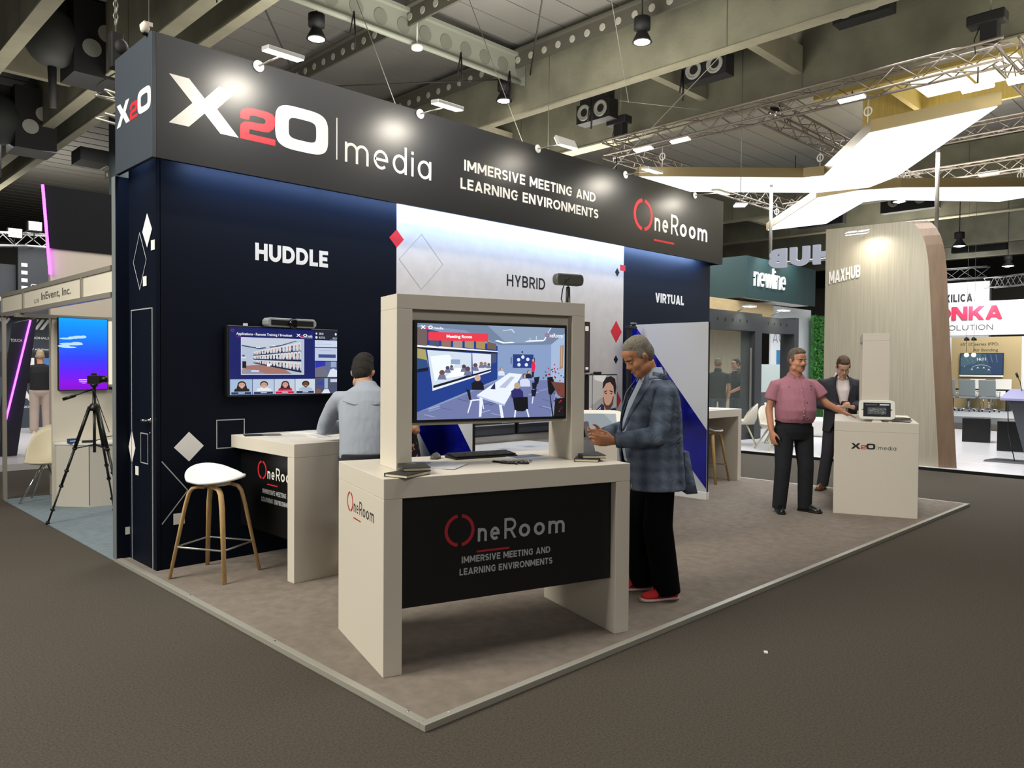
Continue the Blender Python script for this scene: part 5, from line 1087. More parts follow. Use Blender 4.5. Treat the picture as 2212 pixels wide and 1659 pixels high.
mb = MB(); mb.loft([ring((0, dy, z), rx, ry) for z, rx, ry, dy in ((.985, .188, .170, .02), (1.03, .205, .195, .03), (1.12, .212, .208, .035), (1.24, .210, .19, .025), (1.36, .205, .155, .01), (1.435, .175, .125, .0), (1.475, .115, .095, .005), (1.505, .075, .072, .012))])
for k in 'RL': short_sleeve(mb, p4, k, .080, .66)
blob(mb, 'shirt', Mpk, t, .0085, 3); collar(t, p4, Mpk, .074, .022)
mb = MB(); mb.path([(0, .09, 1.49), (0, .155, 1.38), (.0, .214, 1.24), (0, .2425, 1.12), (0, .222, 1.02)], [(.014, .003)]*5, 8, upv=(1, 0, 0)); mb.build('button_band', Mpk, t)
buttons(t, [(0, .182, 1.335), (0, .222, 1.235), (0, .243, 1.15), (0, .240, 1.07)], M_whitelac)
mb = MB(); mb.path([(-.12, .125, 1.39), (-.12, .127, 1.375)], [(.012, .004)]*2, 8, upv=(1, 0, 0)); mb.build('chest_emblem', mat('emblem_plum', '4a2c40', .8), t)
trousers(t, p4, mat('dark_denim', '14181f', .85, noise=.15, nscale=40, bump=.3, bscale=20), 1.005, (.186, .165), .108, .082, .074, hemz=-.05)
mb = MB(); mb.path([p for p in ring((0, .0, .995), .193, .172, 40)], [(.016, .005)]*40, 8, closed=True, upv=(0, 0, 1)); mb.build('belt', M_shoeK, t)
mb = MB(); mb.box((.0, .173, .995), (.045, .008, .032)); mb.build('buckle', M_chrome, t)
mb = MB(); mb.path([Mh @ V(p) for p in ((-.03, .089, -.056), (-.012, .1005, -.0495), (.012, .1005, -.0495), (.03, .089, -.056))], [.003, .0065, .0065, .003], 8); mb.build('moustache', mat('moustache_grey', '6e5546', .9), t)
for k, a in (('R', -14), ('L', 30)): shoe(t, 'shoe', p4['an'+k], R(a), M_shoeK, M_soleK)
# ---------------- 5. man in the dark suit with the red phone
p5 = dict(pelvis=(0, 0, .93), chest=(0, .01, 1.33), neck=(0, .04, 1.49), head=(0, .13, 1.60), hpit=R(-36), hyaw=R(0),
          shR=(.195, .0, 1.405), shL=(-.195, .0, 1.405), elR=(.26, .02, 1.11), elL=(-.26, .04, 1.11), wrR=(.07, .26, 1.09), wrL=(-.09, .27, 1.09),
          hipR=(.10, 0, .89), hipL=(-.10, 0, .89), knR=(.15, .03, .49), knL=(-.13, .03, .49), anR=(.20, -.02, .085), anL=(-.15, 0, .085),
          handR=dict(d=(-.75, .55, .15), pn=(-.2, -.2, 1), curl=.7, thumb=.9, side=-1), handL=dict(d=(.75, .55, .15), pn=(.2, -.2, 1), curl=.7, thumb=.9, side=1))
t, Mh = person('man with glasses in dark grey suit looking down at a red phone', (10.02, 4.10, T), R(124), p5, mat('skin_fair', 'caa088', .55, noise=.05, nscale=30), '4b3526', 'quiff', 1.02, 1.0, (.17, .13), facekw=dict(brow='5a4030', lids=True))
Msu = mat('charcoal_wool', '34343a', .9, bump=.4, bscale=8, spec=.2)
trousers(t, p5, Msu, .98, (.17, .135), .098, .076, .072, hemz=-.03)
mb = MB(); mb.loft([ring((0, dy, z), rx, ry) for z, rx, ry, dy in ((.9, .16, .125, .01), (1.1, .165, .135, .015), (1.3, .17, .13, .01), (1.42, .13, .10, .0), (1.48, .08, .08, .015), (1.52, .064, .066, .025))]); blob(mb, 'shirt', mat('pale_pink_shirt', 'd9cfd0', .8, bump=.2, bscale=14), t, .009)
jacket(t, p5, Msu, [(.76, 0, .005, .215, .175, 44), (.86, 0, .01, .208, .172, 30), (1.0, 0, .012, .196, .160, 16), (1.12, 0, .015, .196, .160, 14), (1.26, 0, .015, .203, .158, 20), (1.36, 0, .01, .204, .150, 26), (1.43, 0, .0, .175, .122, 40), (1.475, 0, .005, .105, .095, 52)], .072, cuff=.95)
collar(t, p5, mat('pale_pink_shirt', 'd9cfd0', .8), .068, .035)
for q in (-1, 1):
    mb = MB(); L_ = [V((q*.05, .08, 1.50)), V((q*.075, .11, 1.43)), V((q*.085, .145, 1.34)), V((q*.055, .168, 1.20)), V((q*.03, .172, 1.06))]; W_2 = [V((q*.015, -.01, 0)), V((q*.04, -.015, .0)), V((q*.045, -.015, .01)), V((q*.03, -.008, .02)), V((q*.008, -.002, 0))]
    mb.loft([[a, a+V((0, .006, 0)), a+b+V((0, .007, 0)), a+b] for a, b in zip(L_, W_2)]); mb.build('lapel', Msu, t)
Mg = mat('glasses_metal', '6a5a4e', .3, metal=.7)
for q in (-1, 1): pass
gl = MB()
for q in (-1, 1): gl.path([Mh @ V((q*.032+.022*math.cos(2*PI*i/14), .098, .0+.015*math.sin(2*PI*i/14))) for i in range(14)], .0016, 6, closed=True); gl.path([Mh @ V((q*.054, .097, .003)), Mh @ V((q*.078, .05, .006)), Mh @ V((q*.082, -.01, .004))], .0016, 6)
gl.path([Mh @ V((-.01, .099, .003)), Mh @ V((0, .103, .006)), Mh @ V((.01, .099, .003))], .0016, 6); gl.build('glasses', Mg, t)
for k, a in (('R', -28), ('L', 20)): shoe(t, 'shoe', p5['an'+k], R(a), mat('brown_leather', '6e4526', .4), mat('brown_sole', '3a2818', .7), lace=mat('brown_lace', '4a3020', .8))
t = thing('phone', 'dark red phone held by the man in the dark suit', 'phone', (9.79, 3.96, 1.165), R(124)); mb = MB(); mb.box((0, 0, 0), (.078, .012, .15), None, 0, (R(-62), 0, 0)); mb.build('phone_case', mat('red_case', '6a1418', .4), t, .005)
# ---------------- 6, 7. two men in black polo shirts behind the glass
def polo(lb, loc, rz, J, skin, hairc, arm_bare=True, extra=None):
    t, Mh = person(lb, loc, rz, J, skin, hairc, 'short', 1.0, 1.0, (.17, .12), .010); m = mat('black_polo', '1b1c1c', .85, bump=.3, bscale=10)
    mb = MB(); mb.loft([ring((0, dy, z), rx, ry) for z, rx, ry, dy in ((.86, .19, .14, .0), (1.05, .185, .14, .0), (1.25, .195, .14, .0), (1.37, .185, .125, 0), (1.44, .14, .10, 0), (1.49, .08, .075, .01))])
    for k in 'RL': short_sleeve(mb, J, k, .07, .7)
    blob(mb, 'polo_shirt', m, t, .012); collar(t, J, m, .07, .03)
    mb = MB(); nk = V(J['neck']); mb.path([nk+V((.085*math.cos(a), .088*math.sin(a)-.006, -.012)) for a in [2*PI*i/20 for i in range(20)]], .004, 6, closed=True); mb.build('collar_stripe', M_inkw, t)
    trousers(t, J, mat('blue_jeans', '3a4048', .9), .93, (.165, .125), .092, .07, .065, .012)
    for k in 'RL': shoe(t, 'shoe', J['an'+k], 0, M_shoeK, M_soleK)
    return t, Mh
base = dict(pelvis=(0, 0, .94), chest=(0, 0, 1.34), neck=(0, .02, 1.515), head=(0, .04, 1.645), shR=(.195, 0, 1.42), shL=(-.195, 0, 1.42), elR=(.25, -.02, 1.12), elL=(-.25, -.02, 1.12), wrR=(.22, .14, .90), wrL=(-.22, .14, .90),
            hipR=(.10, 0, .90), hipL=(-.10, 0, .90), knR=(.11, .02, .49), knL=(-.11, .02, .49), anR=(.12, -.02, .085), anL=(-.12, -.02, .085), handR=dict(d=(-.05, .2, -1), pn=(-1, 0, 0), curl=.3), handL=dict(d=(.05, .2, -1), pn=(1, 0, 0), curl=.3))
p6 = dict(base); p6.update(hpit=R(-20)); polo('man with cropped fair hair in a black polo, back turned, behind the glass pod wall', (15.6, 9.15, .05), R(-55), p6, M_skin, '6b5f50')
p7 = dict(base); p7.update(elL=(-.24, .05, 1.12), wrL=(-.06, .26, .98), hpit=R(-8)); polo('dark-haired man in a black polo facing left with a watch, behind the glass pod wall', (16.35, 9.1, .05), R(70), p7, M_skin, '1d1815')
# ---------------- 8. visitor in black top and beige trousers at the far left stand
p8 = dict(base); p8.update(hpit=R(-10), elR=(.27, .02, 1.14), wrR=(.16, .2, 1.1), elL=(-.27, .02, 1.14), wrL=(-.16, .2, 1.1))
t, Mh = person('person from behind in a black top and beige trousers on the far left white floor', (4.43, 18.9, .10), R(-12), p8, M_skin, 'a08a70', 'short', 1.0, 1.0, (.17, .12), .011)
mb = MB(); mb.loft([ring((0, dy, z), rx, ry) for z, rx, ry, dy in ((.93, .2, .16, .0), (1.1, .195, .15, .0), (1.3, .2, .145, .0), (1.42, .17, .11, 0), (1.49, .08, .075, .01))])
for k in 'RL': sleeve(mb, p8, k, .072, .95)
blob(mb, 'black_top', mat('black_knit', '0d0d0f', .9), t, .013); trousers(t, p8, mat('beige_chinos', 'a8978c', .9, bump=.3, bscale=8), .96, (.175, .135), .11, .092, .085, .013)
for k in 'RL': shoe(t, 'shoe', p8['an'+k], 0, Mcr, Mws)
# ---------------- 9. person cut off by the left edge
p9 = dict(base); t, Mh = person('person in a black coat cut off by the left picture edge, only a sleeve showing', (-.62, 8.25, 0), R(-70), p9, M_skin, '2a2018', 'short', 1.0, 1.0, (.18, .13), .012)
mb = MB(); mb.loft([ring((0, dy, z), rx, ry) for z, rx, ry, dy in ((.80, .24, .2, .0), (1.1, .22, .17, .0), (1.3, .21, .15, .0), (1.42, .18, .12, 0), (1.49, .08, .075, .01))])
for k in 'RL': sleeve(mb, p9, k, .085, .95)
blob(mb, 'coat', mat('black_knit', '0d0d0f', .9), t, .013); trousers(t, p9, mat('dark_trousers', '1c1e24', .9), .96, (.17, .13), .1, .08, .07, .013)
for k in 'RL': shoe(t, 'shoe', p9['an'+k], 0, M_shoeK, M_soleK)
# ---------------- 10. fair-haired person mostly hidden by the rounded wall
p10 = dict(base); p10.update(hpit=R(-15), wrL=(-.1, .3, 1.25), wrR=(.1, .3, 1.22), elL=(-.24, .1, 1.1), elR=(.24, .1, 1.1), handL=dict(d=(.3, .8, .4), pn=(1, 0, 0), curl=.5), handR=dict(d=(-.3, .8, .4), pn=(-1, 0, 0), curl=.5))
t, Mh = person('pale fair-haired person in black mostly hidden behind the rounded wooden wall', (15.9, 6.55, .05), R(80), p10, mat('skin_pale', 'dcbca6', .6), 'cdb9a0', 'short', 1.0, .95, (.17, .12), .012)
mb = MB(); mb.loft([ring((0, dy, z), rx, ry) for z, rx, ry, dy in ((.8, .2, .15, .0), (1.1, .19, .15, .0), (1.3, .2, .145, .0), (1.42, .17, .11, 0), (1.49, .08, .075, .01))])
for k in 'RL': sleeve(mb, p10, k, .07, .9)
blob(mb, 'black_top', mat('black_knit', '0d0d0f', .9), t, .013); trousers(t, p10, mat('dark_trousers', '1c1e24', .9), .96, (.17, .13), .1, .08, .07, .013)
for k in 'RL': shoe(t, 'shoe', p10['an'+k], 0, M_shoeK, M_soleK)
# ============================================================ LEFT NEIGHBOUR (shell scheme stand)
ne = thing('neighbour_carpet', 'blue-grey carpet of the neighbouring stand on the left', 'carpet', (2.08, 6.70, 0)); mb = MB(); mb.bx(0, 4.5, 0, 3.86, .0005, .006); mb.build('carpet', M_bluec, ne)
M_alum = mat('scheme_aluminium', 'a9a49a', .4, metal=.5); M_fpan = mat('scheme_panel', 'd3cdbf', .6)
fa = thing('shell_fascia', 'white fascia in aluminium rails reading InEvent, Inc. over the left neighbour stand', 'sign', (2.08, 6.72, 2.14))
mb = MB(); mb.bx(-.005, .045, 0, 3.83, .0, .04); mb.build('bottom_rail', M_alum, fa); mb = MB(); mb.bx(-.005, .045, 0, 3.83, .215, .255); mb.build('top_rail', M_alum, fa)
for y in (.78, 2.82, 3.80): mb = MB(); mb.bx(-.008, .048, y-.02, y+.02, .0405, .2145); mb.build('mullion', M_alum, fa)
for a, b in ((.0, .758), (.802, 2.798), (2.842, 3.778)): mb = MB(); mb.bx(.008, .03, a, b, .0402, .2148); mb.build('fascia_panel', M_fpan, fa)
F = (Vector((.0075, 3.83, 0)), Vector((0, -1, 0)), Vector((0, 0, 1)), Vector((-1, 0, 0)))
mb = MB(); text(mb, 'InEvent, Inc.', F, 1.70, .082, 1.00, .085, .001, .012); mb.build('lettering', mat('letter_grey', '5a5750', .7), fa)
mb = MB(); text(mb, '2L330', F, 1.42, .075, .19, .040, .001, .0); mb.build('stand_number', mat('letter_pale', '8a857a', .7), fa)
for y, lb in ((3.81, 'slim aluminium post at the far left end of the white fascia'), ):
    mb = MB(); mb.bx(2.08, 2.12, 6.72+y-.02, 6.72+y+.02, 0, 2.139); tag(mb.build('scheme_post', M_alum), lb, 'post')
bw = thing('neighbour_back_wall', 'white back wall of the left neighbour stand with a rail on top', 'wall', (2.39, 9.70, 0))
mb = MB(); mb.bx(0, 3.0, 0, .05, .001, 2.10); mb.build('wall_panel', M_fpan, bw); mb = MB(); mb.bx(-.35, 3.0, -.01, .06, 2.1005, 2.138); mb.build('top_rail', M_alum, bw)
t, p = tv('poster_screen', 'tall blue-to-purple display with pale clouds on the left neighbour wall', 'display', (2.437, 9.655, 1.295), 0, .515, .82, .042, .008)
n = 40
def hexl(a): return '%02x%02x%02x' % a
stops = [(0, (10, 150, 240)), (.3, (20, 110, 235)), (.55, (50, 60, 235)), (.75, (90, 30, 225)), (.9, (130, 10, 210)), (1, (120, 8, 190))]
for i in range(n):
    y = (i+.5)/n
    for (a, ca), (b, cb) in zip(stops, stops[1:]):
        if a <= y <= b: f = (y-a)/(b-a); c = hexl(tuple(int(ca[k]+(cb[k]-ca[k])*f) for k in range(3)))
    p.r(0, i/n, 1, (i+1)/n, c)
for (x, y, rx, ry) in ((.30, .27, .12, .016), (.42, .26, .14, .02), (.50, .255, .06, .02), (.15, .285, .14, .012), (.25, .36, .24, .018), (.36, .35, .12, .02), (.10, .39, .12, .018), (.2, .405, .16, .012)): p.e(x, y, rx, ry, 'a8cdf4')
p.r(.40, .855, .66, .868, 'd8c8f4').r(.41, .885, .60, .893, 'd8c8f4').r(.46, .905, .55, .911, 'd8c8f4'); p.build(picmat('display_vivid', 1.3), t)
t = thing('light_panel', 'bright white lit panel right of the tall blue display, by the header post', 'light panel', (2.972, 9.69, 1.36)); mb = MB(); mb.bx(0, .4, -.02, .009, 0, .73); mb.build('panel', emis('panel_lit', 'fff2d8', .9), t); mb = MB(); mb.bx(-.01, .4, -.12, -.0205, -.06, -.03); mb.build('dark_ledge', M_black, t)
t = thing('smoke_detector', 'small white round detector under the steel girder tube', 'detector', (8.0, 10.42, 6.90)); mb = MB(); mb.lathe([(.09, 0), (.1, .03), (.1, .06)], 18); mb.tube((0, 0, .06), (0, 0, .62), .01, n=6); mb.build('housing', M_whitelac, t)
# tall striped wall beyond, with violet LED edge
tw = thing('tall_backdrop', 'tall pale wall with a near-black top band and violet light edge behind the left stand', 'wall', (2.59, 10.57, 0))
mb = MB(); mb.bx(0, 6, 0, .08, 0, 2.99); mb.build('pale_board', mat('pale_board', 'b8b0a4', .7), tw)
mb = MB(); mb.prism([(-.07, 3.735), (0, 2.9905), (6, 2.9905), (6, 3.735)], (Vector((0, 0, 0)), Vector((1, 0, 0)), Vector((0, 0, 1)), Vector((0, -1, 0))), -.08, 0.03); mb.build('dark_band', mat('dark_band', '0f1215', .8, spec=.2), tw)
VIO = emis('violet_tube', 'd83cff', 9)
mb = MB(); mb.tube((-.085, -.04, 3.73), (-.012, -.04, 2.67), .016); mb.build('light_edge', VIO, tw)
# counter, chair, tripod
t = thing('corner_cabinet', 'white angled cabinet counter of the left neighbour stand', 'counter', (2.41, 9.34, 0))
pl = [(0, .30), (.245, 0), (.9, -.06), (.9, .34), (.0, .34)]
Fz = (Vector((0, 0, 0)), Vector((1, 0, 0)), Vector((0, 1, 0)), Vector((0, 0, 1)))
mb = MB(); mb.prism(pl, Fz, .007, .695); mb.build('carcase', mat('cabinet_white', 'c9c4ba', .5), t); mb = MB(); mb.prism([(-.015, .305), (.24, -.015), (.915, -.078), (.915, .345), (-.015, .345)], Fz, .6955, .715); mb.build('worktop', M_whitelac, t)
mb = MB(); mb.bx(.243, .249, -.004, 0.0, .03, .68); mb.build('door_gap', mat('gap_grey', '6a6760', .8), t)
t = thing('small_box', 'small blue box on the white cabinet of the left stand', 'box', (2.54, 9.50, .716), R(10)); mb = MB(); mb.bx(-.05, .05, -.03, .03, 0, .05); mb.build('carton', mat('box_blue', '2a4a80', .6), t); mb = MB(); mb.bx(-.045, .045, -.031, -.03, .02, .03); mb.build('label_strip', M_inkw, t)
t = thing('remote', 'dark handset lying beside the small blue box', 'remote', (2.68, 9.46, .716), R(-20)); mb = MB(); mb.bx(-.06, .06, -.025, .025, 0, .025); mb.build('body', M_black, t, .008)
t = thing('cable_coil', 'thin black cable and dark folder at the right end of the white cabinet', 'cable', (2.9, 9.42, .716)); mb = MB(); mb.path([(-.15, .05, .01), (-.05, .02, .05), (.05, .05, .06), (.2, .1, .01)], .005, 6); mb.build('cable', M_black, t)
t = thing('shell_chair', 'cream shell chair with chrome cross legs at the left neighbour stand', 'chair', (2.44, 10.16, .006), R(150)); ch_ = t
mb = MB(); n = 24; rr = []
def tub(u, a, off=0):
    back = max(0, -math.sin(a)); h = .44+.40*u**1.6*(.55*back+.45*back**.5 if back > 0 else .0)+.03*u*u; r = (.05+.18*u**.7)
    return Vector(((r+off)*math.cos(a)*1.0, (r+off)*math.sin(a)*.95-.02*u, h-off*.6))
us = [.02, .3, .55, .75, .9, 1.0]
mb.loft([[tub(u, 2*PI*j/n) for j in range(n)] for u in us]+[[tub(u, 2*PI*j/n, .010)-Vector((0, 0, .012)) for j in range(n)] for u in reversed(us)]); mb.build('seat_shell', mat('cream_plastic', 'd8cfb4', .5), t)
for sx in (-1, 1):
    for sy in (-1, 1): mb = MB(); mb.tube((sx*.03, sy*.05, .42), (sx*.22, sy*.20, 0), .011); mb.build('leg', M_chrome, t)
t = thing('camera_tripod', 'black camera tripod with a camera on top at the edge of the blue-grey carpet', 'tripod', (2.46, 8.47, .006)); tr = t
for x, y in ((-.377, .179), (.345, .519), (.12, -.55)):
    a = Vector((x*.1, y*.1, 1.16)); b = Vector((x, y, 0)); mb = MB(); mb.tube(a, a.lerp(b, .36), .017); mb.tube(a.lerp(b, .34), a.lerp(b, .68), .013); mb.tube(a.lerp(b, .66), b, .009)
    for f in (.36, .55, .68, .88): mb.tube(a.lerp(b, f-.008), a.lerp(b, f+.008), .021)
    lg = mb.build('leg', M_black, t); mb = MB(); mb.lathe([(.022, 0), (.012, .03)], 10, b); mb.build('foot', M_blackm, lg)
    mb = MB(); mb.tube((0, 0, .78), a.lerp(b, .36), .006); mb.build('spreader', M_black, t)
mb = MB(); mb.lathe([(.05, 1.12), (.055, 1.15), (.04, 1.18), (.018, 1.2), (.016, 1.36), (.035, 1.365), (.035, 1.39)], 14); mb.tube((0, 0, .70), (0, 0, 1.15), .014); mb.build('centre_column', M_black, t)
mb = MB(); mb.tube((0, 0, 1.34), (-.24, .12, 1.24), .008); mb.tube((-.15, .075, 1.275), (-.25, .125, 1.235), .016); mb.build('pan_handle', M_black, t)
t = thing('video_camera', 'small black camera mounted on the tripod', 'camera', (2.46, 8.47, 1.398), R(-25)); mb = MB(); mb.bx(-.06, .06, -.03, .03, 0, .085); mb.bx(-.025, .025, -.025, .025, .085, .11); mb.build('body', M_black, t, .006); mb = MB(); mb.lathe([(.035, 0), (.035, .06), (.03, .065)], 16, (.06, 0, .045), 0, Matrix.Rotation(PI/2, 4, 'Y')); mb.build('lens', M_black, t)
mb = MB(); mb.path([(-.05, -.03, .03), (.02, -.06, -.1), (.08, -.05, -.3), (.12, .1, -.5)], .004, 6); mb.build('cable', M_black, t)
# ------------------------------------------------------------ far left stand (dark, CYP letters, white floor)
cy = thing('far_white_floor', 'white raised floor of the far left stand', 'platform', (1.5, 13.3, 0)); mb = MB(); mb.bx(0, 6, 0, 11, .0005, .10); mb.build('deck', mat('white_gloss_floor', 'd6d4d6', .25), cy)
M_cyp = mat('cyp_print', '30353b', .5)
cb = thing('far_left_header', 'dark grey square header with white CYP letters on the far left stand', 'header', (3.2, 20.0, 2.65))
mb = MB(); mb.prism([(0, .0), (1.06, 0), (3.0, 0), (3.0, 1.6), (1.06, 1.6), (0, 1.6)], (Vector((1.06, 0, 0)), Vector((1, 0, 0)), Vector((0, 0, 1)), Vector((0, -1, 0))), 0, .04); mb.build('front_board', M_cyp, cb)
mb = MB(); mb.bx(-2.5, 1.059, .18, .22, 0, 1.15); mb.build('side_board', M_cyp, cb)
F = (Vector((0, -.041, 0)), Vector((1, 0, 0)), Vector((0, 0, 1)), Vector((0, -1, 0)))
def cyp(mb, F, x, y, k):
    for q in ([(.30, .30), (.05, .30), (0, .25), (0, .05), (.05, 0), (.30, 0)], [(.34, .30), (.46, .12), (.46, -.06)], [(.46, .12), (.60, .30), (.86, .30), (.9, .25), (.9, .13), (.86, .08), (.66, .08)]): mb.stroke([(x+a*k, y+b*k) for a, b in q], .045*k, F, 0, .002)
    for j in range(3): mb.prism([(x+(.92+.14*j)*k, y-.07*k), (x+(1.0+.14*j)*k, y-.07*k), (x+(1.2+.14*j)*k, y+.32*k), (x+(1.12+.14*j)*k, y+.32*k)], F, 0, .002)
mb = MB(); cyp(mb, F, 1.31, .62, .33); mb.build('lettering', emis('letter_lit', 'f4f4f4', 1.0), cb)
mb = MB(); cyp(mb, sub(F, 0, 0, -.221), .60, .35, .36); mb.build('side_lettering', emis('letter_lit', 'f4f4f4', 1.0), cb)
mb = MB()
for k in range(6): mb.bx(1.12, 1.24, -.043, -.041, .25+k*.17, .33+k*.17)
mb.build('pictograms', M_inkw, cb)
cw = thing('far_left_wall', 'dark stand wall with white lettering behind the visitor in beige trousers', 'wall', (3.6, 20.6, .1))
mb = MB(); mb.bx(0, 3.5, 0, .06, 0, 2.5); mb.build('board', mat('blue_grey_print', '39424b', .6), cw); mb = MB(); mb.bx(.2, 3.4, -.012, -.001, 1.2, 1.75); mb.build('dark_shelf_panel', mat('shelf_dark', '20242c', .5), cw)
F = (Vector((0, -.002, 0)), Vector((1, 0, 0)), Vector((0, 0, 1)), Vector((0, -1, 0)))
mb = MB(); mb.stroke([(.42, 2.52), (.52, 2.38), (.52, 2.28)], .05, F, 0, .002); mb.stroke([(.62, 2.52), (.52, 2.38)], .05, F, 0, .002)
for j in range(3): mb.prism([(.98+.12*j, 2.28), (1.05+.12*j, 2.28), (1.21+.12*j, 2.52), (1.14+.12*j, 2.52)], F, 0, .002)
text(mb, 'SSIONALS', F, 1.02, 2.06, .40, .055, .002, .02); text(mb, 'AV solutions', F, 1.0, 1.80, .40, .05, .002, .02); text(mb, 'PA', F, .62, .62, .45, .24, .002, .05); text(mb, 'PROFESSIONALS', F, .6, .46, .6, .05, .002, .02); mb.build('lettering', M_inkw, cw)
for k, (x, lb) in enumerate(((4.35, 'white lit box on the shelf of the far left wall'), (4.75, 'small blue-lit device on the far left wall shelf'))):
    mb = MB(); mb.bx(x, x+.3, 20.35, 20.58, 1.5, 1.72); tag(mb.build('display_device', M_whitelac if not k else mat('device_blue', '4a78b0', .4)), lb, 'device')
t = thing('leaning_monolith', 'dark blue-black leaning slab with a magenta light line on the far left stand', 'display', (3.0, 14.6, .1))
mb = MB(); mb.loft([[V((-.20, -.1, 0)), V((.06, -.1, 0)), V((.06, .25, 0)), V((-.20, .25, 0))], [V((.08, -.1, 2.16)), V((.36, -.1, 2.24)), V((.36, .25, 2.24)), V((.08, .25, 2.16))]], sm=False); mb.build('slab', mat('slab_dark', '1f1f30', .5), t)
mb = MB(); mb.tube((-.10, -.115, .55), (.26, -.115, 2.2), .014); mb.build('light_line', VIO, t); F = (Vector((0, -.102, 0)), Vector((1, 0, 0)), Vector((0, 0, 1)), Vector((0, -1, 0))); mb = MB(); text(mb, 'TOUCH', F, -.02, 1.84, .16, .05, .002, .02); mb.build('lettering', M_inkw, t)
def truss(name, lb, a, b, s=.30, n=None, group=None, m=None, wr=.010, cr=.022):
    a, b = Vector(a), Vector(b); t = thing(name, lb, 'truss', a, 0, group); d = b-a; L = d.length; d.normalize(); side = Vector((-d.y, d.x, 0)).normalized(); up = Vector((0, 0, 1)); n = n or max(3, int(L/(s*1.15))); m = m or mat('truss_aluminium', '6f675e', .5, metal=.3)
    off = [side*sx*s/2+up*sz*s/2 for sx, sz in ((-1, -1), (1, -1), (1, 1), (-1, 1))]
    mb = MB()
    for o_ in off: mb.tube(o_, o_+d*L, cr, n=8)
    mb.build('chords', m, t); mb = MB()
    for k in range(n):
        for i in range(4):
            p_, q_ = off[i], off[(i+1) % 4]
            if k % 2: p_, q_ = q_, p_
            mb.tube(p_+d*(L*k/n), q_+d*(L*(k+1)/n), wr, n=5)
    mb.build('bracing', m, t); return t
Mtw = mat('truss_white', 'c9c9c9', .5)
truss('lighting_truss', 'white lit truss above the far left CYP header, front run', (4.35, 19.9, 4.34), (7, 19.9, 4.42), .28, group='trusses over the far left stand', m=Mtw)
truss('lighting_truss', 'white truss running to the left picture edge above the far left stand', (2.0, 18.6, 3.98), (4.35, 19.9, 4.34), .28, group='trusses over the far left stand', m=Mtw)
for (x, z, lb, pw) in ((4.50, 4.62, 'glaring white floodlight on the far left truss', 26), (4.12, 4.42, 'second glaring floodlight at the left picture edge', 18)):
    t = thing('flood_lamp', lb, 'lamp', (x, 19.6, z), 0, 'floodlights of the far left stand'); mb = MB(); mb.bx(-.14, .14, -.06, .1, -.10, .10); mb.build('housing', M_black, t); mb = MB(); mb.bx(-.12, .12, -.066, -.061, -.09, .09); mb.build('lens', emis('flood_glare', 'f4fff8', pw), t); mb = MB(); mb.tube((0, 0, -.1), (0, .1, -.3), .012); mb.build('clamp', M_black, t)
# ------------------------------------------------------------ left roof rigging
t = thing('dome_camera', 'small white dome security camera at the top left corner of the header', 'camera', (2.06, 5.90, 4.0)); mb = MB(); mb.lathe([(.022, .0), (.032, .02), (.034, .05), (.02, .07)], 16); mb.bx(-.01, .05, -.02, .02, .05, .08); mb.build('housing', M_white, t); mb = MB(); mb.ell((0, 0, .0), (.022, .022, .020)); mb.build('dome', M_black, t); mb = MB(); mb.tube((.03, 0, .07), (.03, 0, 3.6), .004, n=6); mb.build('cable', M_wire, t)
truss('truss_stub', 'silver truss end sticking out behind the left edge of the header', (2.16, 7.25, 3.83), (4.2, 7.4, 3.7), .20, 5, m=mat('truss_silver', '9c9a92', .35, metal=.7), wr=.008, cr=.014)
t = thing('chain_hoist', 'black chain hoist with steel shackles hanging above the truss end on the left', 'hoist', (2.30, 7.28, 4.02)); mb = MB(); mb.bx(-.05, .05, -.05, .05, .15, .46); mb.ell((.03, -.04, .34), (.06, .05, .07)); mb.build('motor', M_blackm, t, .01)
mb = MB(); mb.tube((0, 0, 0), (0, 0, .16), .008); mb.tube((0, 0, .45), (-.005, 0, 3.6), .006)
for k in range(12): mb.path([(.0+.018*math.cos(2*PI*i/8), 0, .56+k*.05+.03*math.sin(2*PI*i/8)) if k % 2 else (0, .018*math.cos(2*PI*i/8), .56+k*.05+.03*math.sin(2*PI*i/8)) for i in range(8)], .006, 5, closed=True)
mb.path([(-.005, .032*math.cos(2*PI*i/10), 1.24+.045*math.sin(2*PI*i/10)) for i in range(10)], .009, 6, closed=True); mb.build('chain', M_wire, t)
mb = MB(); mb.path([(0, 0, .12), (-.12, .05, .02), (-.16, .05, -.05), (-.12, 0, -.1)], .006, 6); mb.build('safety_sling', M_blackm, t)
for k, (a, b, lb) in enumerate((((3.3, 15.0, 7.74), (2.9, 17.5, 4.9), 'thin suspension wire beside the round ducts'), ((3.1, 14.0, 7.74), (3.0, 19.0, 4.5), 'thin suspension wire falling towards the violet tube'), ((6.2, 10.0, 7.74), (6.9, 9.0, 4.6), 'pale wire with a black strap above the white letter O'), ((8.6, 9.8, 7.74), (8.9, 8.6, 4.8), 'pale wire above the word media'),
                                ((10.6, 9.8, 7.74), (9.6, 8.9, 4.8), 'pale wire beside the second hall lamp'), ((9.2, 7.4, 7.74), (10.9, 8.2, 6.2), 'crossed wire in front of the pale concrete beam'), ((10.4, 4.6, 7.3), (12.2, 9.6, 5.5), 'long diagonal wire crossing the big concrete beams'), ((11.4, 8.8, 6.5), (12.5, 7.3, 6.2), 'wire from the beam down to the front truss'))):
    mb = MB(); mb.tube(a, b, .006, n=6); tag(mb.build('suspension_wire', M_wire), lb, 'wire', 'suspension wires')
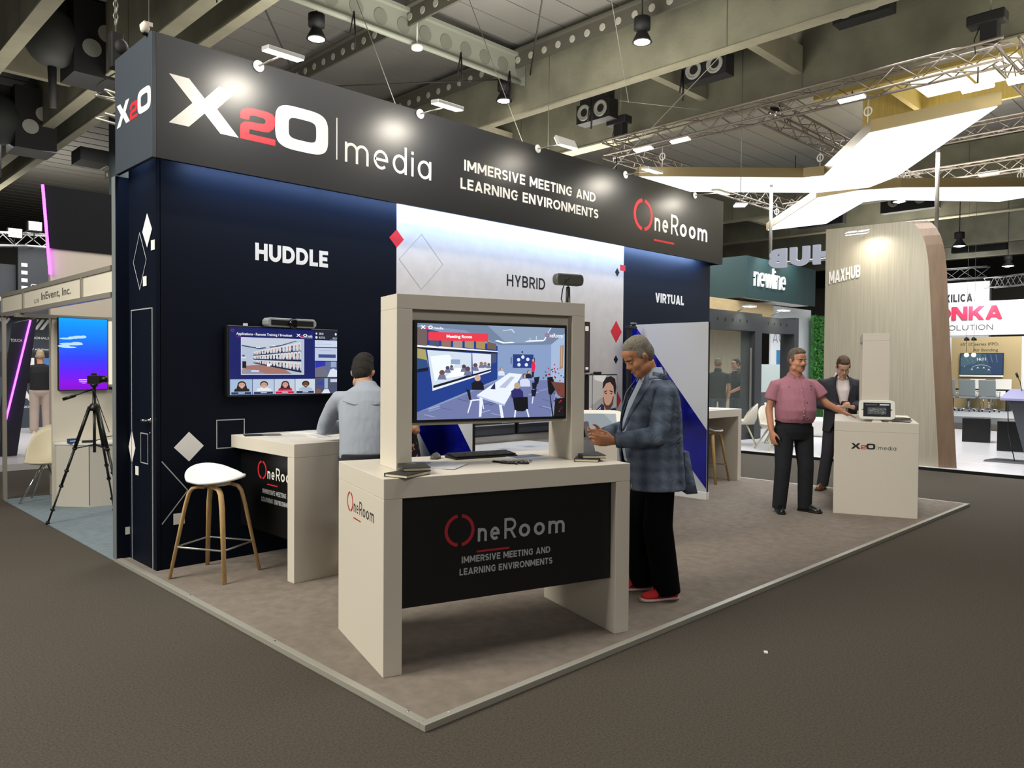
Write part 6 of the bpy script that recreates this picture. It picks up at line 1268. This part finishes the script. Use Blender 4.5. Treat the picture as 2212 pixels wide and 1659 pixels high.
for k, (x, y, z, lb) in enumerate(((6.75, 10.4, 7.0, 'black strap looped on the girder tube near the first hall lamp'), (8.95, 10.4, 7.0, 'black strap looped at the middle of the girder tube'), (10.15, 10.4, 7.0, 'black strap looped on the girder tube by the second hall lamp'), (11.2, 9.3, 6.5, 'pair of black straps under the cross rib'), (4.2, 9.6, 6.6, 'black strap hanging between the left beams'), (12.1, 7.9, 6.9, 'black strap hanging left of the upper air jet box'))):
    mb = MB(); mb.path([(x, y, z+.12), (x+.03, y, z-.2), (x+.02, y, z-.45)], [(.022, .006)]*3, 6); mb.path([(x, y, z+.12), (x-.05, y, z-.15), (x-.08, y, z-.32)], [(.02, .006)]*3, 6); tag(mb.build('strap', M_blackm), lb, 'strap', 'black rigging straps')
# ============================================================ RIGHT: stand with the X light sign
mp = thing('white_stand_floor', 'glossy white raised stand floor with a black edge on the right', 'platform', (13.29, -3, 0))
M_wf = mat('white_gloss_floor', 'd6d4d6', .25)
mb = MB(); mb.bx(0.02, 9.2, 0, 14, .001, .05); mb.build('deck', M_wf, mp); mb = MB(); mb.bx(0, .019, 0, 14, .001, .049); mb.build('black_edge', M_black, mp)
mb = MB(); mb.bx(1.2, 1.22, 2, 7.5, .0502, .0508); mb.bx(2.6, 2.62, 1, 8.2, .0502, .0508); mb.build('floor_joint', mat('joint_pale', 'f2f2f2', .3), mp)
mw = thing('rounded_wood_wall', 'tall pale wood-grain wall with a rounded bronze-edged shoulder lettered MAXHUB', 'wall', (13.42, 3.92, .05))
def mwood(): return mat('pale_wood', 'a39c8a', .38, noise=.10, nscale=5, stretch=(1, 9, .22), spec=.5)
out = [(0, 0)]; 
P_ = [(1.87, 0), (1.87, 4.0), (.62, 3.98)]+[(.50-.30*math.sin(R(a))*1.05, 3.98-.62*(1-math.cos(R(a)))) for a in range(10, 91, 10)]+[(.06, 2.2), (0, 0)]
P_ = [(1.87, 0), (1.87, 3.99), (.58, 3.97), (.50, 3.955), (.43, 3.91), (.36, 3.82), (.30, 3.70), (.255, 3.55), (.225, 3.38), (.20, 3.15), (.10, 1.5), (0, 0)]
Fm = (Vector((0, 0, 0)), Vector((0, 1, 0)), Vector((0, 0, 1)), Vector((-1, 0, 0)))
mb = MB(); n = len(P_); sh = Vector((.10, -.23, 0)); a_ = [V((0, y, z)) for y, z in P_]; b_ = [v+sh for v in a_]
mb.add(a_, [tuple(range(n))]); mb.build('front_face', mwood(), mw)
mb = MB(); mb.add(a_+b_, [(i, i+1, n+i+1, n+i) for i in range(1, n-1)]+[tuple(range(2*n-1, n-1, -1))]+[(0, n, n+1, 1)], 0, False); mb.build('edge_band', mat('bronze_wood', '7a6552', .32, noise=.12, nscale=6, stretch=(2, 2, .3), metal=.15), mw)
mb = MB(); sign(mb, 'MAXHUB', (Vector((-.002, 1.80, 0)), Vector((0, -1, .16)), Vector((0, 0, 1)), Vector((-1, 0, 0))), 0, 3.03, .53, .215, .20, .13, .012); mb.build('lettering', M_inkw, mw)
t = thing('wall_floodlight', 'small lit floodlight at the top of the rounded wood wall', 'lamp', (13.05, 5.10, 3.86)); mb = MB(); mb.bx(-.02, .34, -.012, .012, .02, .035); mb.build('arm', M_alu, t); mb = MB(); mb.box((-.02, 0, 0), (.13, .36, .03), None, 0, (0, R(-20), 0)); mb.build('housing', mat('lamp_housing', 'c8c8c4', .4), t); mb = MB(); mb.box((-.022, 0, -.020), (.12, .34, .006), None, 0, (0, R(-20), 0)); mb.build('lens', LAMPW, t)
area('wall_flood_beam', (13.06, 5.0, 3.80), (13.44, 4.9, 3.0), .3, .1, 5, (1, .95, .84), 140)
# hanging X light sign
xs = thing('hanging_light_sign', 'huge glowing white X-shaped hanging light box with bronze sides', 'light sign', (0, 0, 0))
A = [(12.67, 9.26), (13.05, 8.85), (15.0, 6.95), (15.12, 6.55), (12.87, 4.86), (12.83, 3.02), (16.0, 5.46), (16.75, 6.2), (16.7, 6.75), (16.6, 7.55), (14.5, 9.12), (14.1, 9.75)]
A = [(12.67, 9.26), (15.0, 6.95), (15.12, 6.58), (12.87, 4.86), (12.83, 3.02), (16.15, 5.55), (16.72, 6.3), (16.45, 7.3), (14.3, 9.42), (13.0, 9.62)]
B = [(20.0, 10.3), (16.95, 7.55), (16.85, 6.6), (17.2, 5.85), (18.87, 4.0), (19.9, 3.6), (20.1, 4.7), (18.1, 6.55), (18.05, 6.95), (20.1, 8.7)]
GLOW = emis('sign_glow', 'f0f8ff', 1.9); M_brz = mat('bronze_metal', '94845e', .35, metal=.55)
for nm, Q in (('left_arm', A), ('right_arm', B)):
    mb = MB(); mb.prism(Q, (Vector((0, 0, 5.42)), Vector((1, 0, 0)), Vector((0, 1, 0)), Vector((0, 0, 1))), 0, .19); h = mb.build('sign_case', M_brz, xs, fixn=True)
    cx = sum(q[0] for q in Q)/len(Q); cyy = sum(q[1] for q in Q)/len(Q)
    mb = MB(); mb.prism([(cx+(x-cx)*.985, cyy+(y-cyy)*.985) for x, y in Q], (Vector((0, 0, 5.40)), Vector((1, 0, 0)), Vector((0, 1, 0)), Vector((0, 0, 1))), 0, .018); mb.build('light_panel', GLOW, h, fixn=True)
area('sign_light', (15.0, 6.4, 5.35), (15.0, 6.4, 0), 2.2, 4.5, 190, (.92, .97, 1)); area('sign_light_far', (18.5, 6.8, 5.35), (18.5, 6.8, 0), 2.2, 4.5, 190, (.92, .97, 1))
mb = MB()
for x, y in ((12.95, 8.9), (13.0, 4.95), (15.2, 6.7), (19.6, 9.8), (19.5, 4.2)): mb.tube((x, y, 5.6), (x, y, 6.0), .008, n=6); mb.path([(x, y+.06*math.cos(2*PI*i/14), 5.80+.07*math.sin(2*PI*i/14)) for i in range(14)], .012, 6, closed=True)
mb.build('hanging_hardware', M_inkw, xs)
# hung letters seen from behind, on a rod frame
hl = thing('hung_letters', 'big white hanging letters HUB seen reversed from behind', 'sign', (15.0, 6.30, 3.66))
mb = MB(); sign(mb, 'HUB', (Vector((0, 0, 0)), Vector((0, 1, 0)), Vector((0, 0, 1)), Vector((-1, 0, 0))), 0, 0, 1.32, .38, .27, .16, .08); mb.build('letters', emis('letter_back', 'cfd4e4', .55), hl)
hf = thing('rod_frame', 'grey square rod frame hanging below the light sign and carrying the reversed letters', 'frame', (15.07, 7.66, 3.76))
mb = MB(); mb.tube((0, 0, 0), (0, 0, 1.64), .035, n=8); mb.build('upright', M_alum, hf); mb = MB(); mb.tube((0, 0.03, 0.0), (0, -2.4, 0.0), .03, n=8); mb.build('cross_rod', M_alum, hf); mb = MB(); mb.tube((-.42, -3.27, .15), (-.42, -3.27, 1.64), .035, n=8); mb.build('far_upright', M_alum, hf)
# lighting trusses round the sign
G_ = 'trusses round the light sign'; zt = 6.05
truss('lighting_truss', 'long front truss above the X light sign', (12.5, 9.9, zt), (12.5, 2.9, zt), .30, group=G_)
truss('lighting_truss', 'left side truss running back behind the header end', (12.5, 9.9, zt), (20.3, 9.9, zt), .30, group=G_)
truss('lighting_truss', 'middle cross truss above the left half of the X light sign', (12.65, 6.5, zt), (20.15, 6.5, zt), .30, group=G_)
truss('lighting_truss', 'right side truss at the upper right picture edge', (12.5, 2.9, zt), (20.3, 2.9, zt), .30, group=G_)
truss('lighting_truss', 'far truss behind the X light sign', (20.3, 9.9, zt+.2), (20.3, 1.0, zt+.2), .30, group=G_)
truss('lighting_truss', 'second far truss close under the roof at the right edge', (20.4, 8.5, 7.2), (20.4, 1.0, 7.2), .30, group=G_)
for (x, y, z, lb) in ((12.45, 9.0, 5.86, 'lit bar lamp at the left part of the front truss'), (12.5, 8.2, 5.88, 'second lit bar lamp on the front truss'), (12.45, 5.0, 5.88, 'lit bar lamp near the middle of the front truss'), (12.5, 3.25, 5.62, 'lit bar lamp beside the right tip of the X sign'), (12.7, 2.72, 5.66, 'lit bar lamp at the right picture edge'), (12.55, 9.75, 5.45, 'lit bar lamp between the header end and the X sign tip'), (20.25, 5.0, 6.1, 'far lit bar lamp right of the X sign')):
    t = thing('bar_lamp', lb, 'lamp', (x, y, z), 0, 'bar lamps on the trusses'); mb = MB(); mb.box((0, 0, .02), (.12, .42, .03), None, 0, (0, R(18), 0)); mb.build('housing', mat('lamp_housing', 'c8c8c4', .4), t); mb = MB(); mb.box((0, 0, 0), (.11, .40, .006), None, 0, (0, R(18), 0)); mb.build('lens', LAMPW, t); mb = MB(); mb.tube((.02, 0, .03), (.03, 0, max(.12, 5.93-z)), .012, n=6); mb.build('clamp', M_blackm, t)
t = thing('square_floodlight', 'square lit floodlight hanging right of the header end', 'lamp', (13.3, 7.37, 4.67)); mb = MB(); mb.box((0, 0, .015), (.30, .22, .03), None, 0, (0, 0, R(40))); mb.build('housing', mat('lamp_housing', 'c8c8c4', .4), t); mb = MB(); mb.box((0, 0, -.004), (.28, .20, .006), None, 0, (0, 0, R(40))); mb.build('lens', LAMPW, t); mb = MB(); mb.tube((0, 0, .03), (0, 0, 3.069), .008, n=6); mb.build('stem', M_wire, t)
for (y, lb) in ((9.6, 'black chain motor on the left end of the front truss'), (3.1, 'black chain motor on the right end of the front truss')):
    t = thing('chain_motor', lb, 'hoist', (12.5, y, 6.215), 0, 'chain motors on the front truss'); mb = MB(); mb.bx(-.1, .1, -.11, .11, 0, .35); mb.bx(-.12, .12, -.2, .28, .26, .42); mb.build('housing', M_blackm, t, .02); mb = MB(); mb.tube((0, 0, .42), (0, 0, 1.5), .008, n=6); mb.build('chain', M_wire, t)
    mb = MB(); mb.path([(0, .12, .3), (0, .2, .1), (0, .18, -.1)], .008, 6); mb.build('cable', M_blackm, t)
# stand with dark green header and lettering
nl = thing('green_header', 'dark green square header with white lower-case lettering on the next stand', 'header', (18.4, 10.0, 3.45))
Mgr = mat('green_print', '1b3435', .6)
mb = MB(); mb.bx(0, 4.1, 0, .06, 0, 1.08); mb.build('front_board', Mgr, nl); mb = MB(); mb.bx(0, .06, .0605, 6, 0, 1.08); mb.build('side_board', Mgr, nl); mb = MB(); mb.bx(.06, 4.1, .0605, 6, .02, .06); mb.build('soffit', M_whitelac, nl)
F = (Vector((0, -.001, 0)), Vector((1, 0, 0)), Vector((0, 0, 1)), Vector((0, -1, 0)))
mb = MB(); sign(mb, 'newline', F, .36, .32, 1.75, .52, .085, .15, .05); mb.build('lettering', mat('raised_white', 'f0f0ee', .4), nl)
spot('green_flood', (19.3, 9.4, 4.75), (19.4, 10.0, 4.1), 60, 110, (.9, 1, .97), .9); spot('green_flood_right', (20.7, 9.4, 4.75), (20.8, 10.0, 4.1), 60, 110, (.9, 1, .97), .9); area('green_side_flood', (17.3, 11.5, 4.9), (18.4, 11.8, 4.0), .4, 1.5, 25, (.9, 1, .97))
for (x, y, z, s, m, nm, lb) in ((17.0, 10.25, 2.76, (3.4, 3.5, .62), mat('beige_wood', 'a8926b', .5, noise=.08, nscale=3, stretch=(1, 1, 8)), 'wood_canopy', 'beige wooden canopy block under the dark green header'),
                                (21.3, 10.7, .06, (2.5, .1, 3.38), mat('white_board', 'e0e6ea', .5), 'white_stand_wall', 'bright white stand wall below the right part of the green header'),
                                (23.45, 10.45, .06, (1.1, .1, 3.2), None, 'green_plant_wall', 'living green leaf wall panel left of the rounded wood wall'),
                                (18.6, 11.4, .06, (2.7, .1, 2.7), mat('beige_wood_wall', 'b7a98c', .5, noise=.08, nscale=3, stretch=(6, 6, .5)), 'wood_back_wall', 'pale wooden back wall inside the glass pod')):
    if m is None:
        m = mat('leaf_green', '2f7a2a', .6, nscale=9, col2='0f3a12', noise=.1, bump=1, bscale=14)
    t = thing(nm, lb, 'wall', (x, y, z)); mb = MB(); mb.bx(0, s[0], 0, s[1], 0, s[2]); mb.build('board', m, t)
    if nm == 'green_plant_wall':
        mb = MB()
        for k in range(900):
            px_, pz = rnd.uniform(0, 1.1), rnd.uniform(.5, 3.2); a = rnd.uniform(0, 6.28); l = rnd.uniform(.05, .09); q = V((px_, -.01, pz)); u = V((math.cos(a)*l, -.05, math.sin(a)*l)); w_ = V((-math.sin(a)*l*.4, -.02, math.cos(a)*l*.4)); mb.add([q, q+u*.5+w_, q+u, q+u*.5-w_], [(0, 1, 2, 3)])
        o = mb.build('leaves', mat('leaf_bright', '4a9a3a', .5, nscale=6, col2='226a20'), t); o['kind'] = 'stuff'
# glass pod
gp = thing('glass_pod', 'dark-framed glass meeting pod in front of the two men in black polos', 'pod', (13.6, 8.26, .05))
M_pod = mat('pod_frame', '35383a', .5); M_podG = mat('pod_glass', 'a8b4b0', .05, alpha=.07, spec=.4)
for x, wd in ((0, .12), (2.02, .30), (3.9, .22)): mb = MB(); mb.bx(x, x+wd, 0, .35, 0, 2.75); mb.build('post', M_pod, gp)
mb = MB(); mb.bx(.1205, 2.0195, 0, .30, 2.36, 2.75); mb.build('top_beam', M_pod, gp); mb = MB(); mb.bx(2.3205, 3.8995, 0, .30, 2.36, 2.70); mb.build('top_beam', M_pod, gp); mb = MB(); mb.bx(.1205, 2.0195, .1, .2, 0, .12); mb.build('bottom_rail', M_pod, gp)
mb = MB(); mb.bx(.1205, 2.0195, .14, .155, .1205, 2.3595); mb.build('glass_pane', M_podG, gp); mb = MB(); mb.bx(1.96, 1.99, .05, .09, .6, 2.0); mb.build('pull_handle', M_alu, gp)
mb = MB()
for k in range(5): mb.box((.45+k*.3, -.004, 2.56), (.03, .006, .06))
for k in range(4): mb.box((2.6+k*.3, -.004, 2.56), (.03, .006, .06))
mb.build('cable_slots', M_blackm, gp)
for (x, lb) in ((14.95, 'lit floodlight above the left bay of the glass pod'), (16.5, 'lit floodlight above the right bay of the glass pod')):
    t = thing('pod_floodlight', lb, 'lamp', (x, 8.05, 2.90), 0, 'floodlights over the glass pod'); mb = MB(); mb.box((0, 0, .015), (.34, .16, .03)); mb.build('housing', mat('lamp_housing', 'c8c8c4', .4), t); mb = MB(); mb.box((0, 0, -.003), (.32, .14, .006)); mb.build('lens', LAMPW, t); mb = MB(); mb.tube((0, .0, .02), (0, .3, -.1), .01, n=6); mb.build('arm', M_alu, t); spot('pod_beam', (x, 8.02, 2.86), (x, 8.2, 2.3), 14, 120)
t = thing('exhibition_poster', 'white poster with grey letters AO and a blue square, seen through the pod', 'poster', (20.85, 10.55, .8)); mb = MB(); mb.bx(0, 1.2, 0, .04, -.749, 2.0); mb.build('board', mat('poster_white', 'e6e8ec', .5), t)
F = (Vector((0, -.001, 0)), Vector((1, 0, 0)), Vector((0, 0, 1)), Vector((0, -1, 0)))
mb = MB(); sign(mb, 'AO', F, .12, 1.55, .72, .30, .10, .15); mb.build('lettering', mat('letter_mid', '7a7a80', .6), t); mb = MB(); mb.prism(sq(.36, .90, .44), F, 0, .001); mb.build('blue_square', mat('poster_blue', '2f80b0', .5), t); mb = MB(); mb.bx(0, 1.2, -.003, -.001, .42, .66); mb.build('dark_band', mat('poster_navy', '2c3444', .5), t); mb = MB(); mb.bx(0, 1.2, -.003, -.001, .02, .40); mb.build('photo_band', mat('poster_violet', '8a94c8', .5, noise=.5, nscale=30), t)
t = thing('frosted_board', 'pale frosted low screen between the pod posts', 'screen', (18.4, 9.6, .99)); mb = MB(); mb.bx(0, 1.46, 0, .03, 0, .72); mb.build('board', mat('frosted', 'c3d0cc', .5), t); mb = MB(); mb.bx(0, 1.46, 0, .03, -.93, -.0005); mb.build('dark_base', mat('base_grey', '4a504e', .6), t)
t = thing('blue_screen_edge', 'thin blue-lit display edge beside the pod post', 'display', (17.85, 9.55, .9)); mb = MB(); mb.bx(0, .22, 0, .05, -.849, 1.05); mb.build('housing', M_black, t); mb = MB(); mb.bx(.05, .17, -.003, -.0005, .05, 1.0); mb.build('picture', emis('screen_blue', '2a3cc0', .7), t)
# cream tub chairs and a small black table
def tubchair(lb, x, y, rz):
    t = thing('tub_chair', lb, 'chair', (x, y, .05), rz, 'cream tub chairs by the pod'); mb = MB(); n = 22; L = []
    for u, h, r in ((0, .42, .05), (.4, .43, .20), (.7, .46, .25), (1, .50, .27)):
        L.append([V((r*math.cos(a), r*math.sin(a), h+(.34*max(0, -math.sin(a))**.7 if u == 1 else (.10*max(0, -math.sin(a)) if u == .7 else 0)))) for a in [2*PI*j/n for j in range(n)]])
    L += [[p_*1.0+V((p_.x*.05, p_.y*.05, -.02)) for p_ in l] for l in reversed(L)]; mb.loft(L); mb.build('seat_shell', mat('cream_shell', 'cfc8b8', .5), t)
    for sx in (-1, 1):
        for sy in (-1, 1): mb = MB(); mb.tube((sx*.05, sy*.05, .42), (sx*.25, sy*.24, 0), .020, .014); mb.build('leg', mat('cream_leg', 'cbc3a8', .5), t)
tubchair('cream tub chair with crossing legs just right of the high table', 14.5, 7.90, R(30)); tubchair('cream tub chair partly behind the arm of the pink shirt man', 13.95, 6.98, R(150)); tubchair('cream tub chair with a rounded back behind the black table', 15.3, 7.55, R(200))
t = thing('bistro_table', 'small round black-topped table among the cream tub chairs', 'table', (14.75, 7.14, .05)); mb = MB(); mb.lathe([(.36, .70), (.36, .725)], 28); mb.build('table_top', M_black, t); mb = MB(); mb.tube((0, 0, .02), (0, 0, .70), .025); mb.build('column', M_chrome, t); mb = MB(); mb.lathe([(.22, 0), (.22, .012), (.03, .03)], 24); mb.build('base', M_chrome, t)
t = thing('white_armchair', 'white rounded armchair seen between the pink shirt man and the suited man', 'chair', (17.6, 7.75, .05)); mb = MB(); mb.bx(-.35, .35, -.35, .35, .0, .42); mb.build('seat', M_whitelac, t, .08, 4); mb = MB(); mb.bx(-.35, .35, .22, .38, .421, .75); mb.build('backrest', M_whitelac, t, .06, 4)
# presentation lectern and cubes
t = thing('glass_lectern', 'grey lectern with a tilted lilac glass top and two gooseneck microphones at the right edge', 'lectern', (15.05, 3.05, .05)); Mgm = mat('lectern_grey', '4b5158', .45, metal=.3)
mb = MB(); mb.loft([[V((-.15, .62, 0)), V((.30, .55, 0)), V((.30, -.55, 0)), V((-.15, -.62, 0))], [V((-.12, .60, .03)), V((.28, .53, .03)), V((.28, -.53, .03)), V((-.12, -.60, .03))]], sm=False); mb.build('base', mat('lectern_base', '1d1f22', .5), t)
mb = MB(); mb.loft([[V((-.02, .02, .03)), V((.24, .02, .03)), V((.24, -.26, .03)), V((-.02, -.26, .03))], [V((-.10, .27, 1.08)), V((.10, .27, 1.08)), V((.10, -.10, 1.08)), V((-.10, -.10, 1.08))]], sm=False); mb.build('column', Mgm, t)
mb = MB(); mb.loft([[V((-.26, .36, 1.05)), V((.20, .30, 1.20)), V((.20, -.60, 1.20)), V((-.26, -.66, 1.05))], [V((-.27, .37, 1.085)), V((.20, .31, 1.235)), V((.20, -.61, 1.235)), V((-.27, -.67, 1.085))]], sm=False); mb.build('glass_top', mat('lilac_glass', 'a7a6cc', .12, spec=.7), t)
for y in (.13, -.27): mb = MB(); mb.path([(.1, y, 1.20), (.06, y+.02, 1.36), (.04, y+.06, 1.46)], .006, 6); mb.tube((.043, y+.05, 1.43), (.036, y+.075, 1.51), .018, n=8); mb.build('microphone', M_black, t)
mb = MB(); mb.path([(-.05, .30, 1.05), (-.03, .28, .5), (.05, .2, .02)], .008, 6); mb.build('cable', M_black, t)
for (x, y, s, h, lb) in ((18.95, 4.80, .52, .52, 'black cube stool left of the lectern column'), (17.35, 3.78, .5, .58, 'black cube stool behind the lectern column')):
    t = thing('cube_stool', lb, 'stool', (x, y, .05), R(12), 'black cube stools'); mb = MB(); mb.bx(-s/2, s/2, -s/2, s/2, 0, h); mb.build('cube', mat('black_gloss', '111214', .25), t, .01)
# ------------------------------------------------------------ far right stand
K = 32/21
def kk(y, z): return y*K, 1.6+(z-1.6)*K
kf = thing('far_stand_floor', 'raised grey carpet of the far right stand', 'platform', (26, 3, 0)); mb = MB(); mb.bx(0, 8, 0, 8, .001, .2); mb.build('deck', mat('far_carpet', '9a9ea2', .9), kf)
kh = thing('far_white_header', 'white header with big red letters on the far right stand', 'header', (32, 3, 0)); y1, zt_ = kk(6.2, 3.25); _, zb_ = kk(6, 2.44)
mb = MB(); mb.bx(0, .3, 0, y1-3+1.2, zb_, zt_); mb.build('board', mat('far_white', 'd9dade', .5), kh)
F = (Vector((-.002, 0, 0)), Vector((0, -1, 0)), Vector((0, 0, 1)), Vector((-1, 0, 0))); Mkr = mat('letter_crimson', 'b8284a', .5)
mb = MB(); sign(mb, 'KONKA', sub(F, -10.15+3, 0), 0, 3.45, 2.80, .50, .22, .06, .04); mb.build('lettering', Mkr, kh); mb = MB(); sign(mb, 'BUSINESS SOLUTION', sub(F, -11.0+3, 0), 0, 3.075, 3.35, .19, .10, .16, .01); mb.build('small_lettering', mat('letter_dark', '4a4a4e', .6), kh)
spot('far_header_flood', (31.2, 8.2, 4.4), (32, 8.2, 3.8), 160, 120, (1, 1, 1), .9); spot('far_header_flood_right', (31.2, 6.3, 4.4), (32, 6.3, 3.7), 220, 120, (1, 1, 1), .9)
xh_ = thing('xilica_header', 'white square header with black letters behind the crimson lettered one', 'header', (37, 9.0, 4.3)); mb = MB(); mb.bx(0, .3, 0, 4, -4.299, 1.05); mb.build('board', mat('far_white', 'd9dade', .5), xh_)
mb = MB(); sign(mb, 'XILICA', (Vector((-.002, 1.69, 0)), Vector((0, -1, 0)), Vector((0, 0, 1)), Vector((-1, 0, 0))), 0, .22, 1.06, .34, .22, .14, .02); mb.build('lettering', M_inkk, xh_)
area('far_header_wash', (35.6, 10, 6.0), (37, 10, 4.8), 1, 3, 120, (1, 1, 1))
truss('lighting_truss', 'dark layered truss on top of the black-lettered white header', (36.8, 9.0, 5.7), (36.8, 13, 5.7), .45, group='trusses over the far right stand', m=mat('truss_dark', '5a5a5a', .5)); truss('lighting_truss', 'pale truss running right from the black-lettered header', (36.5, 8.9, 5.2), (30.5, 4.5, 4.75), .4, group='trusses over the far right stand', m=Mtw)
kb = thing('beige_feature_wall', 'beige wall with dark text above a wall display on the far right stand', 'wall', (32.02, 6.75, .2)); mb = MB(); mb.bx(0, .1, 0, 2.25, 0, 2.61); mb.build('board', mat('beige_wall', 'a8956c', .7), kb); mb = MB(); mb.bx(-.0, .1, -3.5, -.001, 0, 2.61); mb.build('white_return', mat('far_white', 'd9dade', .5), kb); mb = MB(); mb.bx(0, .1, 2.2505, 4.5, 0, 2.61); mb.build('white_wing', mat('far_white', 'd9dade', .5), kb)
F = (Vector((-.002, 2.25, 0)), Vector((0, -1, 0)), Vector((0, 0, 1)), Vector((-1, 0, 0)))
mb = MB(); text(mb, '65" IZ series IFPD,', F, .30, 2.28, 1.25, .13, .002, .012); text(mb, 'Air Bonding', F, .72, 2.05, .80, .14, .002, .012); mb.build('lettering', mat('letter_brown', '5a4c36', .7), kb)
t = thing('wall_display', 'wall display reading 16:11 with a blue-grey home screen on the beige wall', 'display', (31.96, 8.68, 1.42), R(-90)); mb = MB(); mb.bx(0, 1.40, -.04, .0, 0, .80); mb.build('housing', M_black, t); mb = MB(); mb.bx(0, 1.40, -.06, .0, -.06, -.0005); mb.build('speaker_bar', M_whitelac, t)
p = Pic((Vector((.02, -.0405, .02)), Vector((1, 0, 0)), Vector((0, 0, 1)), Vector((0, -1, 0))), 1.36, .76, .0005); p.r(0, 0, 1, 1, '3a5568').P([(.6, 0), (1, 0), (1, 1), (.75, 1)], '2c4468').P([(.2, 0), (.5, 0), (.35, .5), (0, .6), (0, .2)], '4a6878')
for k in range(7): p.P([(.05+.13*k, .05), (.07+.13*k, .05), (.22+.11*k, .42), (.20+.11*k, .42)], '5f7c8c')
p.t('16:11', .40, .19, .20, .14, 'f4f8fa', .03)
for a in range(20, 160, 7): p.P([(.5+.24*math.cos(R(a)), .75-.22*math.sin(R(a))), (.5+.24*math.cos(R(a+7)), .75-.22*math.sin(R(a+7))), (.5+.24*math.cos(R(a+7)), .765-.22*math.sin(R(a+7))), (.5+.24*math.cos(R(a)), .765-.22*math.sin(R(a)))], 'd8e4ea')
for x, y in ((.28, .72), (.42, .64), (.56, .64), (.68, .73)): p.r(x-.02, y, x+.02, y+.05, 'c8d4dc').r(x-.035, y+.07, x+.035, y+.08, '9ab0bc')
p.e(.10, .6, .012, .02, 'e8f0f4', 10); p.build(LIT, t)
for (y, lb) in ((8.35, 'grey mesh office chair, left of three facing the far display'), (7.75, 'grey mesh office chair, middle of three facing the far display'), (7.15, 'grey mesh office chair, right of three facing the far display')):
    t = thing('office_chair', lb, 'chair', (29.4, y-.05, .2), R(-90), 'office chairs at the far desk')
    mb = MB(); mb.box((0, -.24, .80), (.50, .04, .56), None, 0, (R(8), 0, 0)); mb.build('backrest', mat('mesh_grey', '7e8688', .7), t, .02); mb = MB(); mb.bx(-.25, .25, -.24, .24, .44, .50); mb.build('seat', mat('mesh_grey', '7e8688', .7), t, .02)
    mb = MB(); mb.tube((0, 0, .10), (0, 0, .44), .03); mb.build('gas_lift', M_chrome, t); mb = MB()
    for k in range(5): mb.tube((0, 0, .12), (.30*math.cos(2*PI*k/5), .30*math.sin(2*PI*k/5), .06), .02, .014, 8)
    mb.build('star_base', M_chrome, t)
    for k in range(5): mb = MB(); mb.ell((.30*math.cos(2*PI*k/5), .30*math.sin(2*PI*k/5), .03), (.03, .02, .03), None, 10); mb.build('castor', M_black, t)
    for s in (-1, 1): mb = MB(); mb.path([(s*.27, -.22, .5), (s*.28, -.18, .68), (s*.28, .15, .68), (s*.27, .12, .5)], .014, 6); mb.build('armrest', M_chrome, t)
t = thing('meeting_desk', 'dark meeting desk in front of the far wall display', 'desk', (30.6, 7.75, .2)); mb = MB(); mb.bx(-.4, .4, -1.1, 1.0, .70, .74); mb.build('desk_top', M_black, t)
for y in (-.95, .85): mb = MB(); mb.bx(-.3, .3, y-.03, y+.03, 0, .6995); mb.build('leg', M_blackm, t)
for (x, y, lb) in ((30.9, 8.0, 'white shell seat beyond the far desk, left'), (30.9, 7.2, 'white shell seat beyond the far desk, right')):
    t = thing('shell_seat_chair', lb, 'chair', (x+.45, y, .2), R(90), 'white seats beyond the far desk'); mb = MB(); mb.bx(-.25, .25, -.25, .25, .42, .47); mb.build('seat', M_whitelac, t, .02); mb = MB(); mb.bx(-.25, .25, -.28, -.24, .47, 1.08); mb.build('backrest', M_whitelac, t, .015)
    for sx in (-1, 1):
        for sy in (-1, 1): mb = MB(); mb.tube((sx*.2, sy*.2, .42), (sx*.22, sy*.22, 0), .015); mb.build('leg', M_chrome, t)
t = thing('potted_plant', 'leafy green plant in a grey pot beside the rounded wall edge, far right stand', 'plant', (29.2, 8.62, .2)); mb = MB(); mb.lathe([(.16, 0), (.22, .45), (.20, .45), (.19, .40)], 18); mb.build('pot', mat('pot_grey', '6c6f70', .7), t)
mb = MB()
for k in range(46):
    a = rnd.uniform(0, 6.28); l = rnd.uniform(.3, .5); h = rnd.uniform(.2, .6); q = V((0, 0, .42)); d_ = V((math.cos(a)*l, math.sin(a)*l, h)); s_ = V((-math.sin(a), math.cos(a), 0))*.05; mb.add([q, q+d_*.55+s_+V((0, 0, .08)), q+d_, q+d_*.55-s_+V((0, 0, .08))], [(0, 1, 2, 3)])
mb.build('leaves', mat('plant_green', '4f9a2c', .5), t); mb = MB(); mb.tube((0, 0, .4), (.02, 0, .7), .015); mb.build('stem', mat('stem_brown', '4a3a22', .8), t)
for (y, lb) in ((6.42, 'left dark pendant lamp with a glowing bulb'), (6.24, 'right dark pendant lamp with a glowing bulb')):
    t = thing('pendant_lamp', lb, 'lamp', (24.2, y, 2.02), 0, 'pair of pendant lamps'); mb = MB(); mb.lathe([(.02, .50), (.06, .46), (.07, .40), (.02, .42)], 14); mb.build('canopy', M_black, t); mb = MB(); mb.tube((0, 0, .06), (0, 0, .44), .006, n=6); mb.build('cord', M_black, t); mb = MB(); mb.ell((0, 0, 0), (.06, .06, .06), None, 14); mb.build('bulb', emis('bulb_glow', 'ffe6a8', 4), t); mb = MB(); mb.tube((0, 0, .46), (0, 0, 5.72), .004, n=6); mb.build('hanger', M_wire, t)
# hanging wall lamp cluster + litter on the floor
mb = MB(); mb.box((4.05, 2.05, .004), (.03, .02, .006), None, 0, (0, 0, .6)); tag(mb.build('paper_scrap', M_paper), 'tiny white paper scrap on the dark hall carpet', 'scrap')
